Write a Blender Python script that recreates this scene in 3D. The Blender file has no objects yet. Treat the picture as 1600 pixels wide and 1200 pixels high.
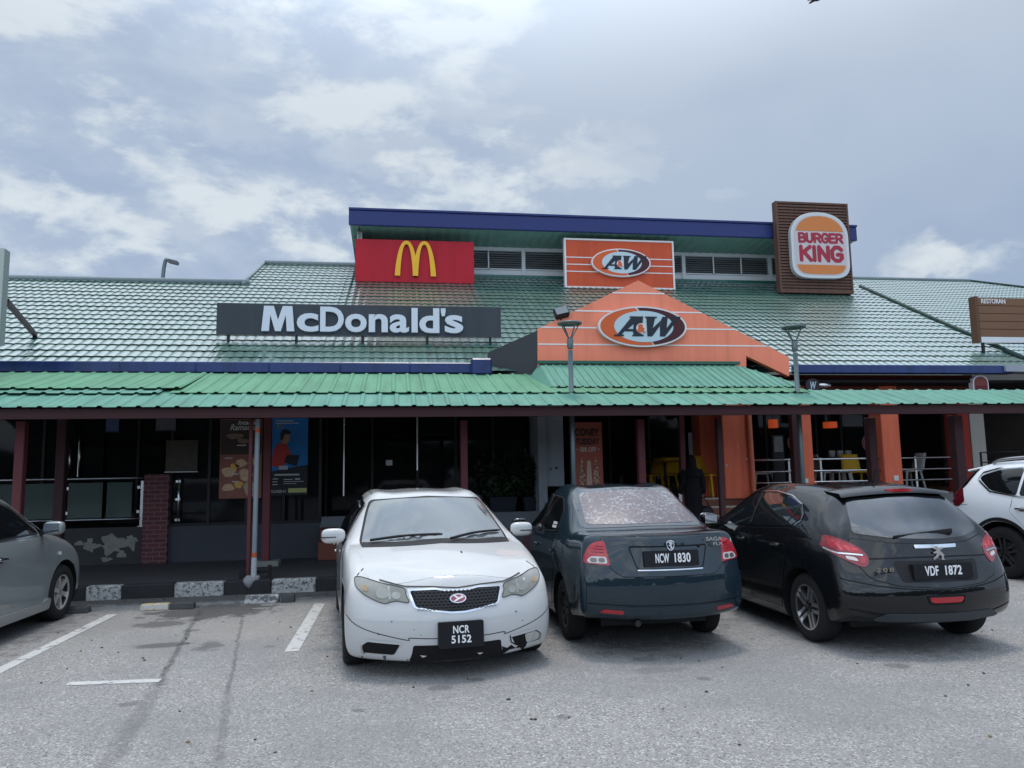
import bpy, bmesh, math, random
from mathutils import Vector, Matrix
from mathutils.bvhtree import BVHTree
from mathutils.geometry import delaunay_2d_cdt
random.seed(7)
SC = bpy.context.scene
COL = SC.collection
R = math.radians

# ------------------------------------------------------------------ camera
FPX, YAW, HOR, ROLL, CAMH = 1180.0, R(8.8), 737.0, R(1.0), 1.63
PITCH = math.atan((HOR - 600.0) / FPX)
FW = Vector((math.sin(YAW)*math.cos(PITCH), math.cos(YAW)*math.cos(PITCH), math.sin(PITCH)))
RT = Vector((math.cos(YAW), -math.sin(YAW), 0)); UP = RT.cross(FW)
RT2 = RT*math.cos(ROLL) - UP*math.sin(ROLL); UP2 = UP*math.cos(ROLL) + RT*math.sin(ROLL)
cd = bpy.data.cameras.new("camera"); cam = bpy.data.objects.new("camera", cd); COL.objects.link(cam)
cd.sensor_width = 36; cd.lens = 36*FPX/1600; cd.clip_start = 0.05; cd.clip_end = 3000
mw = Matrix((RT2, UP2, -FW)).transposed().to_4x4(); mw.translation = (0, 0, CAMH)
cam.matrix_world = mw
SC.camera = cam
EYE = Vector((0, 0, CAMH))

def ray(px, py): return FW + RT2*((px-800)/FPX) - UP2*((py-600)/FPX)
def at(px, py, Y):                       # photo pixel -> point in the vertical plane at distance Y
    d = ray(px, py); return EYE + d*(Y/d.y)
def gp(px, py, z=0.0):                   # photo pixel -> point on the level z
    d = ray(px, py); return EYE + d*((z-CAMH)/d.z)

# ------------------------------------------------------------------ world / sun / exposure
SUN_EL, SUN_AZ = R(79), R(8)             # behind the building, high
W = bpy.data.worlds.new("World"); SC.world = W; W.use_nodes = True
def build_world():
    nt = W.node_tree; N = nt.nodes; L = nt.links
    for n in list(N): N.remove(n)
    out = N.new("ShaderNodeOutputWorld"); bg = N.new("ShaderNodeBackground"); bg.inputs[1].default_value = 0.1
    L.new(bg.outputs[0], out.inputs[0])
    sky = N.new("ShaderNodeTexSky"); sky.sky_type = 'NISHITA'; sky.sun_disc = False
    sky.sun_elevation = SUN_EL; sky.sun_rotation = SUN_AZ; sky.dust_density = 2.0; sky.air_density = 1.0
    tc = N.new("ShaderNodeTexCoord"); sp = N.new("ShaderNodeSeparateXYZ"); L.new(tc.outputs["Generated"], sp.inputs[0])
    def m(op, a, b=None, c=None, clamp=False):
        n = N.new("ShaderNodeMath"); n.operation = op; n.use_clamp = clamp
        for i, v in enumerate((a, b, c)):
            if v is None: continue
            if isinstance(v, (int, float)): n.inputs[i].default_value = v
            else: L.new(v, n.inputs[i])
        return n.outputs[0]
    def sm(v, lo, hi):
        n = N.new("ShaderNodeMapRange"); n.interpolation_type = 'SMOOTHSTEP'
        L.new(v, n.inputs[0]); n.inputs[1].default_value = lo; n.inputs[2].default_value = hi; return n.outputs[0]
    X, Y, Z = sp.outputs
    zz = m('ADD', m('MAXIMUM', Z, 0.0), 0.75)
    cx = m('DIVIDE', X, zz); cy = m('DIVIDE', Y, zz)
    cv = N.new("ShaderNodeCombineXYZ"); L.new(cx, cv.inputs[0]); L.new(cy, cv.inputs[1]); L.new(m('MULTIPLY', Z, 1.4), cv.inputs[2])
    sh = N.new("ShaderNodeVectorMath"); sh.operation = 'MULTIPLY'; L.new(cv.outputs[0], sh.inputs[0]); sh.inputs[1].default_value = (.95, .95, 1.14)   # the same clouds seen a little nearer the sun
    def noise(scale, det, rough, dist, off, shift=False):
        mp = N.new("ShaderNodeMapping"); mp.inputs[1].default_value = off; L.new((sh if shift else cv).outputs[0], mp.inputs[0])
        n = N.new("ShaderNodeTexNoise"); n.inputs["Scale"].default_value = scale; n.inputs["Detail"].default_value = det
        n.inputs["Roughness"].default_value = rough; n.inputs["Distortion"].default_value = dist
        L.new(mp.outputs[0], n.inputs[0]); return n.outputs[0]
    az = m('ARCTAN2', X, Y)              # 0 ahead, + to the right
    left = sm(az, 0.36, -0.02)           # cloudier on the left
    big, bigs = noise(3.3, 9, .56, .25, (3.1, 1.7, .4)), noise(3.3, 9, .56, .25, (3.1, 1.7, .4), True)
    fine, fines = noise(10, 8, .58, .25, (.3, 7.7, 2.2)), noise(10, 8, .58, .25, (.3, 7.7, 2.2), True)
    soft = noise(1.8, 4, .5, .1, (9.3, 2.1, 5.0))
    d = m('ADD', m('MULTIPLY', big, .66), m('MULTIPLY', fine, .34)); ds = m('ADD', m('MULTIPLY', bigs, .66), m('MULTIPLY', fines, .34))
    dl = m('ADD', d, m('MULTIPLY', m('SUBTRACT', left, .80), .20))
    mask = sm(dl, .40, .52)              # where cumulus stands
    lit = sm(m('SUBTRACT', d, ds), -.03, .085)      # flanks turned up to the light
    def mix(f, a, b):
        n = N.new("ShaderNodeMix"); n.data_type = 'RGBA'; 
        if isinstance(f, (int, float)): n.inputs[0].default_value = f
        else: L.new(f, n.inputs[0])
        for i, v in ((6, a), (7, b)):
            if isinstance(v, tuple): n.inputs[i].default_value = (*v, 1)
            else: L.new(v, n.inputs[i])
        return n.outputs[2]
    veil = mix(sm(soft, .35, .65), (3.5, 4.45, 6.0), (4.5, 5.4, 6.7))
    base = mix(.86, sky.outputs[0], veil)
    greyc = mix(sm(fine, .35, .68), (3.65, 4.6, 6.25), (4.7, 5.6, 6.9))
    cc = mix(m('MULTIPLY', lit, m('ADD', .55, m('MULTIPLY', sm(big, .40, .55), .45))), greyc, (7.0, 7.7, 8.2))
    c = mix(m('MULTIPLY', mask, .92), base, cc)
    # high thin brightness overhead and to the upper right
    top = m('MULTIPLY', sm(Z, .30, .62), m('ADD', .4, m('MULTIPLY', sm(az, -.2, .5), .5)))
    c = mix(m('MULTIPLY', top, sm(soft, .30, .62)), c, (6.0, 6.8, 7.8))
    # one small cumulus low on the right, sharp and white at its top
    def puff(px, py, rx, ry):
        dv = ray(px, py).normalized(); e = math.asin(dv.z); a = math.atan2(dv.x, dv.y)
        el = m('ARCSINE', Z)
        u = m('DIVIDE', m('SUBTRACT', az, a), rx); v = m('DIVIDE', m('SUBTRACT', el, e), ry)
        r = m('SQRT', m('ADD', m('MULTIPLY', u, u), m('MULTIPLY', v, v)))
        return sm(m('ADD', r, m('MULTIPLY', m('SUBTRACT', fine2, .5), 2.6)), 1.05, .45)
    fine2 = noise(16, 8, .6, .3, (5.5, 1.2, 3.3))
    for (px, py, rx, ry, k) in ((1440, 408, .055, .028, .75), (1450, 388, .03, .026, .8), (1455, 365, .012, .014, .5), (1130, 303, .03, .010, .35),
                                (290, 352, .085, .030, .55), (600, 232, .10, .035, .6), (360, 200, .09, .03, .5), (940, 250, .10, .045, .55), (740, 150, .09, .05, .55)):
        c = mix(m('MULTIPLY', puff(px, py, rx, ry), m('ADD', k*.45, m('MULTIPLY', lit, k*.6))), c, (6.8, 7.45, 7.95))
    # clouds facing the sun (behind the camera) are brighter, and so is the veil round the sun
    sv = N.new("ShaderNodeVectorMath"); sv.operation = 'DOT_PRODUCT'; L.new(tc.outputs["Generated"], sv.inputs[0])
    sv.inputs[1].default_value = (math.sin(SUN_AZ)*math.cos(SUN_EL), math.cos(SUN_AZ)*math.cos(SUN_EL), math.sin(SUN_EL))
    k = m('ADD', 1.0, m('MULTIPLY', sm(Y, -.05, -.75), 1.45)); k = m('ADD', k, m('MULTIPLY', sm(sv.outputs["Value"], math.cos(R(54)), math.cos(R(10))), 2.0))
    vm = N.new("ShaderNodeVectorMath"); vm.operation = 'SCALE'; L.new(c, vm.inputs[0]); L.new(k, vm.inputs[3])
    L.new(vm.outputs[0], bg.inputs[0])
build_world()
sd = bpy.data.lights.new("sun", 'SUN'); sd.energy = 1.7; sd.angle = R(12); sd.color = (1, .92, .83)
sun = bpy.data.objects.new("sun", sd); COL.objects.link(sun)
sdir = Vector((math.sin(SUN_AZ)*math.cos(SUN_EL), math.cos(SUN_AZ)*math.cos(SUN_EL), math.sin(SUN_EL)))
sun.rotation_euler = sdir.to_track_quat('Z', 'Y').to_euler(); sun.location = (0, 0, 30)
SC.view_settings.view_transform = 'Standard'; SC.view_settings.look = 'None'
SC.view_settings.exposure = 0.03; SC.view_settings.gamma = 1.0; SC.view_settings.use_curve_mapping = False
SC.cycles.max_bounces = 8; SC.cycles.transparent_max_bounces = 12

# ------------------------------------------------------------------ materials
MATS = {}
def mat(name, col, rough=.6, metal=0.0, spec=.22, coat=0.0, coat_rough=.03, var=.12, vscale=3.0, bump=0.0, bscale=40.0, ior=None, emit=None, estr=0, dirt=0.0, dirtcol=(.12, .10, .08), coat_ior=None, streak=None):
    if name in MATS: return MATS[name]
    m = bpy.data.materials.new(name); m.use_nodes = True; nt = m.node_tree; N = nt.nodes; L = nt.links
    b = N["Principled BSDF"]; b.inputs["Roughness"].default_value = rough; b.inputs["Metallic"].default_value = metal
    b.inputs["Specular IOR Level"].default_value = spec; b.inputs["Coat Weight"].default_value = coat; b.inputs["Coat Roughness"].default_value = coat_rough
    if coat_ior: b.inputs["Coat IOR"].default_value = coat_ior
    if ior: b.inputs["IOR"].default_value = ior
    tc = N.new("ShaderNodeTexCoord")
    n = N.new("ShaderNodeTexNoise"); n.inputs["Scale"].default_value = vscale; n.inputs["Detail"].default_value = 6; n.inputs["Roughness"].default_value = .65
    L.new(tc.outputs["Object"], n.inputs[0])
    mx = N.new("ShaderNodeMix"); mx.data_type = 'RGBA'
    mx.inputs[6].default_value = (*[max(0, c*(1-var)) for c in col], 1); mx.inputs[7].default_value = (*[min(1, c*(1+var)) for c in col], 1)
    L.new(n.outputs[0], mx.inputs[0]); last = mx.outputs[2]
    if dirt:
        n3 = N.new("ShaderNodeTexNoise"); n3.inputs["Scale"].default_value = vscale*2.7; n3.inputs["Detail"].default_value = 9; n3.inputs["Roughness"].default_value = .7
        L.new(tc.outputs["Object"], n3.inputs[0])
        r3 = N.new("ShaderNodeMapRange"); r3.inputs[1].default_value = .52; r3.inputs[2].default_value = .72; r3.inputs[4].default_value = dirt; L.new(n3.outputs[0], r3.inputs[0])
        m3 = N.new("ShaderNodeMix"); m3.data_type = 'RGBA'; m3.inputs[7].default_value = (*dirtcol, 1); L.new(r3.outputs[0], m3.inputs[0]); L.new(last, m3.inputs[6]); last = m3.outputs[2]
    if streak:                           # (scale x, y, z, strength): weather streaks that run down the surface
        mp = N.new("ShaderNodeMapping"); mp.inputs[3].default_value = streak[:3]; L.new(tc.outputs["Object"], mp.inputs[0])
        n4 = N.new("ShaderNodeTexNoise"); n4.inputs["Scale"].default_value = 1; n4.inputs["Detail"].default_value = 7; n4.inputs["Roughness"].default_value = .62; L.new(mp.outputs[0], n4.inputs[0])
        r4 = N.new("ShaderNodeMapRange"); r4.inputs[1].default_value = .45; r4.inputs[2].default_value = .70; r4.inputs[3].default_value = 1; r4.inputs[4].default_value = 1-streak[3]; L.new(n4.outputs[0], r4.inputs[0])
        m4 = N.new("ShaderNodeMix"); m4.data_type = 'RGBA'; m4.blend_type = 'MULTIPLY'; m4.inputs[0].default_value = 1; L.new(last, m4.inputs[6]); L.new(r4.outputs[0], m4.inputs[7]); last = m4.outputs[2]
    L.new(last, b.inputs["Base Color"])
    r = N.new("ShaderNodeMapRange"); r.inputs[3].default_value = max(0.0, rough*.8); r.inputs[4].default_value = min(1, rough*1.25); L.new(n.outputs[0], r.inputs[0]); L.new(r.outputs[0], b.inputs["Roughness"])
    if bump:
        n2 = N.new("ShaderNodeTexNoise"); n2.inputs["Scale"].default_value = bscale; n2.inputs["Detail"].default_value = 5; L.new(tc.outputs["Object"], n2.inputs[0])
        bp = N.new("ShaderNodeBump"); bp.inputs["Strength"].default_value = bump; bp.inputs["Distance"].default_value = .01; L.new(n2.outputs[0], bp.inputs["Height"]); L.new(bp.outputs[0], b.inputs["Normal"])
    if emit: b.inputs["Emission Color"].default_value = (*emit, 1); b.inputs["Emission Strength"].default_value = estr
    MATS[name] = m; return m

# ------------------------------------------------------------------ mesh helpers
class MB:
    def __init__(s): s.v = []; s.f = []; s.mi = []
    def add(s, vs, fs, mi=0):
        o = len(s.v); s.v += [tuple(v) for v in vs]; s.f += [tuple(o+i for i in f) for f in fs]; s.mi += [mi]*len(fs); return s
    def box(s, a, b, mi=0):
        x0, y0, z0 = (min(a[i], b[i]) for i in range(3)); x1, y1, z1 = (max(a[i], b[i]) for i in range(3))
        return s.add([(x0,y0,z0),(x1,y0,z0),(x1,y1,z0),(x0,y1,z0),(x0,y0,z1),(x1,y0,z1),(x1,y1,z1),(x0,y1,z1)],
                     [(0,3,2,1),(4,5,6,7),(0,1,5,4),(1,2,6,5),(2,3,7,6),(3,0,4,7)], mi)
    def hexa(s, p, mi=0):                # 8 corners: bottom ring, top ring
        return s.add(p, [(0,3,2,1),(4,5,6,7),(0,1,5,4),(1,2,6,5),(2,3,7,6),(3,0,4,7)], mi)
    def tube(s, pts, r, n=10, mi=0, caps=True, r2=None):
        pts = [Vector(p) for p in pts]; k = len(pts); rr = r if isinstance(r, (list, tuple)) else [r]*k
        up = Vector((0, 0, 1)); vs = []
        d0 = (pts[1]-pts[0]).normalized()
        a = d0.cross(up if abs(d0.z) < .9 else Vector((1, 0, 0))).normalized()
        for i, p in enumerate(pts):
            t = (pts[min(i+1, k-1)]-pts[max(i-1, 0)]).normalized(); a = (a - t*a.dot(t)).normalized(); b = t.cross(a)
            for j in range(n):
                an = 2*math.pi*j/n; vs.append(p + (a*math.cos(an)+b*math.sin(an))*rr[i])
        fs = [(i*n+j, i*n+(j+1) % n, (i+1)*n+(j+1) % n, (i+1)*n+j) for i in range(k-1) for j in range(n)]
        if caps: fs += [tuple(range(n-1, -1, -1)), tuple((k-1)*n+j for j in range(n))]
        return s.add(vs, fs, mi)
    def bar(s, a, b, w, h, mi=0, up=(0, 0, 1)):   # rectangular bar between two points
        a, b = Vector(a), Vector(b); t = (b-a).normalized(); u = Vector(up)
        if abs(t.dot(u)) > .95: u = Vector((0, 1, 0))
        sd_ = t.cross(u).normalized()*(w/2); u2 = sd_.normalized().cross(t).normalized()*(h/2)
        return s.hexa([a-sd_-u2, a+sd_-u2, a+sd_+u2, a-sd_+u2, b-sd_-u2, b+sd_-u2, b+sd_+u2, b-sd_+u2], mi)
    def lathe(s, prof, n=32, mi=0, axis='z', c=(0, 0, 0)):   # prof: (radius, along)
        vs = []
        for r_, z in prof:
            for j in range(n):
                an = 2*math.pi*j/n; x, y = r_*math.cos(an), r_*math.sin(an)
                vs.append(Vector((x, y, z) if axis == 'z' else (z, x, y) if axis == 'x' else (x, z, y)) + Vector(c))
        k = len(prof)
        return s.add(vs, [(i*n+j, i*n+(j+1) % n, (i+1)*n+(j+1) % n, (i+1)*n+j) for i in range(k-1) for j in range(n)], mi)
    def ell(s, c, r, e=1.0, nu=24, nv=14, mi=0, M=None):   # superellipsoid
        vs = []; pw = lambda q: math.copysign(abs(q)**e, q)
        for i in range(nv+1):
            th = -math.pi/2+math.pi*i/nv
            for j in range(nu):
                ph = 2*math.pi*j/nu
                p = Vector((r[0]*pw(math.cos(th))*pw(math.cos(ph)), r[1]*pw(math.cos(th))*pw(math.sin(ph)), r[2]*pw(math.sin(th))))
                if M: p = M @ p
                vs.append(p+Vector(c))
        return s.add(vs, [(i*nu+j, i*nu+(j+1) % nu, (i+1)*nu+(j+1) % nu, (i+1)*nu+j) for i in range(nv) for j in range(nu)], mi)
    def prism(s, poly, M, d0, d1, mi=0):   # 2D polygon extruded along frame's w from d0 to d1
        tri = delaunay_2d_cdt([Vector(p) for p in poly], [(i, (i+1) % len(poly)) for i in range(len(poly))], [], 1, 1e-6)
        vv, ff = tri[0], tri[2]; n = len(vv)
        vs = [M @ Vector((p[0], p[1], d0)) for p in vv] + [M @ Vector((p[0], p[1], d1)) for p in vv]
        fs = [tuple(reversed(f)) for f in ff] + [tuple(i+n for i in f) for f in ff]
        m = len(poly); o = len(vs)
        vs += [M @ Vector((p[0], p[1], d0)) for p in poly] + [M @ Vector((p[0], p[1], d1)) for p in poly]
        ar = sum(poly[i][0]*poly[(i+1) % m][1]-poly[(i+1) % m][0]*poly[i][1] for i in range(m))
        for i in range(m):
            q = (o+i, o+(i+1) % m, o+m+(i+1) % m, o+m+i); fs.append(q if ar > 0 else q[::-1])
        return s.add(vs, fs, mi)
    def build(s, name, mats, parent=None, smooth=False, inv=True, fix=True):
        me = bpy.data.meshes.new(name); me.from_pydata([tuple(v) for v in s.v], [], s.f)
        for m_ in (mats if isinstance(mats, (list, tuple)) else [mats]): me.materials.append(m_)
        me.polygons.foreach_set("material_index", s.mi); 
        if smooth: me.polygons.foreach_set("use_smooth", [True]*len(s.f))
        if fix:
            bm = bmesh.new(); bm.from_mesh(me); bmesh.ops.remove_doubles(bm, verts=bm.verts, dist=1e-5); bmesh.ops.recalc_face_normals(bm, faces=bm.faces); bm.to_mesh(me); bm.free()
        me.update(); return link(name, me, parent, inv)
def link(name, me, parent=None, inv=True):
    o = bpy.data.objects.new(name, me); COL.objects.link(o)
    if parent:
        o.parent = parent
        if inv: o.matrix_parent_inverse = ORG.get(parent.name, Matrix()).copy()
    return o
ORG = {}
def tag(o, label=None, cat=None, group=None, kind=None):
    if label: o["label"] = label
    if cat: o["category"] = cat
    if group: o["group"] = group
    if kind: o["kind"] = kind
    return o
def thing(name, label, cat, loc=(0, 0, 0), group=None, rz=0.0):   # Empty at the base; world-space parts when rz == 0
    o = bpy.data.objects.new(name, None); COL.objects.link(o); o.empty_display_size = .2
    o.location = loc; o.rotation_euler = (0, 0, rz); tag(o, label, cat, group)
    ORG[o.name] = Matrix.Translation(-Vector(loc)); return o
def copy_tree(o, parent=None):
    c = o.copy(); COL.objects.link(c)
    if parent: c.parent = parent
    for ch in list(o.children): copy_tree(ch, c)
    return c
def struct(o, label=None): o["kind"] = "structure"; return o
def frame(o, sx=1.0, sz=1.0):            # (u, v, w) -> +X, +Z, towards the camera side (-Y)
    return Matrix(((sx, 0, 0, o[0]), (0, 0, -1, o[1]), (0, sz, 0, o[2]), (0, 0, 0, 1)))
def text_verts(txt, bold=0.0, shear=0.0, res=4, spacing=1.0):
    cu = bpy.data.curves.new("t", 'FONT'); cu.body = txt; cu.size = 1; cu.offset = bold; cu.shear = shear; cu.resolution_u = res; cu.align_x = 'LEFT'; cu.space_character = spacing
    ob = bpy.data.objects.new("t", cu); COL.objects.link(ob)
    dg = bpy.context.evaluated_depsgraph_get(); me = bpy.data.meshes.new_from_object(ob.evaluated_get(dg))
    vs = [(v.co.x, v.co.y) for v in me.vertices]; fs = [tuple(p.vertices) for p in me.polygons]
    ed = {}
    for f in fs:
        for i in range(len(f)):
            k = (f[i], f[(i+1) % len(f)]); kk = tuple(sorted(k)); ed[kk] = ed.get(kk, []) + [k]
    rim = [v[0] for v in ed.values() if len(v) == 1]
    bpy.data.objects.remove(ob); bpy.data.curves.remove(cu); bpy.data.meshes.remove(me)
    return vs, fs, rim
def add_text(mb, txt, M, w, h, d0, d1, bold=0.0, shear=0.0, mi=0, cx=0, cy=0, spacing=1.0):   # text fitted into a w x h box centred at (cx, cy)
    vs, fs, rim = text_verts(txt, bold, shear, spacing=spacing)
    x0, x1 = min(v[0] for v in vs), max(v[0] for v in vs); y0, y1 = min(v[1] for v in vs), max(v[1] for v in vs)
    q = [(cx+((v[0]-x0)/(x1-x0)-.5)*w, cy+((v[1]-y0)/(y1-y0)-.5)*h) for v in vs]; n = len(q)
    V = [M @ Vector((p[0], p[1], d1)) for p in q] + [M @ Vector((p[0], p[1], d0)) for p in q]
    mb.add(V, list(fs) + [(b, a, a+n, b+n) for a, b in rim], mi); return mb
def spline(pts, n=6, closed=False):
    out = []; k = len(pts); P_ = [Vector(p) for p in pts]
    rng = range(k) if closed else range(k-1)
    for i in rng:
        p0 = P_[(i-1) % k] if closed or i > 0 else P_[0]; p1 = P_[i]; p2 = P_[(i+1) % k]; p3 = P_[(i+2) % k] if closed or i+2 < k else P_[-1]
        for j in range(n):
            t = j/n; out.append(.5*((2*p1)+(p2-p0)*t+(2*p0-5*p1+4*p2-p3)*t*t+(3*p1-p0-3*p2+p3)*t**3))
    if not closed: out.append(P_[-1])
    return out
def rnd(poly, r, n=4):                   # rounded corners
    out = []; k = len(poly)
    for i in range(k):
        p = Vector(poly[i]); a = Vector(poly[i-1]); b = Vector(poly[(i+1) % k])
        ra = min(r, (a-p).length*.45); rb = min(r, (b-p).length*.45); A = p+(a-p).normalized()*ra; B = p+(b-p).normalized()*rb
        for j in range(n+1):
            t = j/n; out.append(A*(1-t)**2+p*2*t*(1-t)+B*t*t)
    return out
# ------------------------------------------------------------------ ground
YK, YE, YF, YR, ZT = 11.2, 10.75, 14.0, 13.3, 1.06   # kerb face, canopy eave, shop front, roof edge, terrace level
def ground_mat():
    m = bpy.data.materials.new("asphalt"); m.use_nodes = True; nt = m.node_tree; N = nt.nodes; L = nt.links
    b = N["Principled BSDF"]; tc = N.new("ShaderNodeTexCoord")
    def noise(s, d=4, r=.6, off=0):
        mp = N.new("ShaderNodeMapping"); mp.inputs[1].default_value = (off, off*.7, 0); L.new(tc.outputs["Object"], mp.inputs[0])
        n = N.new("ShaderNodeTexNoise"); n.inputs["Scale"].default_value = s; n.inputs["Detail"].default_value = d; n.inputs["Roughness"].default_value = r; L.new(mp.outputs[0], n.inputs[0]); return n.outputs[0]
    def mr(v, a, b_, c=0, d=1, s='SMOOTHSTEP'):
        n = N.new("ShaderNodeMapRange"); n.interpolation_type = s; L.new(v, n.inputs[0])
        for i, q in enumerate((a, b_, c, d)): n.inputs[1+i].default_value = q
        return n.outputs[0]
    def mix(f, a, b_, bt='MIX'):
        n = N.new("ShaderNodeMix"); n.data_type = 'RGBA'; n.blend_type = bt
        if isinstance(f, float): n.inputs[0].default_value = f
        else: L.new(f, n.inputs[0])
        for i, v in ((6, a), (7, b_)):
            if isinstance(v, tuple): n.inputs[i].default_value = (*v, 1)
            else: L.new(v, n.inputs[i])
        return n.outputs[2]
    def mth(op, a, b_=None):
        n = N.new("ShaderNodeMath"); n.operation = op
        for i, v in enumerate((a, b_)):
            if v is None: continue
            if isinstance(v, (int, float)): n.inputs[i].default_value = v
            else: L.new(v, n.inputs[i])
        return n.outputs[0]
    vo = N.new("ShaderNodeTexVoronoi"); vo.inputs["Scale"].default_value = 190; L.new(tc.outputs["Object"], vo.inputs[0])
    vr = N.new("ShaderNodeSeparateColor"); L.new(vo.outputs["Color"], vr.inputs[0])
    vo2 = N.new("ShaderNodeTexVoronoi"); vo2.inputs["Scale"].default_value = 85; L.new(tc.outputs["Object"], vo2.inputs[0])
    vr2 = N.new("ShaderNodeSeparateColor"); L.new(vo2.outputs["Color"], vr2.inputs[0])
    g1, g2, g3 = noise(9, 8, .7), noise(.55, 6, .6, 3.3), noise(2.2, 7, .65, 7.1)
    c = mix(mr(vr.outputs[0], 0, 1, 0, 1, 'LINEAR'), (.200, .193, .183), (.325, .315, .299))
    c = mix(mr(vr2.outputs[1], .80, .92), c, (.43, .427, .42))
    c = mix(mr(vr2.outputs[2], .84, .95), c, (.135, .135, .138))
    c = mix(mth('MULTIPLY', mr(g1, .5, .75), .45), c, (.17, .169, .17))
    c = mix(mth('MULTIPLY', mr(g2, .42, .64), .55), c, (.185, .184, .184))
    c = mix(mth('MULTIPLY', mr(g3, .56, .75), .35), c, (.33, .326, .318))
    sp = N.new("ShaderNodeSeparateXYZ"); L.new(tc.outputs["Object"], sp.inputs[0])
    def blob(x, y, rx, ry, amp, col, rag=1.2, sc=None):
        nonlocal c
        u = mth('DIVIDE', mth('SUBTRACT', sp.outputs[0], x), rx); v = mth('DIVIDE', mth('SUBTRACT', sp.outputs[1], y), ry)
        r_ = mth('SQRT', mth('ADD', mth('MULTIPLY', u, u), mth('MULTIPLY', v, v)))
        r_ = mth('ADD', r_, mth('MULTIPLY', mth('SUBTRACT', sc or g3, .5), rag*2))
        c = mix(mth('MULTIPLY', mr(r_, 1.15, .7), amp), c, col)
    n5 = noise(5, 8, .7, 1.9)
    blob(-2.2, 9.4, 1.6, 1.9, .30, (.25, .237, .215))                       # the older, browner patch of the empty bay
    p = gp(330, 955); blob(p.x, p.y, .75, .55, .75, (.035, .035, .037), 1.4, n5)     # oil by the wheel stops
    p = gp(250, 975); blob(p.x, p.y, .3, .22, .7, (.075, .07, .068), 1.2, n5)
    p = gp(255, 1008); blob(p.x, p.y, .28, .13, .85, (.095, .092, .09), .7, n5)
    p = gp(325, 1010); blob(p.x, p.y, .12, .22, .6, (.07, .068, .066), 1.8, n5)
    p = gp(400, 985); blob(p.x, p.y, .8, .5, .3, (.30, .275, .24), 1.5, n5)
    blob(-4.6, 9.0, 1.0, 2.2, .5, (.06, .06, .06), 1.3, n5)
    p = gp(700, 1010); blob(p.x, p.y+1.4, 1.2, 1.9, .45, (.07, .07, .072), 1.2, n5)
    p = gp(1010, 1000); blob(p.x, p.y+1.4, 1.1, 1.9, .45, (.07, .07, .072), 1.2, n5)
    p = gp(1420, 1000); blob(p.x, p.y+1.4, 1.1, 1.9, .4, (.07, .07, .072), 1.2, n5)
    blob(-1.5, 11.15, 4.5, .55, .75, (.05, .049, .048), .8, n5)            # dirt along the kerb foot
    for (qx, qy, rr) in ((690, 1075, .10), (745, 1062, .07), (1010, 1030, .12), (1100, 1060, .06), (1400, 1040, .11), (300, 985, .09), (420, 1010, .06), (200, 1100, .08), (880, 1120, .07), (560, 1110, .05)):
        p = gp(qx, qy); blob(p.x, p.y, rr, rr*.8, .55, (.085, .083, .08), .9, n5)
    p = gp(1030, 1047); blob(p.x, p.y, .25, .10, .45, (.12, .12, .12), 1.2, n5)
    def seam(p, q, w, amp, col):                                            # a ragged dark joint between two points
        nonlocal c
        d = Vector((q[0]-p[0], q[1]-p[1])); n = Vector((-d.y, d.x)).normalized(); k = n.dot(Vector(p[:2])); t = d.normalized()
        a = mth('ADD', mth('MULTIPLY', sp.outputs[0], n.x), mth('MULTIPLY', sp.outputs[1], n.y)); a = mth('SUBTRACT', a, k)
        a = mth('ADD', a, mth('MULTIPLY', mth('SUBTRACT', g3, .5), .09)); a = mth('ADD', a, mth('MULTIPLY', mth('SUBTRACT', n5, .5), .07))
        a = mth('ABSOLUTE', a)
        s = mth('SUBTRACT', mth('ADD', mth('MULTIPLY', sp.outputs[0], t.x), mth('MULTIPLY', sp.outputs[1], t.y)), t.dot(Vector(p[:2])))
        inside = mth('MULTIPLY', mr(s, -.2, .1), mr(s, d.length+.3, d.length-.1))
        f = mth('MULTIPLY', mth('MULTIPLY', mr(a, w, w*.25), inside), mth('MULTIPLY', mr(g1, .33, .55, .35, 1), amp))
        c = mix(f, c, col)
    A = [gp(*q) for q in ((312, 955), (283, 1010), (250, 1066))]; B = [gp(*q) for q in ((250, 1066), (222, 1115), (176, 1200), (110, 1290))]
    seam(A[0], A[2], .04, .6, (.035, .035, .036)); seam(B[0], B[3], .09, .34, (.06, .06, .062))
    D = [gp(*q) for q in ((379, 965), (372, 1010), (358, 1075), (340, 1200))]
    seam(D[0], D[2], .025, .5, (.045, .045, .046)); seam(D[2], D[3], .045, .36, (.06, .06, .062))
    L.new(c, b.inputs["Base Color"]); b.inputs["Roughness"].default_value = .88; b.inputs["Specular IOR Level"].default_value = .3
    bp = N.new("ShaderNodeBump"); bp.inputs["Strength"].default_value = .55; bp.inputs["Distance"].default_value = .012
    h = mth('ADD', mth('MULTIPLY', vo.outputs["Distance"], .5), vr2.outputs[0]); L.new(h, bp.inputs["Height"]); L.new(bp.outputs[0], b.inputs["Normal"])
    return m
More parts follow.
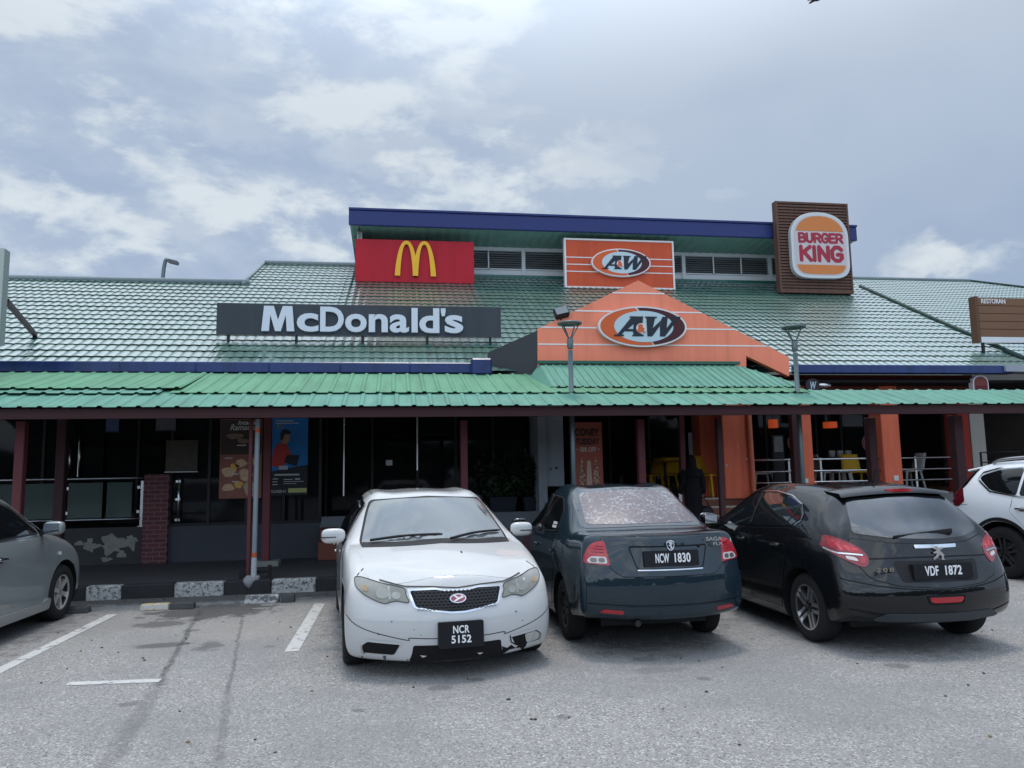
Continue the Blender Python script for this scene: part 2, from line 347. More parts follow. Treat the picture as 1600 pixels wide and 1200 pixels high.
def worn_paint(name, col, keep=.5, sc=9.0, under=None):    # paint rubbed through to what lies below
    m = bpy.data.materials.new(name); m.use_nodes = True; nt = m.node_tree; N = nt.nodes; L = nt.links; b = N["Principled BSDF"]
    tc = N.new("ShaderNodeTexCoord"); n = N.new("ShaderNodeTexNoise"); n.inputs["Scale"].default_value = sc; n.inputs["Detail"].default_value = 10; n.inputs["Roughness"].default_value = .72
    L.new(tc.outputs["Object"], n.inputs[0]); r = N.new("ShaderNodeMapRange"); r.inputs[1].default_value = keep-.03; r.inputs[2].default_value = keep+.04; L.new(n.outputs[0], r.inputs[0])
    n2 = N.new("ShaderNodeTexNoise"); n2.inputs["Scale"].default_value = 3; n2.inputs["Detail"].default_value = 6; L.new(tc.outputs["Object"], n2.inputs[0])
    mx = N.new("ShaderNodeMix"); mx.data_type = 'RGBA'; mx.inputs[6].default_value = (*[c*.7 for c in col], 1); mx.inputs[7].default_value = (*col, 1); L.new(n2.outputs[0], mx.inputs[0])
    b.inputs["Roughness"].default_value = .75
    if under:
        m2 = N.new("ShaderNodeMix"); m2.data_type = 'RGBA'; L.new(r.outputs[0], m2.inputs[0]); L.new(mx.outputs[2], m2.inputs[6]); m2.inputs[7].default_value = (*under, 1); L.new(m2.outputs[2], b.inputs["Base Color"])
    else:
        L.new(mx.outputs[2], b.inputs["Base Color"]); iv = N.new("ShaderNodeMath"); iv.operation = 'SUBTRACT'; iv.inputs[0].default_value = 1; L.new(r.outputs[0], iv.inputs[1]); L.new(iv.outputs[0], b.inputs["Alpha"])
    return m
g = MB(); g.add([(-300, -300, 0), (300, -300, 0), (300, 600, 0), (-300, 600, 0)], [(0, 1, 2, 3)])
struct(g.build("ground", ground_mat(), fix=False))
def sheet(name, pts, z, m, n=24):        # a thin painted strip between two edge lines
    a, b, c_, d = [Vector((p[0], p[1], z)) for p in pts]; mb = MB(); vs = []
    for i in range(n+1): t = i/n; vs += [a.lerp(d, t), b.lerp(c_, t)]
    mb.add(vs, [(2*i, 2*i+1, 2*i+3, 2*i+2) for i in range(n)]); return struct(mb.build(name, m, fix=False))
pl = worn_paint("road_line_paint", (.52, .52, .505), .585, 9)
pl2 = worn_paint("faded_line_paint", (.42, .42, .41), .40, 6)
def line(x, y0, y1, w, m): return sheet("parking_line", [(x-w/2, y0), (x+w/2, y0), (x+w/2, y1), (x-w/2, y1)], .004, m)
xl = gp(90, 1003).x
line(xl, 6.9, 10.0, .12, pl); line(xl-.02, 10.02, 11.0, .11, pl2)
x2 = gp(478, 980).x; line(x2, 7.5, 10.15, .13, pl)
x3 = gp(850, 985).x; line(x3, 5.9, 10.6, .12, pl2)
x4 = gp(1183, 966).x; line(x4, 6.5, 10.6, .10, pl2)
x5 = x4+2.45; line(x5, 7.2, 10.6, .10, pl2)
a, b = gp(105, 1069), gp(250, 1064); sheet("parking_line", [(a.x, a.y-.05), (a.x, a.y+.05), (b.x, b.y+.06), (b.x, b.y-.05)], .004, pl)
# kerb, striped black and white
kw = worn_paint("kerb_white", (.47, .47, .455), .525, 20, (.10, .10, .098)); kb = mat("kerb_black", (.028, .029, .031), .8, var=.5, vscale=8, bump=.4)
kx = [-20, -4.9, gp(135, 938).x, gp(190, 936).x, gp(268, 935).x, gp(345, 933).x, gp(425, 926).x, gp(494, 923).x]
while kx[-1] < 18: kx.append(kx[-1]+.78)
mb = MB()
for i in range(len(kx)-1):
    d = .002*(i % 2); mb.box((kx[i]+.003, YK+d, -.05), (kx[i+1]-.003, YK+.16, .185+d), 1 if i % 2 == 0 and i > 1 else 0)
o = struct(mb.build("kerb", [kb, kw]))
o.modifiers.new("b", 'BEVEL').width = .015
sidewalk = MB().box((-20, YK+.16, -.05), (18, 26, .18)); struct(sidewalk.build("pavement", mat("pavement", (.055, .055, .058), .65, var=.5, vscale=1.6, bump=.3)))
# wheel stops
def wheel_stop(label, q0, q1, dep, h, segs):
    a, b = gp(*q0), gp(*q1); t = thing("wheel_stop", label, "wheel stop", ((a.x+b.x)/2, a.y, 0), "concrete wheel stops along the kerb")
    L_ = b.x-a.x; y = (a.y+b.y)/2
    for (f0, f1, m_, nm) in segs:
        x0, x1 = a.x+L_*f0+.004, a.x+L_*f1-.004
        mb = MB().hexa([(x0, y, 0), (x1, y, 0), (x1, y+dep, 0), (x0, y+dep, 0), (x0+.01, y+.025, h), (x1-.01, y+.025, h), (x1-.01, y+dep-.02, h), (x0+.01, y+dep-.02, h)])
        ob = mb.build(nm, m_, t); bv = ob.modifiers.new("b", 'BEVEL'); bv.width = .012; bv.segments = 2
ws_w = worn_paint("stop_white", (.50, .50, .48), .50, 10, (.10, .10, .10)); ws_y = worn_paint("stop_yellow", (.46, .31, .05), .49, 9, (.42, .42, .40)); ws_k = mat("stop_black", (.06, .06, .063), .8, var=.5, vscale=9)
wheel_stop("low wheel stop painted white, yellow and grey beside the parking line", (217, 955), (302, 952), .16, .075, [(0, .54, ws_y, "painted_block"), (.54, 1, ws_k, "dark_block")])
wheel_stop("white wheel stop with a broken dark end near the grey post", (381, 944), (460, 942), .15, .10, [(0, .69, ws_w, "painted_block"), (.71, 1, ws_k, "broken_block")])
wheel_stop("dark wheel stop just ahead of the grey car's front tyre", (84, 962), (140, 957), .16, .07, [(0, 1, ws_k, "dark_block")])

# unseen tree belt, added behind the camera to darken reflections in glass and paint
mb = MB(); rng = random.Random(11)
for i in range(46):
    x = -95+190*i/45+rng.uniform(-1.5, 1.5); y = -30+rng.uniform(-3, 3); h = rng.uniform(4, 6.5)
    mb.tube([(x, y, 0), (x, y, h*.5)], .25, 6, 1)
    for q in range(16): mb.ell((x+rng.uniform(-2, 2), y+rng.uniform(-2, 2), h*rng.uniform(.12, .85)), (rng.uniform(1.2, 2.3), rng.uniform(1.2, 2.2), rng.uniform(.6, 1.1)), 1, 9, 6)
for k, v in enumerate(mb.v): mb.v[k] = (v[0]+.35*math.sin(v[2]*5+v[0]*3), v[1]+.35*math.sin(v[0]*4), v[2]+.3*math.sin(v[0]*5+v[1]*3))
tl = mb.build("added_treeline", [mat("added_foliage", (.030, .055, .022), .9, var=.5, vscale=.8), mat("added_trunk", (.06, .045, .03), .9)], fix=False); tag(tl, kind="stuff")

mb = MB(); rng = random.Random(21)       # grit swept along the kerb foot and scattered over the bays
for i in range(230):
    x, y = (rng.uniform(-6, 7), 11.15-abs(rng.gauss(0, .25))) if i < 120 else (rng.uniform(-4, 6), rng.uniform(3.2, 10.5)); r_ = rng.uniform(.005, .013)
    mb.ell((x, y, r_*.4), (r_*rng.uniform(.8, 1.6), r_, r_*.7), 1, 6, 4, mi=rng.choice((0, 0, 1)))
tag(mb.build("grit", [mat("grit_dark", (.06, .055, .05), .9), mat("grit_leaf", (.20, .15, .09), .9)], fix=False), kind="stuff")
# ------------------------------------------------------------------ the restaurant building
RM, RZ = .466, 3.42
def onroof(px, py, D=0.0):               # photo pixel -> point on the main roof plane (set back by D)
    d = ray(px, py); s = (RZ - RM*(YR+D) - CAMH)/(d.z - RM*d.y); return EYE + d*s
def roof_z(y, D=0.0): return RZ + RM*(y-YR-D)
B = thing("restaurant_building", "long restaurant building with green tiled roof, raised clerestory and orange columns", "building", (2, YF, 0))
m_tile = mat("roof_tile_green", (.045, .145, .112), .34, spec=.6, coat=1.0, coat_rough=.22, var=.22, vscale=1.7, coat_ior=3.1, dirt=.4, dirtcol=(.10, .14, .125), streak=(3.5, .35, .35, .35))
m_ridge = mat("ridge_cap", (.20, .24, .25), .45, var=.2)
m_blue = mat("fascia_blue", (.012, .032, .13), .35, var=.15, vscale=2, streak=(7, 7, 1.2, .35), coat=.3, coat_rough=.2)
m_blue2 = mat("clerestory_blue", (.026, .037, .135), .4, var=.08)
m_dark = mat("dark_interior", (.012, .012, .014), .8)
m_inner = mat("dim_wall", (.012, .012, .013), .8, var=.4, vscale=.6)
m_white = mat("white_metal", (.62, .64, .65), .45, var=.08)
m_steel = mat("stainless_steel", (.62, .63, .64), .25, metal=1.0, var=.05)
m_orange = mat("orange_render", (.75, .17, .09), .7, var=.12, vscale=2.2, streak=(6, 6, .7, .2), bump=.15, bscale=18)
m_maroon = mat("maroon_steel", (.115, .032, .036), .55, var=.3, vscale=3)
m_grey = mat("grey_panel", (.06, .072, .088), .6, var=.15)
def tiles(name, quad_x, t0, t1, D, cuts=(), xs=None):
    per, row, ht, amp = .178, .358, .019, .0095
    x0, x1 = quad_x; nx = int((x1-x0)/(per/7)); nr = int(math.ceil((t1-t0)/row)); mb = MB(); vs = []; fs = []
    for r in range(nr):
        for (ft, hh) in ((.045, -.004), (-.018, ht), (.18, ht*.92), (.5, ht*.55), (1.0, .0)):
            t = t0+(r+ft)*row
            for i in range(nx+1):
                x = x0+(x1-x0)*i/nx; w = math.cos(2*math.pi*x/per); w = amp*(w-.25*math.cos(4*math.pi*x/per))
                yo = -.030*w/amp*(1-ft)          # the lip follows the wave
                h = hh + w + .002*math.sin(x*1.7+r*2.1)
                vs.append((x, YR+D+t-h*.5+yo*.55, RZ+RM*(t+yo*.55)+h*.87))
    k = nx+1
    for r in range(nr*5-1):
        if r % 5 == 4: continue
        fs += [(r*k+i, r*k+i+1, (r+1)*k+i+1, (r+1)*k+i) for i in range(nx)]
    me = bpy.data.meshes.new(name); me.from_pydata(vs, [], fs); me.materials.append(m_tile)
    bm = bmesh.new(); bm.from_mesh(me)
    for (p, q) in cuts:                  # keep what lies left of p -> q (seen from above)
        d = Vector((q.x-p.x, q.y-p.y, 0)); n = Vector((d.y, -d.x, 0)).normalized()
        bmesh.ops.bisect_plane(bm, geom=bm.verts[:]+bm.edges[:]+bm.faces[:], plane_co=p, plane_no=n, clear_outer=True, clear_inner=False)
    bm.to_mesh(me); bm.free()
    me.polygons.foreach_set("use_smooth", [True]*len(me.polygons)); me.update()
    for e in (): pass
    o = link(name, me, B); md = o.modifiers.new("es", 'EDGE_SPLIT'); md.split_angle = R(38); return o
tL = onroof(200, 440).y-YR; tM = onroof(470, 414).y-YR
sa, sb = onroof(380, 447), onroof(398, 413)
ha, hb = onroof(1337, 446), onroof(1600, 563)
tiles("roof", (-14, sa.x+1.2), 0, tL, 0, cuts=[(Vector((sa.x, 0, 0)), Vector((sa.x, 40, 0)))])["label"] = "lower left slope of green wave tiles shining silver"
tiles("roof", (sa.x-.3, 19), 0, tM, 0, cuts=[(sb+(sb-sa)*3, sa-(sb-sa)*.0) if False else (Vector((sa.x, 40, 0)), Vector((sa.x, 0, 0))), (hb, ha)])["label"] = "tall middle slope of green wave tiles below the clerestory"
ra = onroof(1515, 440, 3.2)
tiles("roof", (ha.x-2.5, ra.x+9), 3.0, ra.y-YR-3.2, 3.2, cuts=[(ra, ra+Vector((2.2, -2.2, 0))) if False else (ra+Vector((9, -9*.75, 0)), ra)])["label"] = "right wing slope of green wave tiles set further back"
def cap(a, b, r=.07, name="ridge_cap", m=None):
    a, b = Vector(a), Vector(b); MB().tube([a+Vector((0, 0, .05)), b+Vector((0, 0, .05))], r, 8).build(name, m or m_ridge, B, smooth=True)
cap((-14, YR+tL, RZ+RM*tL), (sa.x+.1, YR+tL, RZ+RM*tL)); cap((sa.x, YR+tM, RZ+RM*tM), (ha.x+.3, YR+tM, RZ+RM*tM)); cap((ha.x-2, ra.y, ra.z), ra)
cap((sa.x-.02, YR+tL-.2, RZ+RM*(tL-.2)), (sa.x-.02, YR+tM, RZ+RM*tM), .045)
m_tdark = mat("dark_flashing", (.03, .06, .055), .5)
cap(ha+(hb-ha)*.04, hb, .05, m=m_tdark); cap(ra, ra+Vector((8.8, -8.8*.75, -8.8*.75*RM)), .05, m=m_tdark)
# behind the ridge: the far slopes and the shell that keep the inside dark
mb = MB(); zt = RZ+RM*tL; y0 = YR+tL
mb.add([(-14, y0+.02, zt), (sa.x, y0+.02, zt), (sa.x, y0+6, zt-3.4), (-14, y0+6, zt-3.4)], [(0, 1, 2, 3)])
zt = RZ+RM*tM; y0 = YR+tM
mb.add([(sa.x, y0+.02, zt), (ha.x, y0+.02, zt), (ha.x, y0+6, zt-3.4), (sa.x, y0+6, zt-3.4)], [(0, 1, 2, 3)])
mb.add([(sa.x, YR+tL-.3, RZ+RM*(tL-.3)-.05), (sa.x, y0, zt-.02), (sa.x, y0+5, zt-2.9)], [(0, 1, 2)])
mb.add([(ha.x, ra.y, ra.z), (ra.x, ra.y, ra.z), (ra.x+5, ra.y+5, ra.z-4), (ha.x, ra.y+5, ra.z-4)], [(0, 1, 2, 3)])
mb.build("rear_roof", m_tile, B, fix=False)
wl = mat("rendered_wall", (.30, .29, .27), .8, var=.2)
mb = MB(); mb.box((-14.2, YF+.3, .18), (-14, 25, 4.2)); mb.box((16.3, YF+.3, .18), (16.5, 25, 4.2)); mb.box((-14, 24.8, .18), (16.3, 25, 4.2)); mb.build("outer_wall", wl, B)
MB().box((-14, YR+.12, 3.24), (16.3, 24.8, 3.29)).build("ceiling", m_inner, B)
# blue gutter board, in lengths
def fascia(x0, x1, z0, z1, n):
    mb = MB()
    for i in range(n):
        a, b = x0+(x1-x0)*i/n, x0+(x1-x0)*(i+1)/n; mb.box((a+.004, YR-.10, z0), (b-.004, YR+.10+.002*(i % 2), z1))
    mb.box((x0, YR-.09, z0+.01), (x1, YR+.09, z1-.01)); o = mb.build("fascia", m_blue, B); o.modifiers.new("b", 'BEVEL').width = .012
zf0, zf1 = at(300, 583, YR).z, at(300, 568, YR).z+.02
xg0 = at(745, 578, YR).x; xg1 = at(1240, 579, YR).x; xg2 = at(1578, 579, YR).x
fascia(-14, xg0, zf0, zf1, 13); fascia(xg1, xg2, zf0+.02, zf1+.0, 6)
mb = MB().box((xg0-.12, YR-.22, zf0-.04), (xg0+.25, YR+.1, zf1+.07)); mb.build("rain_head", m_blue, B).modifiers.new("b", 'BEVEL').width = .03
p0, p1 = at(1575, 575, YR-.2), at(1600, 590, YR-.6)
MB().hexa([(p0.x, YR-.15, p0.z-.06), (p0.x+3, YR-1.2, p0.z-.25), (p0.x+3, YR+.1, p0.z-.2), (p0.x, YR+.1, p0.z-.06), (p0.x, YR-.15, p0.z+.06), (p0.x+3, YR-1.2, p0.z+.02), (p0.x+3, YR+.1, p0.z+.1), (p0.x, YR+.1, p0.z+.08)]).build("side_gutter", mat("pale_gutter", (.30, .32, .37), .5), B)
# clerestory
wb = onroof(812, 434); YW = wb.y; YCF = YW-1.35
xc0, xc1 = at(545, 340, YCF).x, at(1338, 370, YCF).x
zc0, zc1 = at(850, 361.5, YCF).z, at(850, 339, YCF).z; zs = at(812, 388, YW).z
MB().box((xc0, YCF-.05, zc0), (xc1, YCF+.05, zc1)).build("clerestory_fascia", m_blue2, B).modifiers.new("b", 'BEVEL').width = .02
mb = MB(); mb.add([(xc0, YCF-.08, zc1+.005), (xc1, YCF-.08, zc1+.005), (xc1, YW+5, zc1-1.0), (xc0, YW+5, zc1-1.0), (xc0, YCF-.08, zc1+.06), (xc1, YCF-.08, zc1+.06), (xc1, YW+5, zc1-.94), (xc0, YW+5, zc1-.94)], [(0,3,2,1),(4,5,6,7),(0,1,5,4),(1,2,6,5),(2,3,7,6),(3,0,4,7)]); mb.build("clerestory_roof", m_blue2, B)
mb = MB(); n = int((xc1-xc0)/.07); vs = []; m_soff = mat("soffit_green", (.17, .31, .26), .5, var=.25, vscale=1.2)
for i in range(n+1):
    x = xc0+.03+(xc1-xc0-.06)*i/n; h = .02 if (i//2) % 2 else 0.0; vs += [(x, YCF+.052, zc0+.02+h), (x, YW+.3, zs-.02+h)]
mb.add(vs, [(2*i, 2*i+1, 2*i+3, 2*i+2) for i in range(n)]); mb.build("soffit", m_soff, B, fix=False)
# clerestory walls: openings with louvres between white posts
zw0 = roof_z(YW)-.1; zsill = at(812, 430, YW).z; zlou = at(812, 421, YW).z
mb = MB().box((xc0+.9, YW, zw0), (xc1-.25, YW+.12, zsill)); mb.build("flashing", mat("green_flashing", (.03, .13, .10), .35, coat=.4), B)
mb = MB().box((xc0+.9, YW+.03, zsill), (xc1-.25, YW+.09, zlou-.02)); mb.build("sill_band", m_white, B)
mb = MB(); [mb.add([(xx, YCF+.1, zc0+.03), (xx, YW, roof_z(YW)-.1), (xx, YW+4.5, roof_z(YW)+1.0), (xx, YW+4.5, zc1-1.0), (xx, YCF+.1, zc1-.02)], [(0, 1, 2, 3, 4)]) for xx in (xc0+.25,)]
mb.build("gable_wall", mat("gable_green", (.05, .09, .085), .6), B, fix=False)
MB().box((xc0+.2, YCF+.5, zs-1.3), (xc0+.34, YCF+.66, zs+.15)).build("corner_post", m_white, B)
MB().box((xc1-.3, YW, zw0), (xc1-.2, YW+4, zs)).build("gable_wall", m_soff, B)
MB().box((xc0+.9, YW+1.6, zw0), (xc1-.3, YW+1.7, zs+.3)).build("inner_wall", mat("inner_pale", (.25, .27, .28), .8, var=.3), B)
posts = [at(px, 410, YW).x for px in (742, 818, 876, 1060, 1075, 1197, 1210)]
mb = MB().box((xc0+.9, YW-.01, zs-.09), (xc1-.25, YW+.10, zs+.02)); mb.build("window_head", m_white, B)
m_lou = mat("louvre_blade", (.42, .44, .45), .35, metal=.6)
for i, px in enumerate((818, 1068, 1203)):
    x = at(px, 410, YW).x; MB().box((x-.055, YW-.015, zsill), (x+.055, YW+.12, zs-.09)).build("mullion", m_white, B)
edges = [xc0+.95]+[at(px, 410, YW).x for px in (818, 1068, 1203)]+[xc1-.3]
for i in range(4):
    fr = MB(); a, b = edges[i]+.06, edges[i+1]-.06
    w = MB(); hz = zs-.1-zlou
    for k in range(8):
        z = zlou+hz*(k+.5)/8; w.hexa([(a, YW+.02, z-.045), (b, YW+.02, z-.045), (b, YW+.03, z-.045), (a, YW+.03, z-.045), (a, YW+.09, z+.02), (b, YW+.09, z+.02), (b, YW+.10, z+.02), (a, YW+.10, z+.02)])
    wo = w.build("louvre_window", m_lou, B)
    f2 = MB()
    nv = max(1, round((b-a)/1.6))
    for k in range(1, nv+1):
        x = a+(b-a)*k/(nv+1); f2.box((x-.02, YW-.01, zlou-.02), (x+.02, YW+.015, zs-.1))
    f2.box((a, YW-.01, zlou-.02), (b, YW+.012, zlou+.015)); f2.build("frame", m_white, wo)
    g2 = MB().box((a, YW+.12, zlou), (b, YW+.13, zs-.1)); g2.build("pane", mat("louvre_dark", (.035, .04, .045), .2), wo)
for px in (1090, 1180): pass
# A&W gable front over the entrance
YG = YR-.25
G_ = lambda *q: (lambda v: (v.x, v.z))(at(q[0], q[1], YG))
pol = [G_(840, 514), G_(997, 438), G_(1233, 558), G_(1233, 588), G_(1166, 556), G_(1166, 600), G_(848, 600), G_(840, 588)]
F0 = frame((0, YG, 0))
m_gab = mat("gable_orange", (.84, .245, .145), .55, var=.06, vscale=1.2, streak=(5, 5, .5, .16))
MB().prism(pol, F0, -.12, 0).build("entrance_gable", m_gab, B)
zr = [at(990, y, YG).z for y in (458, 487, 513, 539)]
apx, apz = G_(997, 438); sl = (apz-G_(840, 514)[1])/(apx-G_(840, 514)[0]); sr = (apz-G_(1233, 558)[1])/(G_(1233, 558)[0]-apx)
mb = MB()
for z in zr:
    xa = max(G_(840, 514)[0], apx-(apz-z)/sl)+.0; xb = apx+(apz-z)/sr; mb.box((xa, YG-.006, z-.012), (xb, YG+.05, z+.012))
mb.build("stripe", mat("stripe_white", (.72, .70, .68), .5), B)
q = [at(840, 516, YG+.02), at(762, 551, YG+.55), at(762, 588, YG+.55), at(840, 586, YG+.02)]
o = Vector((0, .03, -.0)); MB().add([q[0], q[1], q[2], q[3], q[0]+o, q[1]+o, q[2]+o, q[3]+o], [(0,1,2,3),(7,6,5,4),(0,4,5,1),(1,5,6,2),(2,6,7,3),(3,7,4,0)]).build("gable_cheek", mat("cheek_grey", (.050, .052, .056), .6, var=.1), B)
mb = MB(); bk = [Vector((p[0], YG+.1, p[1])) for p in (pol[0], pol[1], pol[2])]
back = [Vector((apx, YR+(apz-RZ)/RM+.2, apz-.02))]
bl = Vector((pol[0][0], YR+(pol[0][1]-RZ)/RM+.2, pol[0][1]-.02)); br = Vector((pol[2][0], YR+max(0, (pol[2][1]-RZ)/RM)+.2, pol[2][1]-.02))
mb.add([bk[0], bk[1], back[0], bl], [(0, 1, 2, 3)]); mb.add([bk[1], bk[2], br, back[0]], [(0, 1, 2, 3)]); mb.build("gable_roof", m_tile, B, fix=False)
rr = at(1200, 560, YG)
MB().prism([G_(1166, 556), G_(1233, 588), G_(1233, 592), G_(1166, 592)], F0, -.9, -.85).build("gable_return", mat("return_brown", (.16, .045, .03), .7), B)
# ---- shop front
ZM = .78; zh = 3.24
X_ = lambda px, py=760, Y=YF: at(px, py, Y).x
m_base = mat("base_grey", (.050, .055, .066), .6, var=.25, vscale=1.4)
def patch_mat():
    m = worn_paint("patched_render", (.034, .037, .037), .66, 4, (.12, .12, .11)); return m
xbp0, xbp1, xrb, xmc = X_(228), X_(266), X_(500), X_(852)
MB().box((-14, YF-.02, .18), (xbp0, YF+.13, .80)).build("dwarf_wall", patch_mat(), B)
def brick_mat():
    m = bpy.data.materials.new("red_brick"); m.use_nodes = True; N = m.node_tree.nodes; L = m.node_tree.links; b = N["Principled BSDF"]
    tc = N.new("ShaderNodeTexCoord"); mp = N.new("ShaderNodeMapping"); mp.inputs[2].default_value = (R(90), 0, 0); L.new(tc.outputs["Object"], mp.inputs[0])
    br_ = N.new("ShaderNodeTexBrick"); br_.inputs["Color1"].default_value = (.13, .036, .040, 1); br_.inputs["Color2"].default_value = (.085, .026, .032, 1); br_.inputs["Mortar"].default_value = (.15, .10, .10, 1)
    br_.inputs["Scale"].default_value = 1; br_.inputs["Brick Width"].default_value = .21; br_.inputs["Row Height"].default_value = .075; br_.inputs["Mortar Size"].default_value = .007; L.new(mp.outputs[0], br_.inputs[0]); L.new(br_.outputs["Color"], b.inputs["Base Color"]); b.inputs["Roughness"].default_value = .85
    return m
mb = MB(); rng = random.Random(8)
for k, (px, py, rx, ry) in enumerate(((177, 850, 17, 13), (139, 852, 6, 9), (149, 853, 8, 3.5), (205, 843, 8, 5.5), (207, 853, 4, 6), (166, 874, 7, 3), (124, 849, 6, 3), (190, 866, 6, 5))):
    c_ = at(px, py, YF-.02); sx_ = rx*YF/1180; sz_ = ry*YF/1180; ph = rng.uniform(0, 6); pts = []
    for i in range(26):
        a_ = 2*math.pi*i/26; q_ = 1+.22*math.sin(3*a_+ph)+.16*math.sin(7*a_+2*ph)+rng.uniform(-.10, .10); pts.append((c_.x+sx_*q_*math.cos(a_), c_.z+sz_*q_*math.sin(a_)))
    mb.prism(pts, frame((0, YF-.021, 0)), -.002, .002+.0003*k)
mb.build("peeled_render", mat("bare_render", (.23, .225, .20), .9, var=.35, vscale=7), B)
MB().box((xbp0, YF-.10, .18), (xbp1, YF+.22, at(247, 741, YF).z)).build("brick_pier", brick_mat(), B)
zb = at(380, 820, YF).z
MB().box((xbp1, YF, .18), (xrb, YF+.12, zb)).build("base_wall", m_base, B)
m_ter = mat("terrazzo_brown", (.20, .085, .055), .5, var=.25, vscale=3)
MB().box((xrb, YF+.02, .18), (X_(850), YF+.2, at(700, 800, YF).z-.03)).build("base_wall", mat("base_pale", (.13, .145, .16), .7, var=.2), B)
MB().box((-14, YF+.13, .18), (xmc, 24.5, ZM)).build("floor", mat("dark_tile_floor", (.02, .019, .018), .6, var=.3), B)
MB().box((xmc, YF+.12, .18), (16.2, 24.5, ZT)).build("floor", m_ter, B)
MB().box((X_(1180), YF-.02, .18), (X_(1505), YF+.12, ZT-.02)).build("base_wall", mat("podium_grey", (.16, .16, .165), .75, var=.25, vscale=2), B)
MB().box((xmc, YF, .18), (X_(1080), YF+.12, ZT-.02)).build("base_wall", mat("podium_grey", (.16, .16, .165), .75), B)
MB().box((X_(1540), YF-.02, .18), (16.3, YF+.12, 1.0)).build("base_wall", m_base, B)
# steps up to the orange terrace
mb = MB(); zz = .18; nst = 6; xs0, xs1 = X_(1085, 800), X_(1176, 800)
for i in range(nst):
    z1 = .18+(ZT-.18)*(i+1)/nst; yy = YF-.30*(nst-1-i)-.02; mb.box((xs0-.002*i, yy, .18-.001*i), (xs1+.002*i, YF+.12+.002*i, z1))
mb.build("steps", m_ter, B)
mb = MB()
for i in range(nst):
    z1 = .18+(ZT-.18)*(i+1)/nst; yy = YF-.30*(nst-1-i)-.02; mb.box((xs0-.003, yy-.006, z1-.03), (xs1+.003, yy+.035, z1+.004))
mb.build("step_nosing", mat("nosing_pale", (.45, .38, .32), .6), B)
# glazing: dark glass in slim frames
def glass_mat(name, tint, alpha):
    m = bpy.data.materials.new(name); m.use_nodes = True; nt = m.node_tree; N = nt.nodes; L = nt.links; b = N["Principled BSDF"]
    b.inputs["Base Color"].default_value = (*tint, 1); b.inputs["Roughness"].default_value = .04; b.inputs["Specular IOR Level"].default_value = .16; b.inputs["Alpha"].default_value = alpha; return m
m_glass = glass_mat("shop_glass", (.012, .014, .016), .55); m_gdark = glass_mat("dark_glass", (.010, .011, .013), .85)
m_frame = mat("black_frame", (.015, .015, .017), .4)
def glazing(x0, x1, z0, z1, y, n, m=None, fr=.05):
    fb = MB()
    for i in range(n+1):
        x = x0+(x1-x0)*i/n; fb.box((x-fr/2, y-.03, z0), (x+fr/2, y+.05, z1))
    fb.box((x0+fr/2, y-.028, z0), (x1-fr/2, y+.048, z0+fr)); fb.box((x0+fr/2, y-.028, z1-fr), (x1-fr/2, y+.048, z1)); f = fb.build("window", m_frame, B)
    p = MB()
    for i in range(n):
        a, b = x0+(x1-x0)*i/n+fr/2, x0+(x1-x0)*(i+1)/n-fr/2; p.box((a, y, z0+fr), (b, y+.01, z1-fr))
    p.build("pane", m or m_gdark, f); return f
glazing(-10, xbp0+.2, ZM, zh, YF+1.6, 7)
glazing(xbp1, xrb, zb, zh, YF+.05, 4)
glazing(xrb, X_(655), ZM, zh, YF+1.2, 2, m_glass)
glazing(X_(655), xmc-.1, ZM, zh, YF+1.0, 3)
def door(px0, px1, y, hl, hz):
    a, b = at(px0, 700, y).x, at(px1, 700, y).x
    d = MB().box((a, y-.07, ZM), (b, y-.05, 2.9)); 
    d.box((a, y-.09, ZM), (a+.06, y-.04, 2.9)); d.box((b-.06, y-.09, ZM), (b, y-.04, 2.9)); d.box((a+.06, y-.088, 2.8), (b-.06, y-.042, 2.9)); do = d.build("door", [m_gdark], B)
    for px in hl:
        x = at(px, 700, y).x; h = MB().tube([(x, y-.14, at(px, hz[0], y).z), (x, y-.14, at(px, hz[1], y).z)], .018, 10); 
        for pz in hz: z = at(px, pz, y).z; z = z+.12*(1 if pz == hz[1] else -1); h.tube([(x, y-.14, z), (x, y-.07, z)], .010, 8)
        h.build("handle", m_steel, do, smooth=True)
door(84, 122, YF+1.6, (115,), (695, 745)); door(123.5, 165, YF+1.6, (130,), (682, 745))
# inside of the red and yellow restaurant: counter, glowing nothing, pale shapes of furniture
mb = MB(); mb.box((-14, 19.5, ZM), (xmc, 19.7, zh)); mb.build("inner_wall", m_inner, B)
mb = MB(); mb.box((X_(560), 18.2, ZM), (X_(800), 18.9, ZM+1.1)); mb.build("counter", mat("counter", (.10, .085, .075), .5), B)
MB().box((xmc-.1, YF+.1, ZM), (xmc+.06, 20, zh)).build("party_wall", mat("party_wall", (.30, .33, .36), .7), B)
a, b = X_(848), X_(886); MB().box((a, YF+.22, at(868, 760, YF).z), (b, YF+.27, zh)).build("end_panel", mat("pale_panel", (.36, .40, .44), .6, var=.1), B)
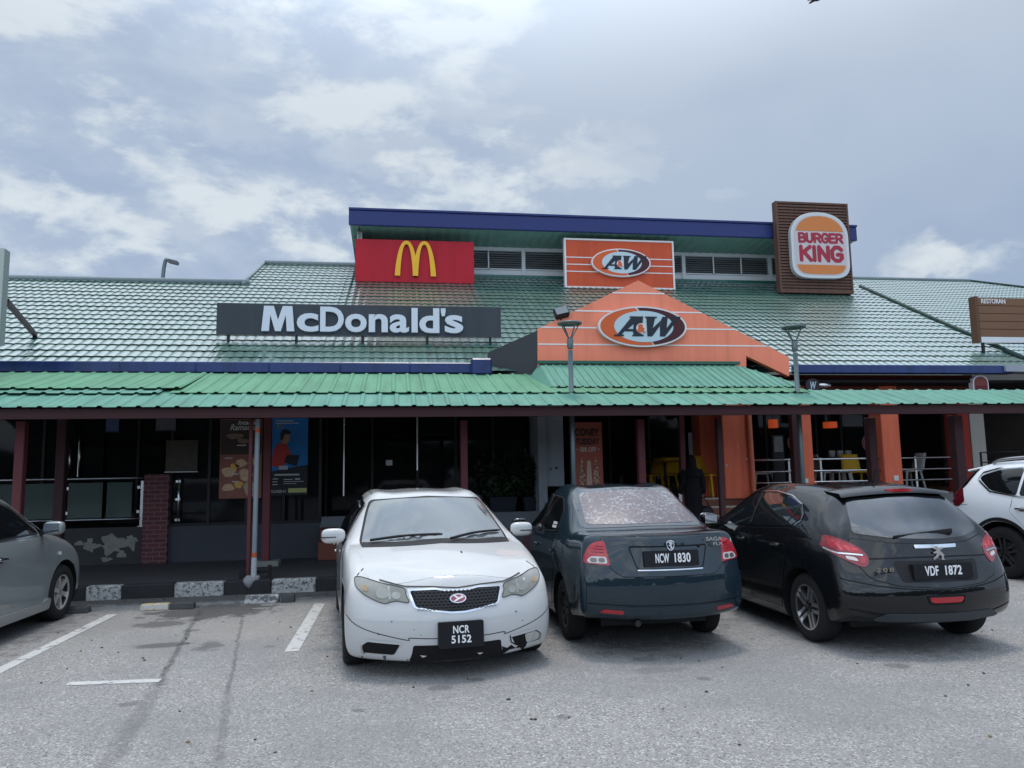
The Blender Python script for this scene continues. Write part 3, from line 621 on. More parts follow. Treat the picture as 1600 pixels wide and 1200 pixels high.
# shop front of the orange restaurant, set back behind the terrace
YB = YF+3.2
glazing(at(890, 700, YB).x, at(1075, 700, YB).x, ZT, zh, YB, 3, m_glass)
glazing(at(1075, 700, YB).x, 11.5, ZT, zh, YB, 7, m_gdark)
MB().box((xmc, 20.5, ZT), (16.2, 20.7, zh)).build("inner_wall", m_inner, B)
a, b = at(1075, 700, YB).x, at(1093, 700, YB).x; MB().box((a, YB-.05, at(1083, 716, YB).z), (b, YB-.035, at(1083, 676, YB).z)).build("menu_board", mat("menu_grey", (.30, .32, .34), .5), B)
for px, y0_, y1_, dy in ((537, 650, 775, 1.15), (652, 650, 735, .95), (122, 690, 745, 1.5)):
    a = at(px, y1_, YF+dy); b_ = at(px, y0_, YF+dy); MB().box((a.x-.012, YF+dy-.02, a.z), (a.x+.012, YF+dy, min(b_.z, zh))).build("frame_edge", m_steel, B)
def column(p0, p1, Y, m=m_orange, z0=None, z1=3.24, d=.42):
    a, b = at(p0, 715, Y).x, at(p1, 715, Y).x
    o = MB().box((a, Y, ZT if z0 is None else z0), (b, Y+d, z1)).build("column", m, B); bv = o.modifiers.new("b", 'BEVEL'); bv.width = .012; return o
c1 = column(1131, 1172, YF-.12, z0=ZT-.02); column(1095, 1124, YF+.62); column(1253, 1271, YF-.02); column(1381, 1409, YF-.02); column(1502, 1519, YF+.3, mat("deep_red", (.28, .03, .025), .7))
a, b = at(1519, 700, YF+.5).x, at(1541, 700, YF+.5).x; MB().box((a, YF+.5, .18), (b, YF+.7, 3.2)).build("end_panel", mat("cream_panel", (.42, .40, .36), .7, var=.1), B)
MB().box((at(1175, 600, YF+.05).x, YF+.05, at(1200, 612, YF).z), (at(1520, 600, YF+.05).x, YF+.2, at(1200, 585, YF).z)).build("lintel", mat("lintel_red", (.17, .035, .025), .7), B)
MB().box((at(1375, 600, YF).x, YF, at(1390, 612, YF).z), (at(1400, 600, YF).x, YF+.25, 3.24)).build("column", m_orange, B)
# wall damage spots and downpipe on the big orange column
x = at(1172, 700, YF-.2).x
pp = [(x+.01, YF-.19, 3.2), (x+.03, YF-.19, at(1175, 764, YF).z), (x+.05, YF-.19, at(1177, 771, YF).z), (x-.02, YF-.30, at(1172, 775, YF).z), (x-.10, YF-.42, at(1168, 778, YF).z), (x-.14, YF-.46, at(1166, 786, YF).z)]
MB().tube(pp, [.05, .05, .06, .062, .062, .06], 14).build("downpipe", mat("pipe_orange", (.55, .15, .09), .5), B, smooth=True)
mb = MB()
for (px, py, r) in ((1135, 727, .03), (1142, 728, .012), (1167, 717, .028), (1170, 727, .016), (1153, 698, .014), (1153, 694, .01)):
    p = at(px, py, YF-.122); mb.ell(p, (r, .006, r*.9), 1, 10, 6)
mb.build("chipped_plaster", mat("bare_plaster", (.55, .42, .38), .8), B)
mb = MB()
for (px, py) in ((1259, 752), (1400, 747)):
    p = at(px, py, YF-.03); mb.box((p.x-.05, YF-.045, p.z-.05), (p.x+.05, YF-.02, p.z+.05))
mb.build("socket_box", m_white, B)
# ------------------------------------------------------------------ covered walkway
K = thing("walkway_canopy", "long low walkway canopy of green ribbed metal sheets on maroon steel posts", "canopy", (2, YE, 0))
mc1 = mat("canopy_green", (.10, .255, .15), .6, streak=(7, .7, .7, .24), var=.25, vscale=1.1, coat=.0, dirt=.35, dirtcol=(.13, .30, .20))
mc2 = mat("canopy_teal", (.10, .255, .19), .6, streak=(7, .7, .7, .24), var=.25, vscale=1.3, coat=.0, dirt=.4, dirtcol=(.20, .36, .30))
def ribbed(name, x0, x1, y0, z0, y1, z1, m, pitch=.245, skew=0.0, edge=None, parent=K, wave=.006):
    n = int((x1-x0)/pitch); vs = []; prof = ((0, 0), (.62, 0), (.70, .017), (.86, .017), (.94, 0)); st = 7
    rw = [random.uniform(-wave, wave) for _ in range(n+1)]
    xs = [(x0+(i+f)*pitch, h, i) for i in range(n) for f, h in prof]+[(x0+n*pitch, 0, n)]
    for j in range(st+1):
        t = j/st
        for (x, h, i) in xs:
            xx = x+skew*t; ya, za = y0, z0
            if edge: ya, yb, za, zb_ = edge(xx)
            else: yb, zb_ = y1, z1
            vs.append((xx, ya+(yb-ya)*t - (rw[i]*.8 if j == 0 else 0), za+(zb_-za)*t+h-.004*math.sin(t*math.pi)*(1+math.sin(i*.9))+(rw[i]*.5 if j == 0 else 0)))
    k = len(xs); fs = [(j*k+i, j*k+i+1, (j+1)*k+i+1, (j+1)*k+i) for j in range(st) for i in range(k-1)]
    mb = MB().add(vs, fs); o = mb.build(name, m, parent, fix=False); s = o.modifiers.new("s", 'SOLIDIFY'); s.thickness = .006; s.offset = -1; return o
ze = at(850, 633, YE).z; zk = at(850, 585, YR-.13).z
ymid = YE+.95
xb = at(1262, 610, YE+1.0).x; xl_ = at(264, 612, YE+.7).x
z612 = at(600, 613, YE+.70).z; zj = ze+(z612-.03-ze)*.95/.70
ribbed("canopy_sheet", -9, 16, YE, ze, ymid, zj, mc2, .245)
ribbed("canopy_sheet", xl_, xb, YE+.70, z612, YR-.13, zk, mc1, .232)
ribbed("canopy_sheet", -9, xl_+.12, YE+.86, at(100, 606, YE+.86).z, YR-.13, zk+.01, mc1, .245)
ribbed("canopy_sheet", -9, xl_+.02, YE+.66, at(100, 614, YE+.66).z, YE+1.5, at(100, 614, YE+.66).z+.25, mc2, .245)
# small hipped roof below the gable
q0, q1 = at(848, 569, YG-.15), at(1150, 567, YG-.15); e0, e1 = at(893, 604, YE+1.05), at(1262, 608, YE+1.05)
def hip(x):
    if x <= q1.x: return (e0.y, q0.y, e0.z+(x-e0.x)*0, q0.z)
    t = max(0.0, (e1.x-x)/(e1.x-q1.x)); return (e0.y, e0.y+(q0.y-e0.y)*t, e0.z, e0.z+(q0.z-e0.z)*t)
ribbed("porch_roof", q0.x-.06, e1.x, 0, 0, 0, 0, mc2, .13, edge=hip, wave=.004)
MB().add([(q0.x-.06, q0.y, q0.z), (q0.x-.06, e0.y, e0.z), (q0.x-.42, q0.y, e0.z+.05)], [(0, 1, 2)]).build("porch_roof", mc2, K, fix=False)
MB().bar((q0.x-.1, q0.y-.02, q0.z+.03), (q1.x+.05, q0.y-.02, q0.z+.03), .10, .05).build("ridge_flashing", mat("flash_green", (.03, .12, .085), .4), K)
# timber and steel under the sheets
mb = MB().box((-9, YE+.10, ze-.13), (16, YE+.16, ze-.012)); mb.box((-9, YE+.095, ze-.15), (16, YE+.20, ze-.132)); mb.build("beam", mat("beam_maroon", (.05, .020, .021), .6, var=.3, vscale=2), K)
MB().box((-9, YR-.28, zk-.17), (xb-.1, YR-.20, zk-.05)).build("beam", m_maroon, K)
mb = MB()
for i in range(16):
    x = -8.5+i*1.13
    if x < xb-.2: MB().bar((x, YE+.2, ze-.09), (x, YR-.29, zk-.13), .05, .08).build("rafter", m_maroon, K)
def post(px0, px1, Y, m, zb_=.18, zt=None):
    a, b = at(px0, 720, Y).x, at(px1, 720, Y).x
    o = MB().box((a, Y, zb_), (b, Y+(b-a), zt or (ze-.13 if Y < 12 else zk-.13))).build("post", m, K); bv = o.modifiers.new("b", 'BEVEL'); bv.width = .008; return o
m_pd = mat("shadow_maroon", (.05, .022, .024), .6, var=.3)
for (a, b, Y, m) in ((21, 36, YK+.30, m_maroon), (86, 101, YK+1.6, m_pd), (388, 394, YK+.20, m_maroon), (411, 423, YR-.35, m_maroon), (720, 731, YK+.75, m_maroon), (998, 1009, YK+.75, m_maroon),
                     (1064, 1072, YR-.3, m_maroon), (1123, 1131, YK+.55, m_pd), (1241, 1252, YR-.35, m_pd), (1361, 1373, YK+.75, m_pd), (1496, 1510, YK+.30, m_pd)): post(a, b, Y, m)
a = at(417, 720, YR-.35); MB().box((a.x-.16, YR-.42, .175), (a.x+.22, YR-.12, .265)).build("post_foot", mat("post_concrete", (.20, .20, .19), .85, var=.3), K)
# grey drain post with orange bands, set in a lump of concrete on the kerb
px_ = at(396, 915, YK+.10); dp = thing("drain_post", "slim grey post with orange bands standing in a lump of concrete on the kerb", "post", (px_.x, YK+.1, .18))
t0, t1 = Vector((px_.x, YK+.10, .17)), at(401, 655, YK+.10); t1 = Vector((px_.x+.012, YK+.10, t1.z))
def on(t): return t0.lerp(t1, t)
MB().tube([on(0), on(.14)], .040, 16).build("base_sleeve", mat("sleeve_pale", (.40, .42, .43), .6, var=.2), dp, smooth=False)
MB().tube([on(.13), on(1)], .034, 16).build("pole", mat("post_grey", (.21, .235, .25), .5, var=.1), dp)
for (a, b) in ((.145, .17), (.915, .94)): MB().tube([on(a), on(b)], .0362, 16).build("band", mat("band_orange", (.50, .10, .03), .6), dp)
mb = MB().ell((px_.x-.03, YK+.08, .16), (.105, .09, .085), .8, 16, 8)
for i, v in enumerate(mb.v): mb.v[i] = (v[0]+.02*math.sin(31*v[2]+9*v[0]), v[1]-.02*math.sin(27*v[0]), v[2]+.02*math.sin(40*v[0]+3))
mb.build("concrete_footing", mat("footing", (.24, .245, .25), .9, var=.35, vscale=12), dp, smooth=True)
b1 = MB().box((px_.x-.22, YK+.22, .18), (px_.x-.13, YK+.30, .33)); b1.box((px_.x+.17, YK+.22, .18), (px_.x+.21, YK+.30, .36)); b1.box((px_.x-.13, YK+.24, .25), (px_.x+.17, YK+.27, .29)); b1.build("anchor_frame", m_frame, dp)
# ------------------------------------------------------------------ lamps
m_lamp = mat("lamp_grey", (.13, .165, .172), .4, metal=.4)
def lamp(px, pyt, Y, label, pyr):
    top = at(px, pyt, Y); t = thing("street_lamp", label, "street lamp", (top.x, Y, .18), "ring lamps rising through the canopy")
    MB().tube([(top.x, Y, .18), (top.x, Y, top.z-.42)], .038, 14).build("pole", m_lamp, t, smooth=True)
    MB().lathe([(.04, -.40), (.05, -.37), (.05, -.25), (.035, -.22), (.0, -.21)], 16, c=top).build("collar", m_lamp, t, smooth=True)
    for k in range(4):
        an = R(20+90*k); dx, dy = math.cos(an), math.sin(an)
        MB().bar((top.x+dx*.035, Y+dy*.035, top.z-.23), (top.x+dx*.17, Y+dy*.17, top.z-.005), .02, .010).build("arm", m_lamp, t)
    mb = MB().lathe([(.155, .0), (.192, -.010), (.197, .003), (.192, .020), (.155, .024), (.15, .012), (.155, 0)], 36, c=top); mb.build("ring", m_lamp, t, smooth=True)
    MB().lathe([(.151, .012), (.05, .016), (0, .018)], 24, c=top).build("diffuser", mat("lamp_diffuser", (.10, .13, .13), .3), t, smooth=True)
lamp(890, 506, YE+.75, "left ring-topped lamp post rising through the canopy in front of the orange gable", 0)
lamp(1240, 512, YE+.75, "right ring-topped lamp post standing clear of the gable's lower corner", 0)
far = at(252, 440, 34); t = thing("street_lamp", "distant curved street lamp showing above the left roof ridge", "street lamp", (far.x, 34, 0))
tp = at(258, 405, 34); hd = at(266, 409, 34)
MB().tube(spline([(far.x, 34, 0), (far.x+.02, 34, far.z-1), (far.x+.05, 34, far.z), (far.x+.1, 34, tp.z-.3), (tp.x+.05, 34, tp.z-.02), (hd.x, 34, hd.z)], 6), .08, 10).build("pole", m_lamp, t, smooth=True)
h2 = at(274, 413, 34); MB().bar((hd.x-.05, 34, hd.z+.03), (h2.x+.1, 34, h2.z+.05), .35, .13).build("lamp_head", mat("lamp_dark", (.10, .11, .12), .5), t)
# flood light on the gable
p = at(876, 489, YG); t = thing("flood_light", "small black flood light tilted on the left edge of the orange gable", "flood light", (p.x, YG, p.z))
Mf = Matrix.Translation((p.x, YG-.05, p.z)) @ Matrix.Rotation(R(-14), 4, 'Y') @ Matrix.Rotation(R(-25), 4, 'X')
def tb(a, b): m = MB().box(a, b); m.v = [tuple(Mf @ Vector(v)) for v in m.v]; return m
tb((-.13, -.06, -.09), (.13, .08, .09)).build("housing", m_frame, t).modifiers.new("b", 'BEVEL').width = .015
tb((-.11, -.066, -.07), (.11, -.058, .07)).build("lens", mat("flood_lens", (.20, .22, .23), .12), t)
MB().tube([(p.x, YG, p.z-.09), (p.x+.02, YG+.05, p.z-.22)], .02, 8).build("bracket", m_frame, t)
# ------------------------------------------------------------------ roof signs
def cornerbox(tl, br, Y):
    a, b = at(*tl, Y), at(*br, Y); return a.x, b.x, b.z, a.z
def legs(t, xs, zt, y, m=None, back=.25):
    for x in xs: MB().bar((x, y+.04, zt+.05), (x, y+.04, roof_z(y)-.02), .05, .05).build("leg", m or m_frame, t)
# red sign with the yellow arches
Ys = YCF-.10+.35
x0, x1, z0, z1 = cornerbox((555, 373), (741, 443), Ys)
t = thing("roof_sign", "red roof sign with tall yellow double arches, left end of the clerestory", "sign", ((x0+x1)/2, Ys, roof_z(Ys)))
MB().box((x0, Ys, z0), (x1, Ys+.16, z1)).build("sign_panel", mat("sign_red", (.42, .010, .022), .45, streak=(4, 4, .4, .18), var=.06), t)
legs(t, (x0+.4, x1-.4), z0, Ys)
ya = mat("arch_yellow", (.78, .42, .03), .4, var=.05)
ax0, ax1, az0, az1 = cornerbox((617, 377), (681, 433), Ys)
w_, h_ = ax1-ax0, az1-az0; F = frame((ax0, Ys, az0)); mb = MB()
def arch(xc, hw, side, zoff):
    outr, inn = [], []
    lw = .128*w_
    for i in range(25):
        s = i/24; a = math.pi*(1-s); xo = math.cos(a); 
        zo = (1-abs(xo)**2.35)**(1/1.45) if abs(xo) < 1 else 0
        outr.append((xc+hw*xo, h_*max(0, zo)))
        zi = (1-abs(xo)**2.6)**(1/1.35) if abs(xo) < 1 else 0
        inn.append((xc+(hw-lw)*xo, (h_-.085*w_)*max(0, zi)))
    return outr+inn[::-1]
hw = w_*.282
for k, xc in enumerate((w_*.282, w_*.718)):
    pg = arch(xc, hw, 0, 0); pg = [(p[0], p[1]+(0 if True else 0)) for p in pg]
    mb.prism(pg, F, .0, .09+.002*k)
mb.build("arches_logo", ya, t)
# big grey sign with white letters
Ym = onroof(560, 535).y-.1
x0, x1, z0, z1 = cornerbox((339, 473), (783, 527), Ym); 
t = thing("roof_sign", "long dark grey sign with white raised lettering standing on the left roof slope", "sign", ((x0+x1)/2, Ym, roof_z(Ym)))
MB().box((x0, Ym, z0), (x1, Ym+.14, z1)).build("sign_panel", mat("sign_grey", (.046, .056, .066), .5, streak=(4, 4, .4, .2), var=.08), t)
legs(t, [x0+(x1-x0)*f for f in (.04, .27, .50, .73, .96)], z0, Ym)
tx0, tx1, tz0, tz1 = cornerbox((410, 478), (724, 522), Ym)
mw_ = mat("letter_white", (.60, .64, .68), .5, var=.03); mb = MB(); F = frame((0, Ym, 0)); W_ = tx1-tx0; H_ = tz1-tz0
def letter(txt, fx0, fx1, fh, k, base=0.0, bold=.027): add_text(mb, txt, F, (fx1-fx0)*W_, fh*H_, 0, .07+.001*k, bold, cx=tx0+(fx0+fx1)/2*W_, cy=tz0+(base+fh/2)*H_)
for k, (c_, a, b, h, bs) in enumerate((("M", 0, .157, .96, .02), ("c", .169, .274, .71, .01), ("D", .282, .398, .96, .02), ("o", .404, .511, .71, .01), ("n", .521, .616, .70, .02), ("a", .625, .722, .71, .01), ("l", .735, .766, .96, .02), ("d", .774, .876, .97, .01), ("'", .884, .908, .30, .68), ("s", .904, .998, .71, .01))):
    if c_ == "M": mb.prism([(tx0+(a+(b-a)*u)*W_, tz0+(bs+h*v)*H_) for u, v in ((0, 0), (.07, 1), (.36, 1), (.50, .44), (.64, 1), (.93, 1), (1, 0), (.775, 0), (.735, .64), (.585, 0), (.415, 0), (.265, .64), (.225, 0))], F, 0, .07)
    else: letter(c_, a, b, h, k, bs)
mb.build("lettering", mw_, t)
# orange signs with the oval badge
m_sor = mat("sign_orange", (.54, .080, .028), .45, var=.08, vscale=1.5, streak=(4, 4, .4, .18)); m_lw = mat("trim_white", (.66, .63, .62), .5)
m_or2 = mat("badge_orange", (.60, .11, .030), .4, var=.05); m_br = mat("badge_brown", (.065, .016, .020), .4); m_cr = mat("badge_pale", (.46, .56, .60), .45, var=.04); m_bk = mat("badge_black", (.020, .026, .036), .4)
def ellipse(cx, cy, a, b, n=64, t0=0, t1=2*math.pi): return [(cx+a*math.cos(t0+(t1-t0)*i/n), cy+b*math.sin(t0+(t1-t0)*i/n)) for i in range(n if t1-t0 > 6.28 else n+1)]
def band(o0, i0, a0, a1, n=40):          # ring sector between an outer ellipse and a shifted inner ellipse
    A = ellipse(*o0, n, a0, a1); I = ellipse(*i0, n, a0, a1); return A+I[::-1]
A_ = [(.0, .0), (.185, .0), (.185, .09), (.150, .09), (.175, .27), (.335, .27), (.325, .09), (.285, .09), (.285, .0), (.55, .0), (.55, .09), (.505, .09), (.475, 1.0), (.30, 1.0), (.30, .93), (.335, .93), (.055, .09), (.0, .09)]
def badge(parent, cx, cz, a, b, Y, name="badge"):
    F = frame((cx, Y, cz)); f2 = F
    o = MB().prism(ellipse(0, 0, a, b), F, .0, .10).build(name, m_lw, parent)
    MB().prism(band((0, 0, a*.955, b*.92), (0.02*a, .0, a*.66, b*.76), R(100), R(283)), F, .101, .106).build("orange_crescent", m_or2, o)
    MB().prism(band((0, 0, a*.955, b*.92), (0.02*a, .0, a*.66, b*.76), R(-75), R(97)), F, .101, .106).build("brown_crescent", m_br, o)
    MB().prism(ellipse(.02*a, 0, a*.67, b*.77), F, .101, .109).build("field", m_cr, o)
    mb = MB(); s = 1.32*a; H = .98*b; sh = .30
    def tr(p, ox): return (ox+p[0]*s*.82+sh*p[1]*H*.55, -H*.50+p[1]*H)
    Ax = -.66*a
    outer = [(.0, .0), (.20, .0), (.20, .08), (.165, .08), (.20, .25), (.36, .25), (.36, .08), (.31, .08), (.31, 0), (.60, 0), (.60, .08), (.55, .08), (.55, 1), (.30, 1), (.30, .93), (.34, .93), (.07, .08), (0, .08)]
    mb.prism([tr(p, Ax) for p in [(0, 0), (.20, 0), (.20, .08), (.155, .08), (.20, .24), (.375, .24), (.37, .36), (.265, .36), (.375, .62), (.375, 1.0), (.27, 1.0), (.27, .93), (.30, .93), (.06, .08), (0, .08)]], F, .110, .116)
    mb.prism([tr(p, Ax) for p in [(.375, .0), (.375, .08), (.40, .08), (.376, .25), (.3755, 1.0), (.55, 1.0), (.565, .08), (.61, .08), (.61, 0)]], F, .110, .1165)
    Wx = -.02*a
    mb.prism([tr(p, Wx) for p in [(.0, 1), (.0, .93), (.03, .93), (.10, .0), (.20, .0), (.33, .52), (.335, .80), (.19, .42), (.215, .93), (.25, .93), (.25, 1)]], F, .110, .116)
    mb.prism([tr(p, Wx+.005) for p in [(.335, .80), (.33, .52), (.36, .0), (.46, .0), (.70, .93), (.74, .93), (.74, 1.02), (.57, 1.02), (.57, .93), (.61, .93), (.475, .42), (.47, .93), (.50, .93), (.50, 1), (.36, 1.0)]], F, .110, .1165)
    mb.build("lettering", m_bk, o)
    mb = MB().prism(ellipse(-.045*a, -.10*b, .115*a, .25*b, 24), F, .117, .119); mb.build("ampersand_halo", m_lw, o)
    mb = add_text(MB(), "&", F, .19*a, .42*b, .119, .123, .05, cx=-.045*a, cy=-.10*b); mb.build("ampersand", m_or2, o)
    add_text(MB(), "®", F, .07*a, .11*b, .110, .112, .0, cx=.40*a, cy=-.42*b).build("trademark", m_bk, o)
    return o
Ya = YCF+.12
x0, x1, z0, z1 = cornerbox((882, 373), (1054, 452), Ya)
t = thing("roof_sign", "orange roof sign with a white edge and small oval badge behind the gable tip", "sign", ((x0+x1)/2, Ya, roof_z(Ya)))
MB().box((x0, Ya, z0), (x1, Ya+.15, z1)).build("sign_panel", m_sor, t)
fr = MB(); fr.box((x0-.02, Ya-.02, z0-.02), (x0+.03, Ya+.155, z1+.02)); fr.box((x1-.03, Ya-.02, z0-.02), (x1+.02, Ya+.155, z1+.02)); fr.box((x0+.03, Ya-.018, z0-.02), (x1-.03, Ya+.153, z0+.03)); fr.box((x0+.03, Ya-.018, z1-.03), (x1-.03, Ya+.153, z1+.02)); fr.build("frame", m_lw, t)
mb = MB()
for py in (402, 413, 424): z = at(900, py, Ya).z; mb.box((x0+.03, Ya-.008, z-.014), (x1-.03, Ya+.01, z+.014))
mb.build("stripe", m_lw, t)
c_ = at(969, 412, Ya); badge(t, c_.x, c_.z, (at(1015, 412, Ya).x-at(923, 412, Ya).x)/2, (at(969, 390, Ya).z-at(969, 433.5, Ya).z)/2, Ya-.012)
legs(t, (x0+.3, x1-.3), z0, Ya)
c_ = at(1001.5, 512, YG); t = thing("gable_sign", "large oval badge sign with orange and brown crescents on the gable front", "sign", (c_.x, YG, c_.z))
badge(t, c_.x, c_.z, (at(1070, 512, YG).x-at(933, 512, YG).x)/2, (at(1001, 481, YG).z-at(1001, 544, YG).z)/2, YG-.012, "oval_board")
# brown slatted tower with the bun-shaped badge
Yb = YCF-.35
x0, x1, z0, z1 = cornerbox((1211, 314), (1334, 459), Yb)
t = thing("roof_sign", "tall brown slatted board with a rounded orange bun badge, right of the clerestory", "sign", ((x0+x1)/2, Yb, roof_z(Yb)))
m_bw = mat("slat_brown", (.115, .060, .042), .6, streak=(6, 6, .4, .25), var=.18, vscale=2); m_bd = mat("slat_shadow", (.04, .022, .018), .7)
MB().box((x0+.01, Yb+.03, z0+.01), (x1-.01, Yb+.20, z1-.01)).build("board", m_bd, t)
mb = MB(); ns = 29
for i in range(ns):
    za = z0+.06+(z1-z0-.12)*i/ns; zb2 = za+(z1-z0-.12)/ns*.62; mb.box((x0+.06, Yb, za), (x1-.05, Yb+.03, zb2))
mb.build("slats", m_bw, t)
fr = MB(); fr.box((x0, Yb-.01, z0), (x0+.06, Yb+.21, z1)); fr.box((x1-.05, Yb-.01, z0), (x1, Yb+.21, z1)); fr.box((x0+.06, Yb-.008, z1-.06), (x1-.05, Yb+.208, z1)); fr.box((x0+.06, Yb-.008, z0), (x1-.05, Yb+.208, z0+.06)); fr.build("frame", m_bw, t)
legs(t, (x0+.3, x1-.3), z0, Yb+.2); 
bx0, bx1, bz0, bz1 = cornerbox((1229, 333), (1325, 438), Yb); cx, cz = (bx0+bx1)/2, (bz0+bz1)/2; F = frame((cx, Yb, cz)); hw, hh = (bx1-bx0)/2, (bz1-bz0)/2
def bun(k, k2=None):
    k2 = k2 or k; ht = hh*k2; w2 = hw*k
    top = [(w2*math.copysign(abs(math.cos(a))**.86, math.cos(a)), .28*hh+(ht-.28*hh)*math.sin(a)**.95) for a in [math.pi*i/28 for i in range(29)]]
    bot = [(w2*math.copysign(abs(math.cos(a))**.42, math.cos(a)), -.55*hh-(ht-.55*hh)*abs(math.sin(a))**.9) for a in [math.pi+math.pi*i/20 for i in range(21)]]
    return top+bot
m_silver = mat("badge_rim", (.52, .54, .54), .35, metal=.2, var=.05); m_bun = mat("bun_orange", (.56, .19, .055), .5, var=.05); m_bpk = mat("badge_field", (.52, .46, .46), .5, var=.04); m_bkr = mat("badge_red", (.33, .030, .050), .5)
bo = MB().prism(bun(1), F, 0, .16).build("bun_badge", m_silver, t); bo.modifiers.new("b", 'BEVEL').width = .015
MB().prism(bun(.90, .91), F, .161, .165).build("field", m_bpk, bo)
def clip(poly, zlim, above):
    out = []
    for i in range(len(poly)):
        a, b = poly[i-1], poly[i]; ia = (a[1] >= zlim) == above; ib = (b[1] >= zlim) == above
        if ia != ib: s = (zlim-a[1])/(b[1]-a[1]); out.append((a[0]+(b[0]-a[0])*s, zlim))
        if ib: out.append(b)
    return out
MB().prism(rnd(clip(bun(.84, .88), .42*hh, True), .03), F, .166, .172).build("upper_bun", m_bun, bo)
MB().prism(rnd(clip(bun(.84, .88), -.60*hh, False), .03), F, .166, .172).build("lower_bun", m_bun, bo)
STK = {'B': [[(.08,0),(.08,1),(.5,1),(.72,.9),(.72,.62),(.5,.52),(.08,.52)],[(.5,.52),(.8,.42),(.8,.1),(.5,0),(.08,0)]], 'U': [[(.08,1),(.08,.25),(.25,0),(.55,0),(.75,.25),(.75,1)]],
 'R': [[(.08,0),(.08,1),(.5,1),(.75,.88),(.75,.58),(.5,.46),(.08,.46)],[(.45,.46),(.8,0)]], 'G': [[(.78,.82),(.6,1),(.3,1),(.08,.75),(.08,.25),(.3,0),(.6,0),(.8,.2),(.8,.45),(.48,.45)]],
 'E': [[(.7,1),(.08,1),(.08,0),(.7,0)],[(.08,.5),(.6,.5)]], 'K': [[(.08,0),(.08,1)],[(.75,1),(.12,.48)],[(.3,.6),(.78,0)]], 'I': [[(.08,0),(.08,1)]], 'N': [[(.08,0),(.08,1),(.75,0),(.75,1)]]}
def strokes(mb, txt, F, x0, x1, zb_, h, r, d0, adv):
    tot = sum(adv.get(c, .98) for c in txt)-.15; x = 0; k = 0
    for c in txt:
        for st in STK[c]:
            pts = [Vector((x0+(x+p[0])/tot*(x1-x0), zb_+p[1]*h)) for p in st]
            for i in range(len(pts)-1):
                a, b = pts[i], pts[i+1]; an = math.atan2(b.y-a.y, b.x-a.x); k += 1
                cap_ = [(b.x+r*math.cos(an-math.pi/2+math.pi*j/8), b.y+r*math.sin(an-math.pi/2+math.pi*j/8)) for j in range(9)]+[(a.x+r*math.cos(an+math.pi/2+math.pi*j/8), a.y+r*math.sin(an+math.pi/2+math.pi*j/8)) for j in range(9)]
                mb.prism(cap_, F, d0, d0+.006+.0004*(k % 12))
        x += adv.get(c, .98)
mb = MB(); strokes(mb, "BURGER", F, -.74*hw, .78*hw, .09*hh, .25*hh, .037*hh, .166, {'E': .86}); strokes(mb, "KING", F, -.72*hw, .74*hw, -.46*hh, .40*hh, .058*hh, .166, {'I': .36})
mb.build("lettering", m_bkr, bo)
# brown restaurant sign at the right edge, pale sign at the left edge
Yr = 14.6
a = at(1521, 463, Yr); b = at(1600, 535, Yr); z0 = at(1521, 535, Yr).z; z1 = a.z
t = thing("roof_sign", "brown timber roof sign with a small white word at the right edge", "sign", (a.x+1.6, Yr, roof_z(Yr)))
mwood = mat("timber_brown", (.17, .090, .050), .6, var=.15)
MB().box((a.x+.03, Yr+.02, z0+.13), (a.x+3.6, Yr+.14, z1-.02)).build("board", mat("timber_gap", (.05, .028, .018), .7), t)
mb = MB(); nb = 5
for i in range(nb): za = z0+.13+(z1-z0-.15)*i/nb; mb.box((a.x+.08, Yr, za), (a.x+3.6, Yr+.02, za+(z1-z0-.15)/nb-.012))
mb.build("planks", mwood, t); MB().box((a.x, Yr-.03, z0), (a.x+.075, Yr+.16, z1)).build("end_post", mat("timber_end", (.11, .055, .033), .6), t)
MB().box((a.x+.08, Yr-.01, z0+.0), (a.x+3.6, Yr+.15, z0+.125)).build("white_rail", m_white, t)
tl, tr_ = at(1532, 467, Yr), at(1570, 475, Yr)
add_text(MB(), "RESTORAN", frame((0, Yr, 0)), tr_.x-tl.x, tl.z-tr_.z, .004, .02, .015, cx=(tl.x+tr_.x)/2, cy=(tl.z+tr_.z)/2).build("lettering", m_lw, t)
legs(t, (a.x+.16, a.x+2.2), z0, Yr)
Yl = 11.9
a = at(7, 388, Yl); c_ = at(15, 392, Yl); z0 = at(8, 541, Yl).z
t = thing("roof_sign", "pale grey sign box seen edge-on at the far left, propped by a dark strut", "sign", (a.x-1.2, Yl, roof_z(14.0)))
mps = mat("sign_pale", (.38, .42, .38), .5, var=.08)
Yl2 = Yl+.35; e = at(15, 392, Yl2)
MB().box((a.x-2.6, Yl, z0), (a.x, Yl+.02, a.z)).build("sign_face", mps, t); MB().hexa([(a.x-2.6, Yl+.022, z0), (a.x+.002, Yl+.022, z0), (a.x+.02, Yl+.13, z0+.03), (a.x-2.6, Yl+.13, z0+.03), (a.x-2.6, Yl+.022, a.z), (a.x+.002, Yl+.022, a.z), (a.x+.02, Yl+.13, a.z-.02), (a.x-2.6, Yl+.13, a.z-.02)]).build("sign_side", mat("sign_edge", (.25, .28, .27), .5), t)
p1 = onroof(55, 526); p0 = at(12, 470, Yl+.35)
MB().bar((a.x-.1, Yl+.35, p0.z), (p1.x, p1.y, p1.z+.03), .07, .07).build("strut", mat("strut_dark", (.045, .03, .035), .6), t)
MB().bar((a.x-.2, Yl+.2, z0-.01), (a.x-.2, Yl+.2, 3.2), .06, .06).build("leg", m_frame, t); MB().bar((a.x-2.2, Yl+.2, z0-.01), (a.x-2.2, Yl+.2, 3.2), .06, .06).build("leg", m_frame, t)
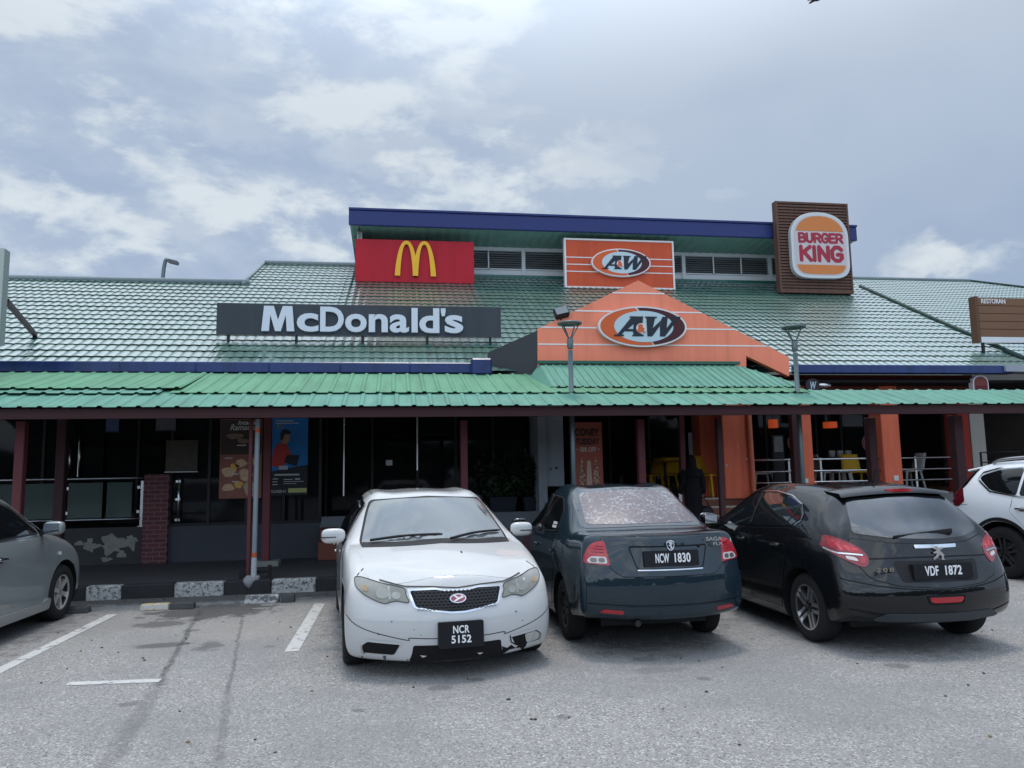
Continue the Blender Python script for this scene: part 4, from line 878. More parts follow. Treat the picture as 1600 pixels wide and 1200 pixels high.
# small blade signs under the right eave
Yq = YR+.05
p = at(1270, 602, Yq); t = thing("blade_sign", "small round black blade sign on a steel arm below the right eave", "sign", (p.x, Yq, p.z))
Fq = frame((p.x, Yq, p.z)); MB().prism(ellipse(0, 0, .15, .135, 40), Fq, -.05, 0).build("disc", m_bk, t)
mb = MB().prism(band((0, 0, .14, .125), (0, 0, .12, .108), 0, 6.2, 48), Fq, .001, .004); mb.build("ring", m_br, t)
add_text(MB(), "W", Fq, .13, .15, .001, .005, .03, .2, cx=.01, cy=0).build("lettering", m_cr, t)
MB().tube([(p.x+.13, Yq+.03, p.z+.005), (p.x+.36, Yq+.03, p.z+.005)], .055, 12).build("arm", m_steel, t, smooth=True)
p = at(1533, 605, Yq); t = thing("blade_sign", "small white arched blade sign with red word under the far right eave", "sign", (p.x, Yq, p.z))
Fq = frame((p.x, Yq, p.z)); rr_ = [(-.17, -.22), (.17, -.22)]+[(.17*math.cos(a), .10+.14*math.sin(a)) for a in [math.pi*i/16 for i in range(17)]]
MB().prism(rr_, Fq, -.12, 0).build("box", m_white, t)
MB().prism(rnd([(p_[0]*.88, p_[1]*.88+.004) for p_ in rr_], .01), Fq, .001, .004).build("face", mat("blade_brown", (.17, .045, .035), .5), t)
mb = MB(); add_text(mb, "BURGER", Fq, .25, .07, .005, .008, .03, cx=0, cy=.0); mb.build("lettering", mat("blade_red", (.10, .01, .02), .5), t); add_text(MB(), "KING", Fq, .23, .09, .005, .008, .03, cx=0, cy=-.11).build("lettering", MATS["blade_red"], t)
# ------------------------------------------------------------------ railings, posters, furniture on the terraces
def rail_tube(mb, a, b, r=.022): mb.tube([a, b], r, 10)
# glass railing, left restaurant
Yg = YF+.02
zt_, zl_ = at(150, 748, Yg).z, at(150, 812, Yg).z
t = thing("glass_railing", "stainless railing with frosted glass panels above the patchy low wall", "railing", (X_(150), Yg, .8))
xe = X_(226)
mb = MB(); rail_tube(mb, (-12, Yg, zt_), (xe+.08, Yg, zt_)); mb.build("top_rail", m_steel, t, smooth=True)
mb = MB(); rail_tube(mb, (-12, Yg, zl_), (xe-.05, Yg, zl_), .018); mb.build("lower_rail", m_steel, t, smooth=True)
m_frost = glass_mat("frosted_glass", (.10, .135, .125), .62)
for px in (100, 222):
    x = X_(px); mb = MB(); mb.box((x-.022, Yg-.015, .80), (x+.022, Yg+.015, zt_-.05)); mb.box((x-.05, Yg-.03, .80), (x+.05, Yg+.03, .815)); mb.build("baluster", m_steel, t)
    c = MB()
    for z in (zt_-.16, zl_+.12):
        for s in (-1, 1): c.box((x+s*.03, Yg-.02, z-.025), (x+s*.075, Yg+.02, z+.025))
    c.build("glass_clamp", m_steel, t)
for k in range(5): x = X_(100)-1.0*(k+1)-.35; MB().box((x-.022, Yg-.015, .80), (x+.022, Yg+.015, zt_-.025)).build("baluster", m_steel, t)
for (a, b) in ((X_(106), X_(160)), (X_(167), X_(206)), (X_(100)-1.2, X_(100)-.1), (X_(100)-2.5, X_(100)-1.3), (X_(100)-3.8, X_(100)-2.6)):
    MB().box((a, Yg-.004, zl_+.03), (b, Yg+.006, zt_-.07)).build("glass_panel", m_frost, t)
t = thing("short_rail", "short upright stainless rail just right of the red brick pier", "railing", (X_(281), YF-.04, .8))
x = X_(281); mb = MB().tube([(x, YF-.05, at(281, 745, YF).z), (x, YF-.05, at(281, 815, YF).z)], .018, 10); mb.build("pole", m_steel, t, smooth=True)
mb = MB(); [mb.box((x-.05, YF-.065, at(281, py, YF).z-.02), (x+.03, YF-.01, at(281, py, YF).z+.02)) for py in (752, 780, 812)]; mb.build("clamp", m_steel, t)
# tube railing, right restaurant
t = thing("tube_railing", "three-bar steel railing between the orange columns of the right terrace", "railing", (X_(1320), YF+.1, ZT))
for py in (717, 735, 752):
    z = at(1320, py, YF+.1).z; mb = MB(); rail_tube(mb, (X_(1176), YF+.1, z), (X_(1500), YF+.1, z), .018); mb.build("rail", m_steel, t, smooth=True)
for px in (1240, 1290, 1372, 1440): x = X_(px); MB().box((x-.02, YF+.12, ZT), (x+.02, YF+.15, at(1320, 715, YF+.1).z)).build("baluster", m_steel, t)
z = None
t = thing("short_rail", "short steel rail glimpsed between the two orange columns by the steps", "railing", (X_(1127), YF+1.0, ZT))
mb = MB()
for py in (719, 737, 754): p = at(1127, py, YF+1.0); rail_tube(mb, (p.x-.12, YF+1.0, p.z), (p.x+.18, YF+1.0, p.z), .018)
mb.build("rails", m_steel, t, smooth=True)
t = thing("steel_gate", "dark steel hand rail beside the pale panel at the far right", "railing", (X_(1532), YF-.5, .18))
mb = MB(); ya_ = YF-.3; a, b = at(1532, 707, ya_), at(1543, 707, ya_)
mb.tube([(a.x, ya_, .18), (a.x, ya_, a.z), (a.x+.9, ya_, a.z)], .022, 8)
for dz in (.2, .45, .7): mb.tube([(a.x, ya_, a.z-dz), (a.x+.9, ya_, a.z-dz)], .012, 8)
mb.build("rails", m_frame, t)
# posters
def poster(name, label, tl, br, Y, base, tilt=0):
    a, b = at(*tl, Y), at(*br, Y); t = thing(name, label, "poster", ((a.x+b.x)/2, Y, b.z))
    o = MB().box((a.x, Y, b.z), (b.x, Y+.02, a.z)).build("sheet", base, t); return t, o, a, b
def spots_mat(name, base, cols, sc):
    m = bpy.data.materials.new(name); m.use_nodes = True; N = m.node_tree.nodes; L = m.node_tree.links; b = N["Principled BSDF"]; tc = N.new("ShaderNodeTexCoord")
    n = N.new("ShaderNodeTexNoise"); n.inputs["Scale"].default_value = sc; n.inputs["Detail"].default_value = 3; L.new(tc.outputs["Object"], n.inputs[0])
    r = N.new("ShaderNodeValToRGB"); L.new(n.outputs[0], r.inputs[0]); e = r.color_ramp.elements; e[0].position = .3; e[0].color = (*base, 1); e[1].position = .75; e[1].color = (*cols[-1], 1)
    for i, c in enumerate(cols[:-1]): q = e.new(.45+.12*i); q.color = (*c, 1)
    L.new(r.outputs[0], b.inputs["Base Color"]); b.inputs["Roughness"].default_value = .5; return m
Yp = YF-.02
m_p1 = mat("poster_brown", (.26, .10, .075), .5, var=.3, vscale=2); m_p1d = mat("poster_dark", (.055, .038, .033), .5, var=.4, vscale=3)
t, o, a, b = poster("poster", "reddish brown food poster with white script heading, left of the grey post", (345, 655), (408, 778), Yp, m_p1)
W_, H_ = b.x-a.x, a.z-b.z; F = frame((a.x, Yp, b.z))
MB().prism([(.01, H_*.55), (W_-.01, H_*.55), (W_-.01, H_-.01), (.01, H_-.01)], F, .001, .004).build("dark_field", m_p1d, t)
mb = MB(); add_text(mb, "Istana", F, W_*.42, H_*.055, .005, .008, .01, .3, cx=W_*.62, cy=H_*.955); add_text(mb, "Ramadan", F, W_*.66, H_*.075, .005, .008, .01, .3, cx=W_*.56, cy=H_*.895); mb.build("lettering", mat("print_white", (.62, .60, .58), .5), t)
def blobs(lst, m, nm="food_print", d=.005):
    mb = MB()
    for i, (u, v, ru, rv) in enumerate(lst): mb.prism([(u*W_+ru*W_*math.cos(q)*(1+.18*math.sin(3*q+i)), v*H_+rv*H_*math.sin(q)*(1+.15*math.cos(2*q+i*2))) for q in [2*math.pi*k/20 for k in range(20)]], F, .001, d+.0005*i)
    mb.build(nm, m, t)
blobs([(.35, .78, .2, .04), (.55, .72, .16, .03)], mat("print_tan", (.24, .17, .12), .5, var=.6, vscale=16)); blobs([(.22, .33, .16, .07), (.62, .29, .16, .075), (.5, .44, .14, .05), (.22, .14, .14, .05)], mat("print_cream", (.60, .40, .24), .5, var=.5, vscale=20)); blobs([(.46, .17, .10, .05), (.35, .40, .1, .035), (.78, .46, .12, .04)], mat("print_gold", (.75, .40, .10), .5, var=.5, vscale=20), d=.0055); blobs([(.72, .12, .13, .10)], mat("print_pale", (.45, .37, .22), .5, var=.4, vscale=14))
mb = MB(); [mb.box((a.x+W_*u0, Yp-.006, b.z+H_*v), (a.x+W_*u1, Yp-.001, b.z+H_*(v+.012))) for u0, u1, v in ((.12, .3, .50), (.4, .62, .66), (.3, .46, .205), (.74, .94, .03), (.3, .45, .30))]; mb.build("small_print", MATS["print_white"], t)
t, o, a, b = poster("poster", "blue poster of a red-shirted man at a laptop right of the grey post", (425, 650), (480, 773), Yp, mat("poster_blue", (.02, .16, .42), .5, var=.2))
W_, H_ = b.x-a.x, a.z-b.z; F = frame((a.x, Yp, b.z))
MB().prism([(.0, -.004), (W_, -.004), (W_, H_*.38), (.0, H_*.30)], F, .001, .003).build("dark_field", mat("poster_black", (.018, .02, .025), .5), t)
pk = lambda P_: [(u*W_, v*H_) for u, v in P_]
MB().prism(spline(pk([(.05, .36), (.04, .50), (.10, .60), (.22, .655), (.34, .66), (.44, .62), (.50, .54), (.60, .49), (.56, .44), (.40, .46), (.36, .38)]), 4, True), F, .001, .006).build("red_shirt", mat("print_red", (.42, .04, .035), .5), t)
MB().prism(spline(pk([(.28, .66), (.25, .73), (.30, .79), (.42, .80), (.50, .76), (.50, .70), (.44, .655), (.40, .64)]), 4, True), F, .001, .0075).build("face_print", mat("print_skin", (.36, .20, .13), .5), t)
MB().prism(spline(pk([(.25, .70), (.24, .78), (.32, .825), (.46, .82), (.53, .775), (.46, .765), (.36, .76), (.31, .70)]), 4, True), F, .001, .009).build("hair_print", MATS["poster_black"], t)
MB().prism(pk([(.36, .41), (.70, .36), (.78, .50), (.42, .505)]), F, .001, .0085).build("laptop_print", MATS["poster_black"], t)
mb = MB(); add_text(mb, "KU", F, .18*W_, .06*H_, .004, .007, .02, .0, cx=.24*W_, cy=.865*H_); add_text(mb, "WIRU", F, .36*W_, .06*H_, .004, .007, .02, .0, cx=.42*W_, cy=.866*H_) if False else None; mb.v and mb.build("lettering", mat("print_olive", (.25, .24, .10), .5), t)
mb = MB(); [mb.box((a.x+W_*u0, Yp-.012, b.z+H_*v), (a.x+W_*u1, Yp-.001, b.z+H_*(v+h))) for u0, u1, v, h in ((.12, .6, .93, .012), (.1, .75, .90, .012), (.10, .78, .245, .022), (.22, .46, .32, .05), (.05, .2, .20, .012), (.05, .18, .165, .01), (.35, .6, .19, .012), (.66, .8, .19, .02), (.35, .9, .165, .008), (.05, .20, .13, .01), (.35, .7, .14, .008))]; mb.build("small_print", mat("print_grey", (.40, .42, .44), .5), t)
MB().box((a.x+W_*.48, Yp-.008, b.z+H_*.03), (a.x+W_*.98, Yp-.001, b.z+H_*.085)).build("yellow_strip", mat("print_yellow", (.45, .45, .16), .5, var=.4, vscale=20), t)
add_text(MB(), "KUAB-U", F, .40*W_, .035*H_, .004, .007, .02, cx=.21*W_, cy=.05*H_).build("lettering", MATS["print_grey"], t)
Yc = YF-.9
t, o, a, b = poster("banner", "terracotta pull-up banner advertising half price on Tuesday beside the lamp pole", (895, 660), (943, 760), Yc, mat("banner_red", (.33, .085, .060), .55, var=.15))
t["category"] = "banner"
W_, H_ = b.x-a.x, a.z-b.z; F = frame((a.x, Yc, b.z))
mb = MB(); add_text(mb, "CONEY", F, .84*W_, .12*H_, .001, .005, .04, cx=.48*W_, cy=.845*H_); add_text(mb, "TUESDAY", F, .82*W_, .10*H_, .001, .005, .04, cx=.5*W_, cy=.70*H_); mb.build("lettering", mat("banner_black", (.03, .02, .02), .5), t)
mb = MB(); add_text(mb, "50% OFF", F, .56*W_, .075*H_, .001, .005, .03, cx=.5*W_, cy=.575*H_); mb.box((a.x+.10*W_, Yc-.005, b.z+.575*H_), (a.x+.18*W_, Yc-.001, b.z+.585*H_)); mb.box((a.x+.83*W_, Yc-.005, b.z+.575*H_), (a.x+.91*W_, Yc-.001, b.z+.585*H_)); mb.build("lettering", mat("banner_cream", (.55, .42, .36), .5), t)
mb = MB()
for cx in (.28, .76): mb.prism([(W_*(cx+.13*s*(1-v)**.6), H_*(v*.46)) for s, v in [(-1, 0), (1, 0), (1, .3), (1, .6), (1, .85), (0, 1), (-1, .85), (-1, .6), (-1, .3)]], F, .001, .005+.0003*cx)
mb.build("food_print", spots_mat("banner_food", (.05, .02, .015), [(.16, .05, .03), (.42, .26, .16), (.5, .36, .26)], 22), t)
MB().prism([(W_*.42, 0), (W_*.62, 0), (W_*.58, .40*H_), (W_*.46, .40*H_)], F, .001, .0045).build("cream_field", mat("banner_pale", (.48, .33, .26), .5), t)
mb = MB().box((a.x-.04, Yc-.03, .18), (b.x+.04, Yc+.12, b.z-.002)); mb.build("stand_base", mat("stand_pale", (.34, .33, .32), .5), t)
# small notices on the left glass
for (tl, br, c, lab) in (((166, 652), (185, 674), (.06, .09, .17), "small blue notice high on the far left shop glass"), ((244, 650), (274, 672), (.09, .09, .10), "pale screen notice above the brick pier"), ((260, 688), (308, 736), (.055, .045, .035), "dim picture menu low on the glass beside the brick pier")):
    t, o, a, b = poster("notice", lab, tl, br, YF-.02, mat("notice_"+str(tl[0]), c, .5, var=.5, vscale=9)); t["category"] = "notice"
    MB().box((a.x-.012, YF-.03, b.z-.018), (b.x+.012, YF-.001, b.z-.003)).build("edge_trim", m_frame if tl[0] != 260 else m_white, t)
p = at(608, 723, YF+1.0); t, o, a, b = poster("notice", "small white notice on the dark glass above the white car", (603, 719), (613, 727), YF+.98, m_white); t["category"] = "notice"; MB().box((a.x-.008, YF+.985, b.z-.008), (b.x+.008, YF+.995, a.z+.008)).build("frame", m_frame, t)
# pendants and stickers, right restaurant
m_shade = bpy.data.materials.new("pendant_orange"); m_shade.use_nodes = True; b_ = m_shade.node_tree.nodes["Principled BSDF"]; b_.inputs["Base Color"].default_value = (.55, .09, .02, 1); b_.inputs["Emission Color"].default_value = (1, .13, .03, 1); b_.inputs["Emission Strength"].default_value = .22
for (px, py, w, h, Yx, lab) in ((1208, 662, 16, 14, YF+1.7, "square orange pendant shade nearest the big orange column"), (1297, 664, 23, 10, YF+1.7, "wide flat orange pendant shade in the middle bay"), (1374, 661, 12, 14, YF+1.7, "orange pendant shade half hidden by the dark post")):
    p = at(px, py, Yx); k = Yx/1200; t = thing("pendant_lamp", lab, "pendant lamp", (p.x, Yx, p.z), "orange pendant lamps over the right terrace")
    r = w/2*k; hh = h/2*k; MB().lathe([(r, -hh), (r, hh), (.03, hh), (0, hh)], 20, c=p).build("shade", m_shade, t, smooth=False); MB().tube([(p.x, Yx, p.z+hh), (p.x, Yx, 3.24)], .01, 6).build("cord", m_frame, t)
for (px, py, lab) in ((1241, 692, "round pink sticker on the glass behind the left post of the terrace"), (1357, 692, "round pink sticker on the glass behind the middle post of the terrace")):
    Ys_ = YF+1.5; p = at(px, py, Ys_); t = thing("sticker", lab, "sticker", (p.x, Ys_, p.z), None); F = frame((p.x, Ys_, p.z))
    MB().prism(ellipse(0, 0, .16, .185, 40), F, 0, .012).build("disc", mat("sticker_pink", (.36, .16, .17), .5), t); MB().prism(band((0, 0, .145, .165), (0, 0, .115, .13), 0, 6.28, 40), F, .013, .015).build("ring", mat("sticker_red", (.25, .03, .04), .5), t)
    MB().prism([(-.07, 0), (-.01, .06), (-.01, .025), (.08, .025), (.08, -.025), (-.01, -.025), (-.01, -.06)], F, .013, .016).build("arrow_mark", MATS["sticker_red"], t); MB().tube([(p.x, Ys_+.03, p.z-.18), (p.x, Ys_+.03, ZT)], .012, 6).build("pole", m_steel, t)
# chairs and tables
def chair(label, x, y, rz, m, group, z=ZT):
    t = thing("chair", label, "chair", (x, y, z), group, rz); g_ = lambda s: s
    mb = MB(); vs = []; n = 8
    for i in range(n+1):
        for j in range(n+1): u, v = i/n*2-1, j/n*2-1; vs.append((.21*u*(1-.06*v*v), .20*v, .45-.018*(1-u*u)*(1-v*v)))
    fs = [(i*(n+1)+j, (i+1)*(n+1)+j, (i+1)*(n+1)+j+1, i*(n+1)+j+1) for i in range(n) for j in range(n)]
    mb.add(vs, fs); o = mb.build("seat", m, t, smooth=True, inv=False, fix=False); s = o.modifiers.new("s", 'SOLIDIFY'); s.thickness = .025
    mb = MB(); vs = []
    for i in range(n+1):
        for j in range(n+1): u, v = i/n*2-1, j/n; vs.append((.20*u*(1-.12*v), -.20-.10*v+.035*u*u*-1, .46+.36*v))
    mb.add(vs, fs); o = mb.build("backrest", m, t, smooth=True, inv=False, fix=False); s = o.modifiers.new("s", 'SOLIDIFY'); s.thickness = .022
    for sx in (-1, 1):
        for sy in (-1, 1): MB().tube([(sx*.17, sy*.16, .44), (sx*.215, sy*.235, 0)], [.026, .019], 8).build("leg", m, t, inv=False)
    return t
m_yc = mat("chair_yellow", (.62, .36, .02), .45, var=.08); m_wc = mat("chair_white", (.40, .40, .39), .45)
def stool(label, x, y, rz, m, z=ZT):
    t = thing("stool", label, "stool", (x, y, z), "stools under the terrace tables", rz)
    MB().ell((0, 0, .45), (.17, .17, .025), .45, 20, 8).build("seat", m, t, smooth=True, inv=False)
    for sx in (-1, 1):
        for sy in (-1, 1): MB().hexa([(sx*.13-.03, sy*.13-.03, 0), (sx*.20, sy*.13-.03, 0), (sx*.20, sy*.20, 0), (sx*.13-.03, sy*.20, 0), (sx*.10-.03, sy*.10-.03, .44), (sx*.14, sy*.10-.03, .44), (sx*.14, sy*.14, .44), (sx*.10-.03, sy*.14, .44)]).build("leg", m, t, inv=False)
    return t
def table(label, x, y, m, r=.38, z=ZT):
    t = thing("table", label, "table", (x, y, z), None); MB().box((x-r, y-r, z+.72), (x+r, y+r, z+.75)).build("tabletop", m, t).modifiers.new("b", 'BEVEL').width = .01
    MB().tube([(x, y, z+.02), (x, y, z+.72)], .03, 10).build("pedestal", m_frame, t); MB().ell((x, y, z+.015), (.25, .25, .02), .6, 16, 6).build("foot", m_frame, t)
p = at(1111, 760, YF+.34); chair("bright yellow chair standing beside the left orange column near the steps", p.x, YF+.34, R(205), m_yc, "yellow chairs on the terrace")
p = at(1017, 750, YF+2.2); chair("dim yellow chair left of the small table behind the dark saloon", p.x, YF+2.2, R(120), m_yc, "yellow chairs on the terrace")
p = at(1042, 750, YF+2.5); chair("dim yellow chair behind the small table near the woman in black", p.x, YF+2.6, R(10), m_yc, "yellow chairs on the terrace")
p = at(1060, 750, YF+1.9); table("small brown table on the terrace left of the woman in black", at(1040, 750, YF+1.9).x, YF+1.9, mat("table_brown", (.24, .12, .05), .4))
p = at(1338, 745, YF+1.2); chair("yellow chair behind the rails in the middle bay", p.x, YF+1.2, R(170), m_yc, "yellow chairs on the terrace")
p = at(1316, 755, YF+1.0); stool("white stool behind the rails beside the yellow chair", p.x, YF+1.0, 0, m_wc)
p = at(1293, 745, YF+1.4); chair("white chair at the left of the middle bay behind the rails", p.x, YF+1.4, R(-90), m_wc, "white chairs on the terrace")
p = at(1190, 745, YF+1.4); chair("white chair nearest the big orange column behind the rails", p.x, YF+1.4, R(-100), m_wc, "white chairs on the terrace")
p = at(1420, 745, YF+1.2); chair("pale chair right of the third orange column behind the rails", p.x, YF+1.2, R(90), m_wc, "white chairs on the terrace")
table("pale table in the middle bay under the round sticker", at(1322, 740, YF+1.7).x, YF+1.9, mat("table_pale", (.45, .44, .42), .4))
table("pale table in the bay beside the big orange column", at(1205, 740, YF+1.7).x, YF+1.9, MATS["table_pale"])
p = at(1329, 706, YF+1.9); t = thing("serving_tray", "cluster of pale cups and jars on the middle bay table", "tray", (at(1322, 740, YF+1.7).x, YF+1.9, ZT+.75)); mb = MB()
MB().box((t.location.x-.3, YF+1.75, ZT+.752), (t.location.x+.3, YF+2.05, ZT+.77)).build("tray_base", m_frame, t)
for i in range(6): MB().lathe([(0, 0), (.04, 0), (.045, .12), (.035, .15), (0, .15)], 12, c=(t.location.x-.25+.1*i, YF+1.85+.06*(i % 2), ZT+.77)).build("jar", m_wc, t, smooth=True)
p = at(1216, 700, YF+.9); t = thing("display_stand", "dark upright menu stand with a pale top behind the big column's rails", "stand", (p.x, YF+.9, ZT))
a, b = at(1206, 680, YF+.9), at(1228, 752, YF+.9); MB().box((a.x, YF+.9, ZT), (b.x, YF+.96, a.z)).build("panel", mat("stand_dark", (.03, .03, .032), .4, var=.5, vscale=7), t); MB().box((a.x+.03, YF+.885, a.z-.35), (b.x-.03, YF+.899, a.z-.03)).build("pale_print", mat("stand_print", (.22, .22, .22), .5, var=.6, vscale=12), t)
# orange boxes at the end of the base wall
for (tl, br, lab) in (((497, 846), (528, 878), "rust brown crate on the ground left of the white car's mirror"), ((500, 826), (532, 845), "smaller brown crate stacked upon the rust crate")):
    Yx = YF-.5; a, b = at(*tl, Yx), at(*br, Yx); zb_ = .18 if tl[1] > 840 else at(497, 846, Yx).z+.003
    t = thing("crate", lab, "crate", ((a.x+b.x)/2, Yx, zb_)); MB().box((a.x, Yx, zb_), (b.x+.1, Yx+.3, a.z-.02)).build("body", mat("crate_rust", (.17, .058, .038), .7, var=.2), t).modifiers.new("b", 'BEVEL').width = .01
    MB().box((a.x-.01, Yx-.01, a.z-.02), (b.x+.11, Yx+.31, a.z)).build("lid", mat("crate_lid", (.10, .035, .025), .7), t)
# planters with shrubs
m_leaf = mat("leaf_dark", (.018, .036, .016), .5, var=.5, vscale=6); m_twig = mat("twig", (.06, .04, .025), .8); m_pot = mat("planter_navy", (.018, .022, .034), .5, var=.2)
def planter(label, px0, px1, Y, seed):
    a, b = at(px0, 778, Y), at(px1, 778, Y); z0 = ZM+.0; rng = random.Random(seed); cx = (a.x+b.x)/2; hw_ = (b.x-a.x)/2; zt2 = at(px0, 777, Y).z
    t = thing("planter", label, "planter", (cx, Y, z0), "shrubs in dark planters before the shop front")
    MB().hexa([(cx-hw_*.82, Y+.04, z0), (cx+hw_*.82, Y+.04, z0), (cx+hw_*.82, Y+.36, z0), (cx-hw_*.82, Y+.36, z0), (cx-hw_, Y, zt2), (cx+hw_, Y, zt2), (cx+hw_, Y+.4, zt2), (cx-hw_, Y+.4, zt2)]).build("pot", m_pot, t)
    st, lf = MB(), MB()
    for k in range(16):
        x0 = cx+rng.uniform(-.8, .8)*hw_; p1 = Vector((x0+rng.uniform(-.25, .25), Y+.2+rng.uniform(-.2, .2), zt2+rng.uniform(.35, .75))); st.tube([(x0, Y+.2, zt2-.05), ((x0+p1.x)/2+.03, Y+.2, (zt2+p1.z)/2), p1], [.012, .009, .005], 6)
        for q in range(75):
            f = rng.uniform(.25, 1.1); c = Vector((x0, Y+.2, zt2)).lerp(p1, f)+Vector((rng.gauss(0, .12), rng.gauss(0, .11), rng.gauss(0, .09)))
            d = Vector((rng.gauss(0, 1), rng.gauss(0, 1), rng.gauss(0, .6))).normalized(); u = d.cross(Vector((rng.gauss(0, 1), rng.gauss(0, 1), 1))).normalized(); l = rng.uniform(.05, .10)
            lf.add([c-d*l, c+u*l*.38, c+d*l, c-u*l*.38], [(0, 1, 2, 3)])
    st.build("stems", m_twig, t); lf.build("foliage", m_leaf, t, fix=False)
planter("leafy shrub in a dark planter just right of the white car's roof", 765, 808, YF+.45, 3)
planter("leafy shrub in a dark planter next to the pale end panel", 818, 862, YF+.45, 5)
# bird crossing the top edge of the sky
pb = at(1274, 0, 22); t = thing("bird", "dark bird flying past the top edge of the sky", "bird", pb); rng = random.Random(2)
bm_ = MB(); path = [(-.17, .0, -.02), (-.12, 0, -.01), (-.04, 0, 0), (.05, 0, .005), (.12, 0, .02), (.155, 0, .03), (.19, 0, .026)]
vs = bm_.tube([Vector(p)+pb for p in path], [.006, .022, .045, .048, .034, .030, .006], 10)
for s in (-1, 1):
    wv = [pb+Vector(p) for p in ((.08, s*.03, .02), (.10, s*.18, .09), (.02, s*.38, .12), (-.03, s*.36, .115), (-.06, s*.18, .075), (-.07, s*.03, .01))]; k = len(bm_.v)
    bm_.add(wv+[w+Vector((0, 0, -.012)) for w in wv], [(0, 1, 2, 3, 4, 5), (11, 10, 9, 8, 7, 6)]+[(i, i+6, (i+1) % 6+6, (i+1) % 6) for i in range(6)])
tl_ = [pb+Vector(p) for p in ((-.14, 0, 0), (-.28, -.06, -.02), (-.25, 0, -.02), (-.28, .06, -.02))]; bm_.add(tl_+[w+Vector((0, 0, -.01)) for w in tl_], [(0, 1, 2, 3), (7, 6, 5, 4), (0, 4, 5, 1), (1, 5, 6, 2), (2, 6, 7, 3), (3, 7, 4, 0)])
bm_.build("body", mat("bird_dark", (.03, .03, .035), .8), t, smooth=False)
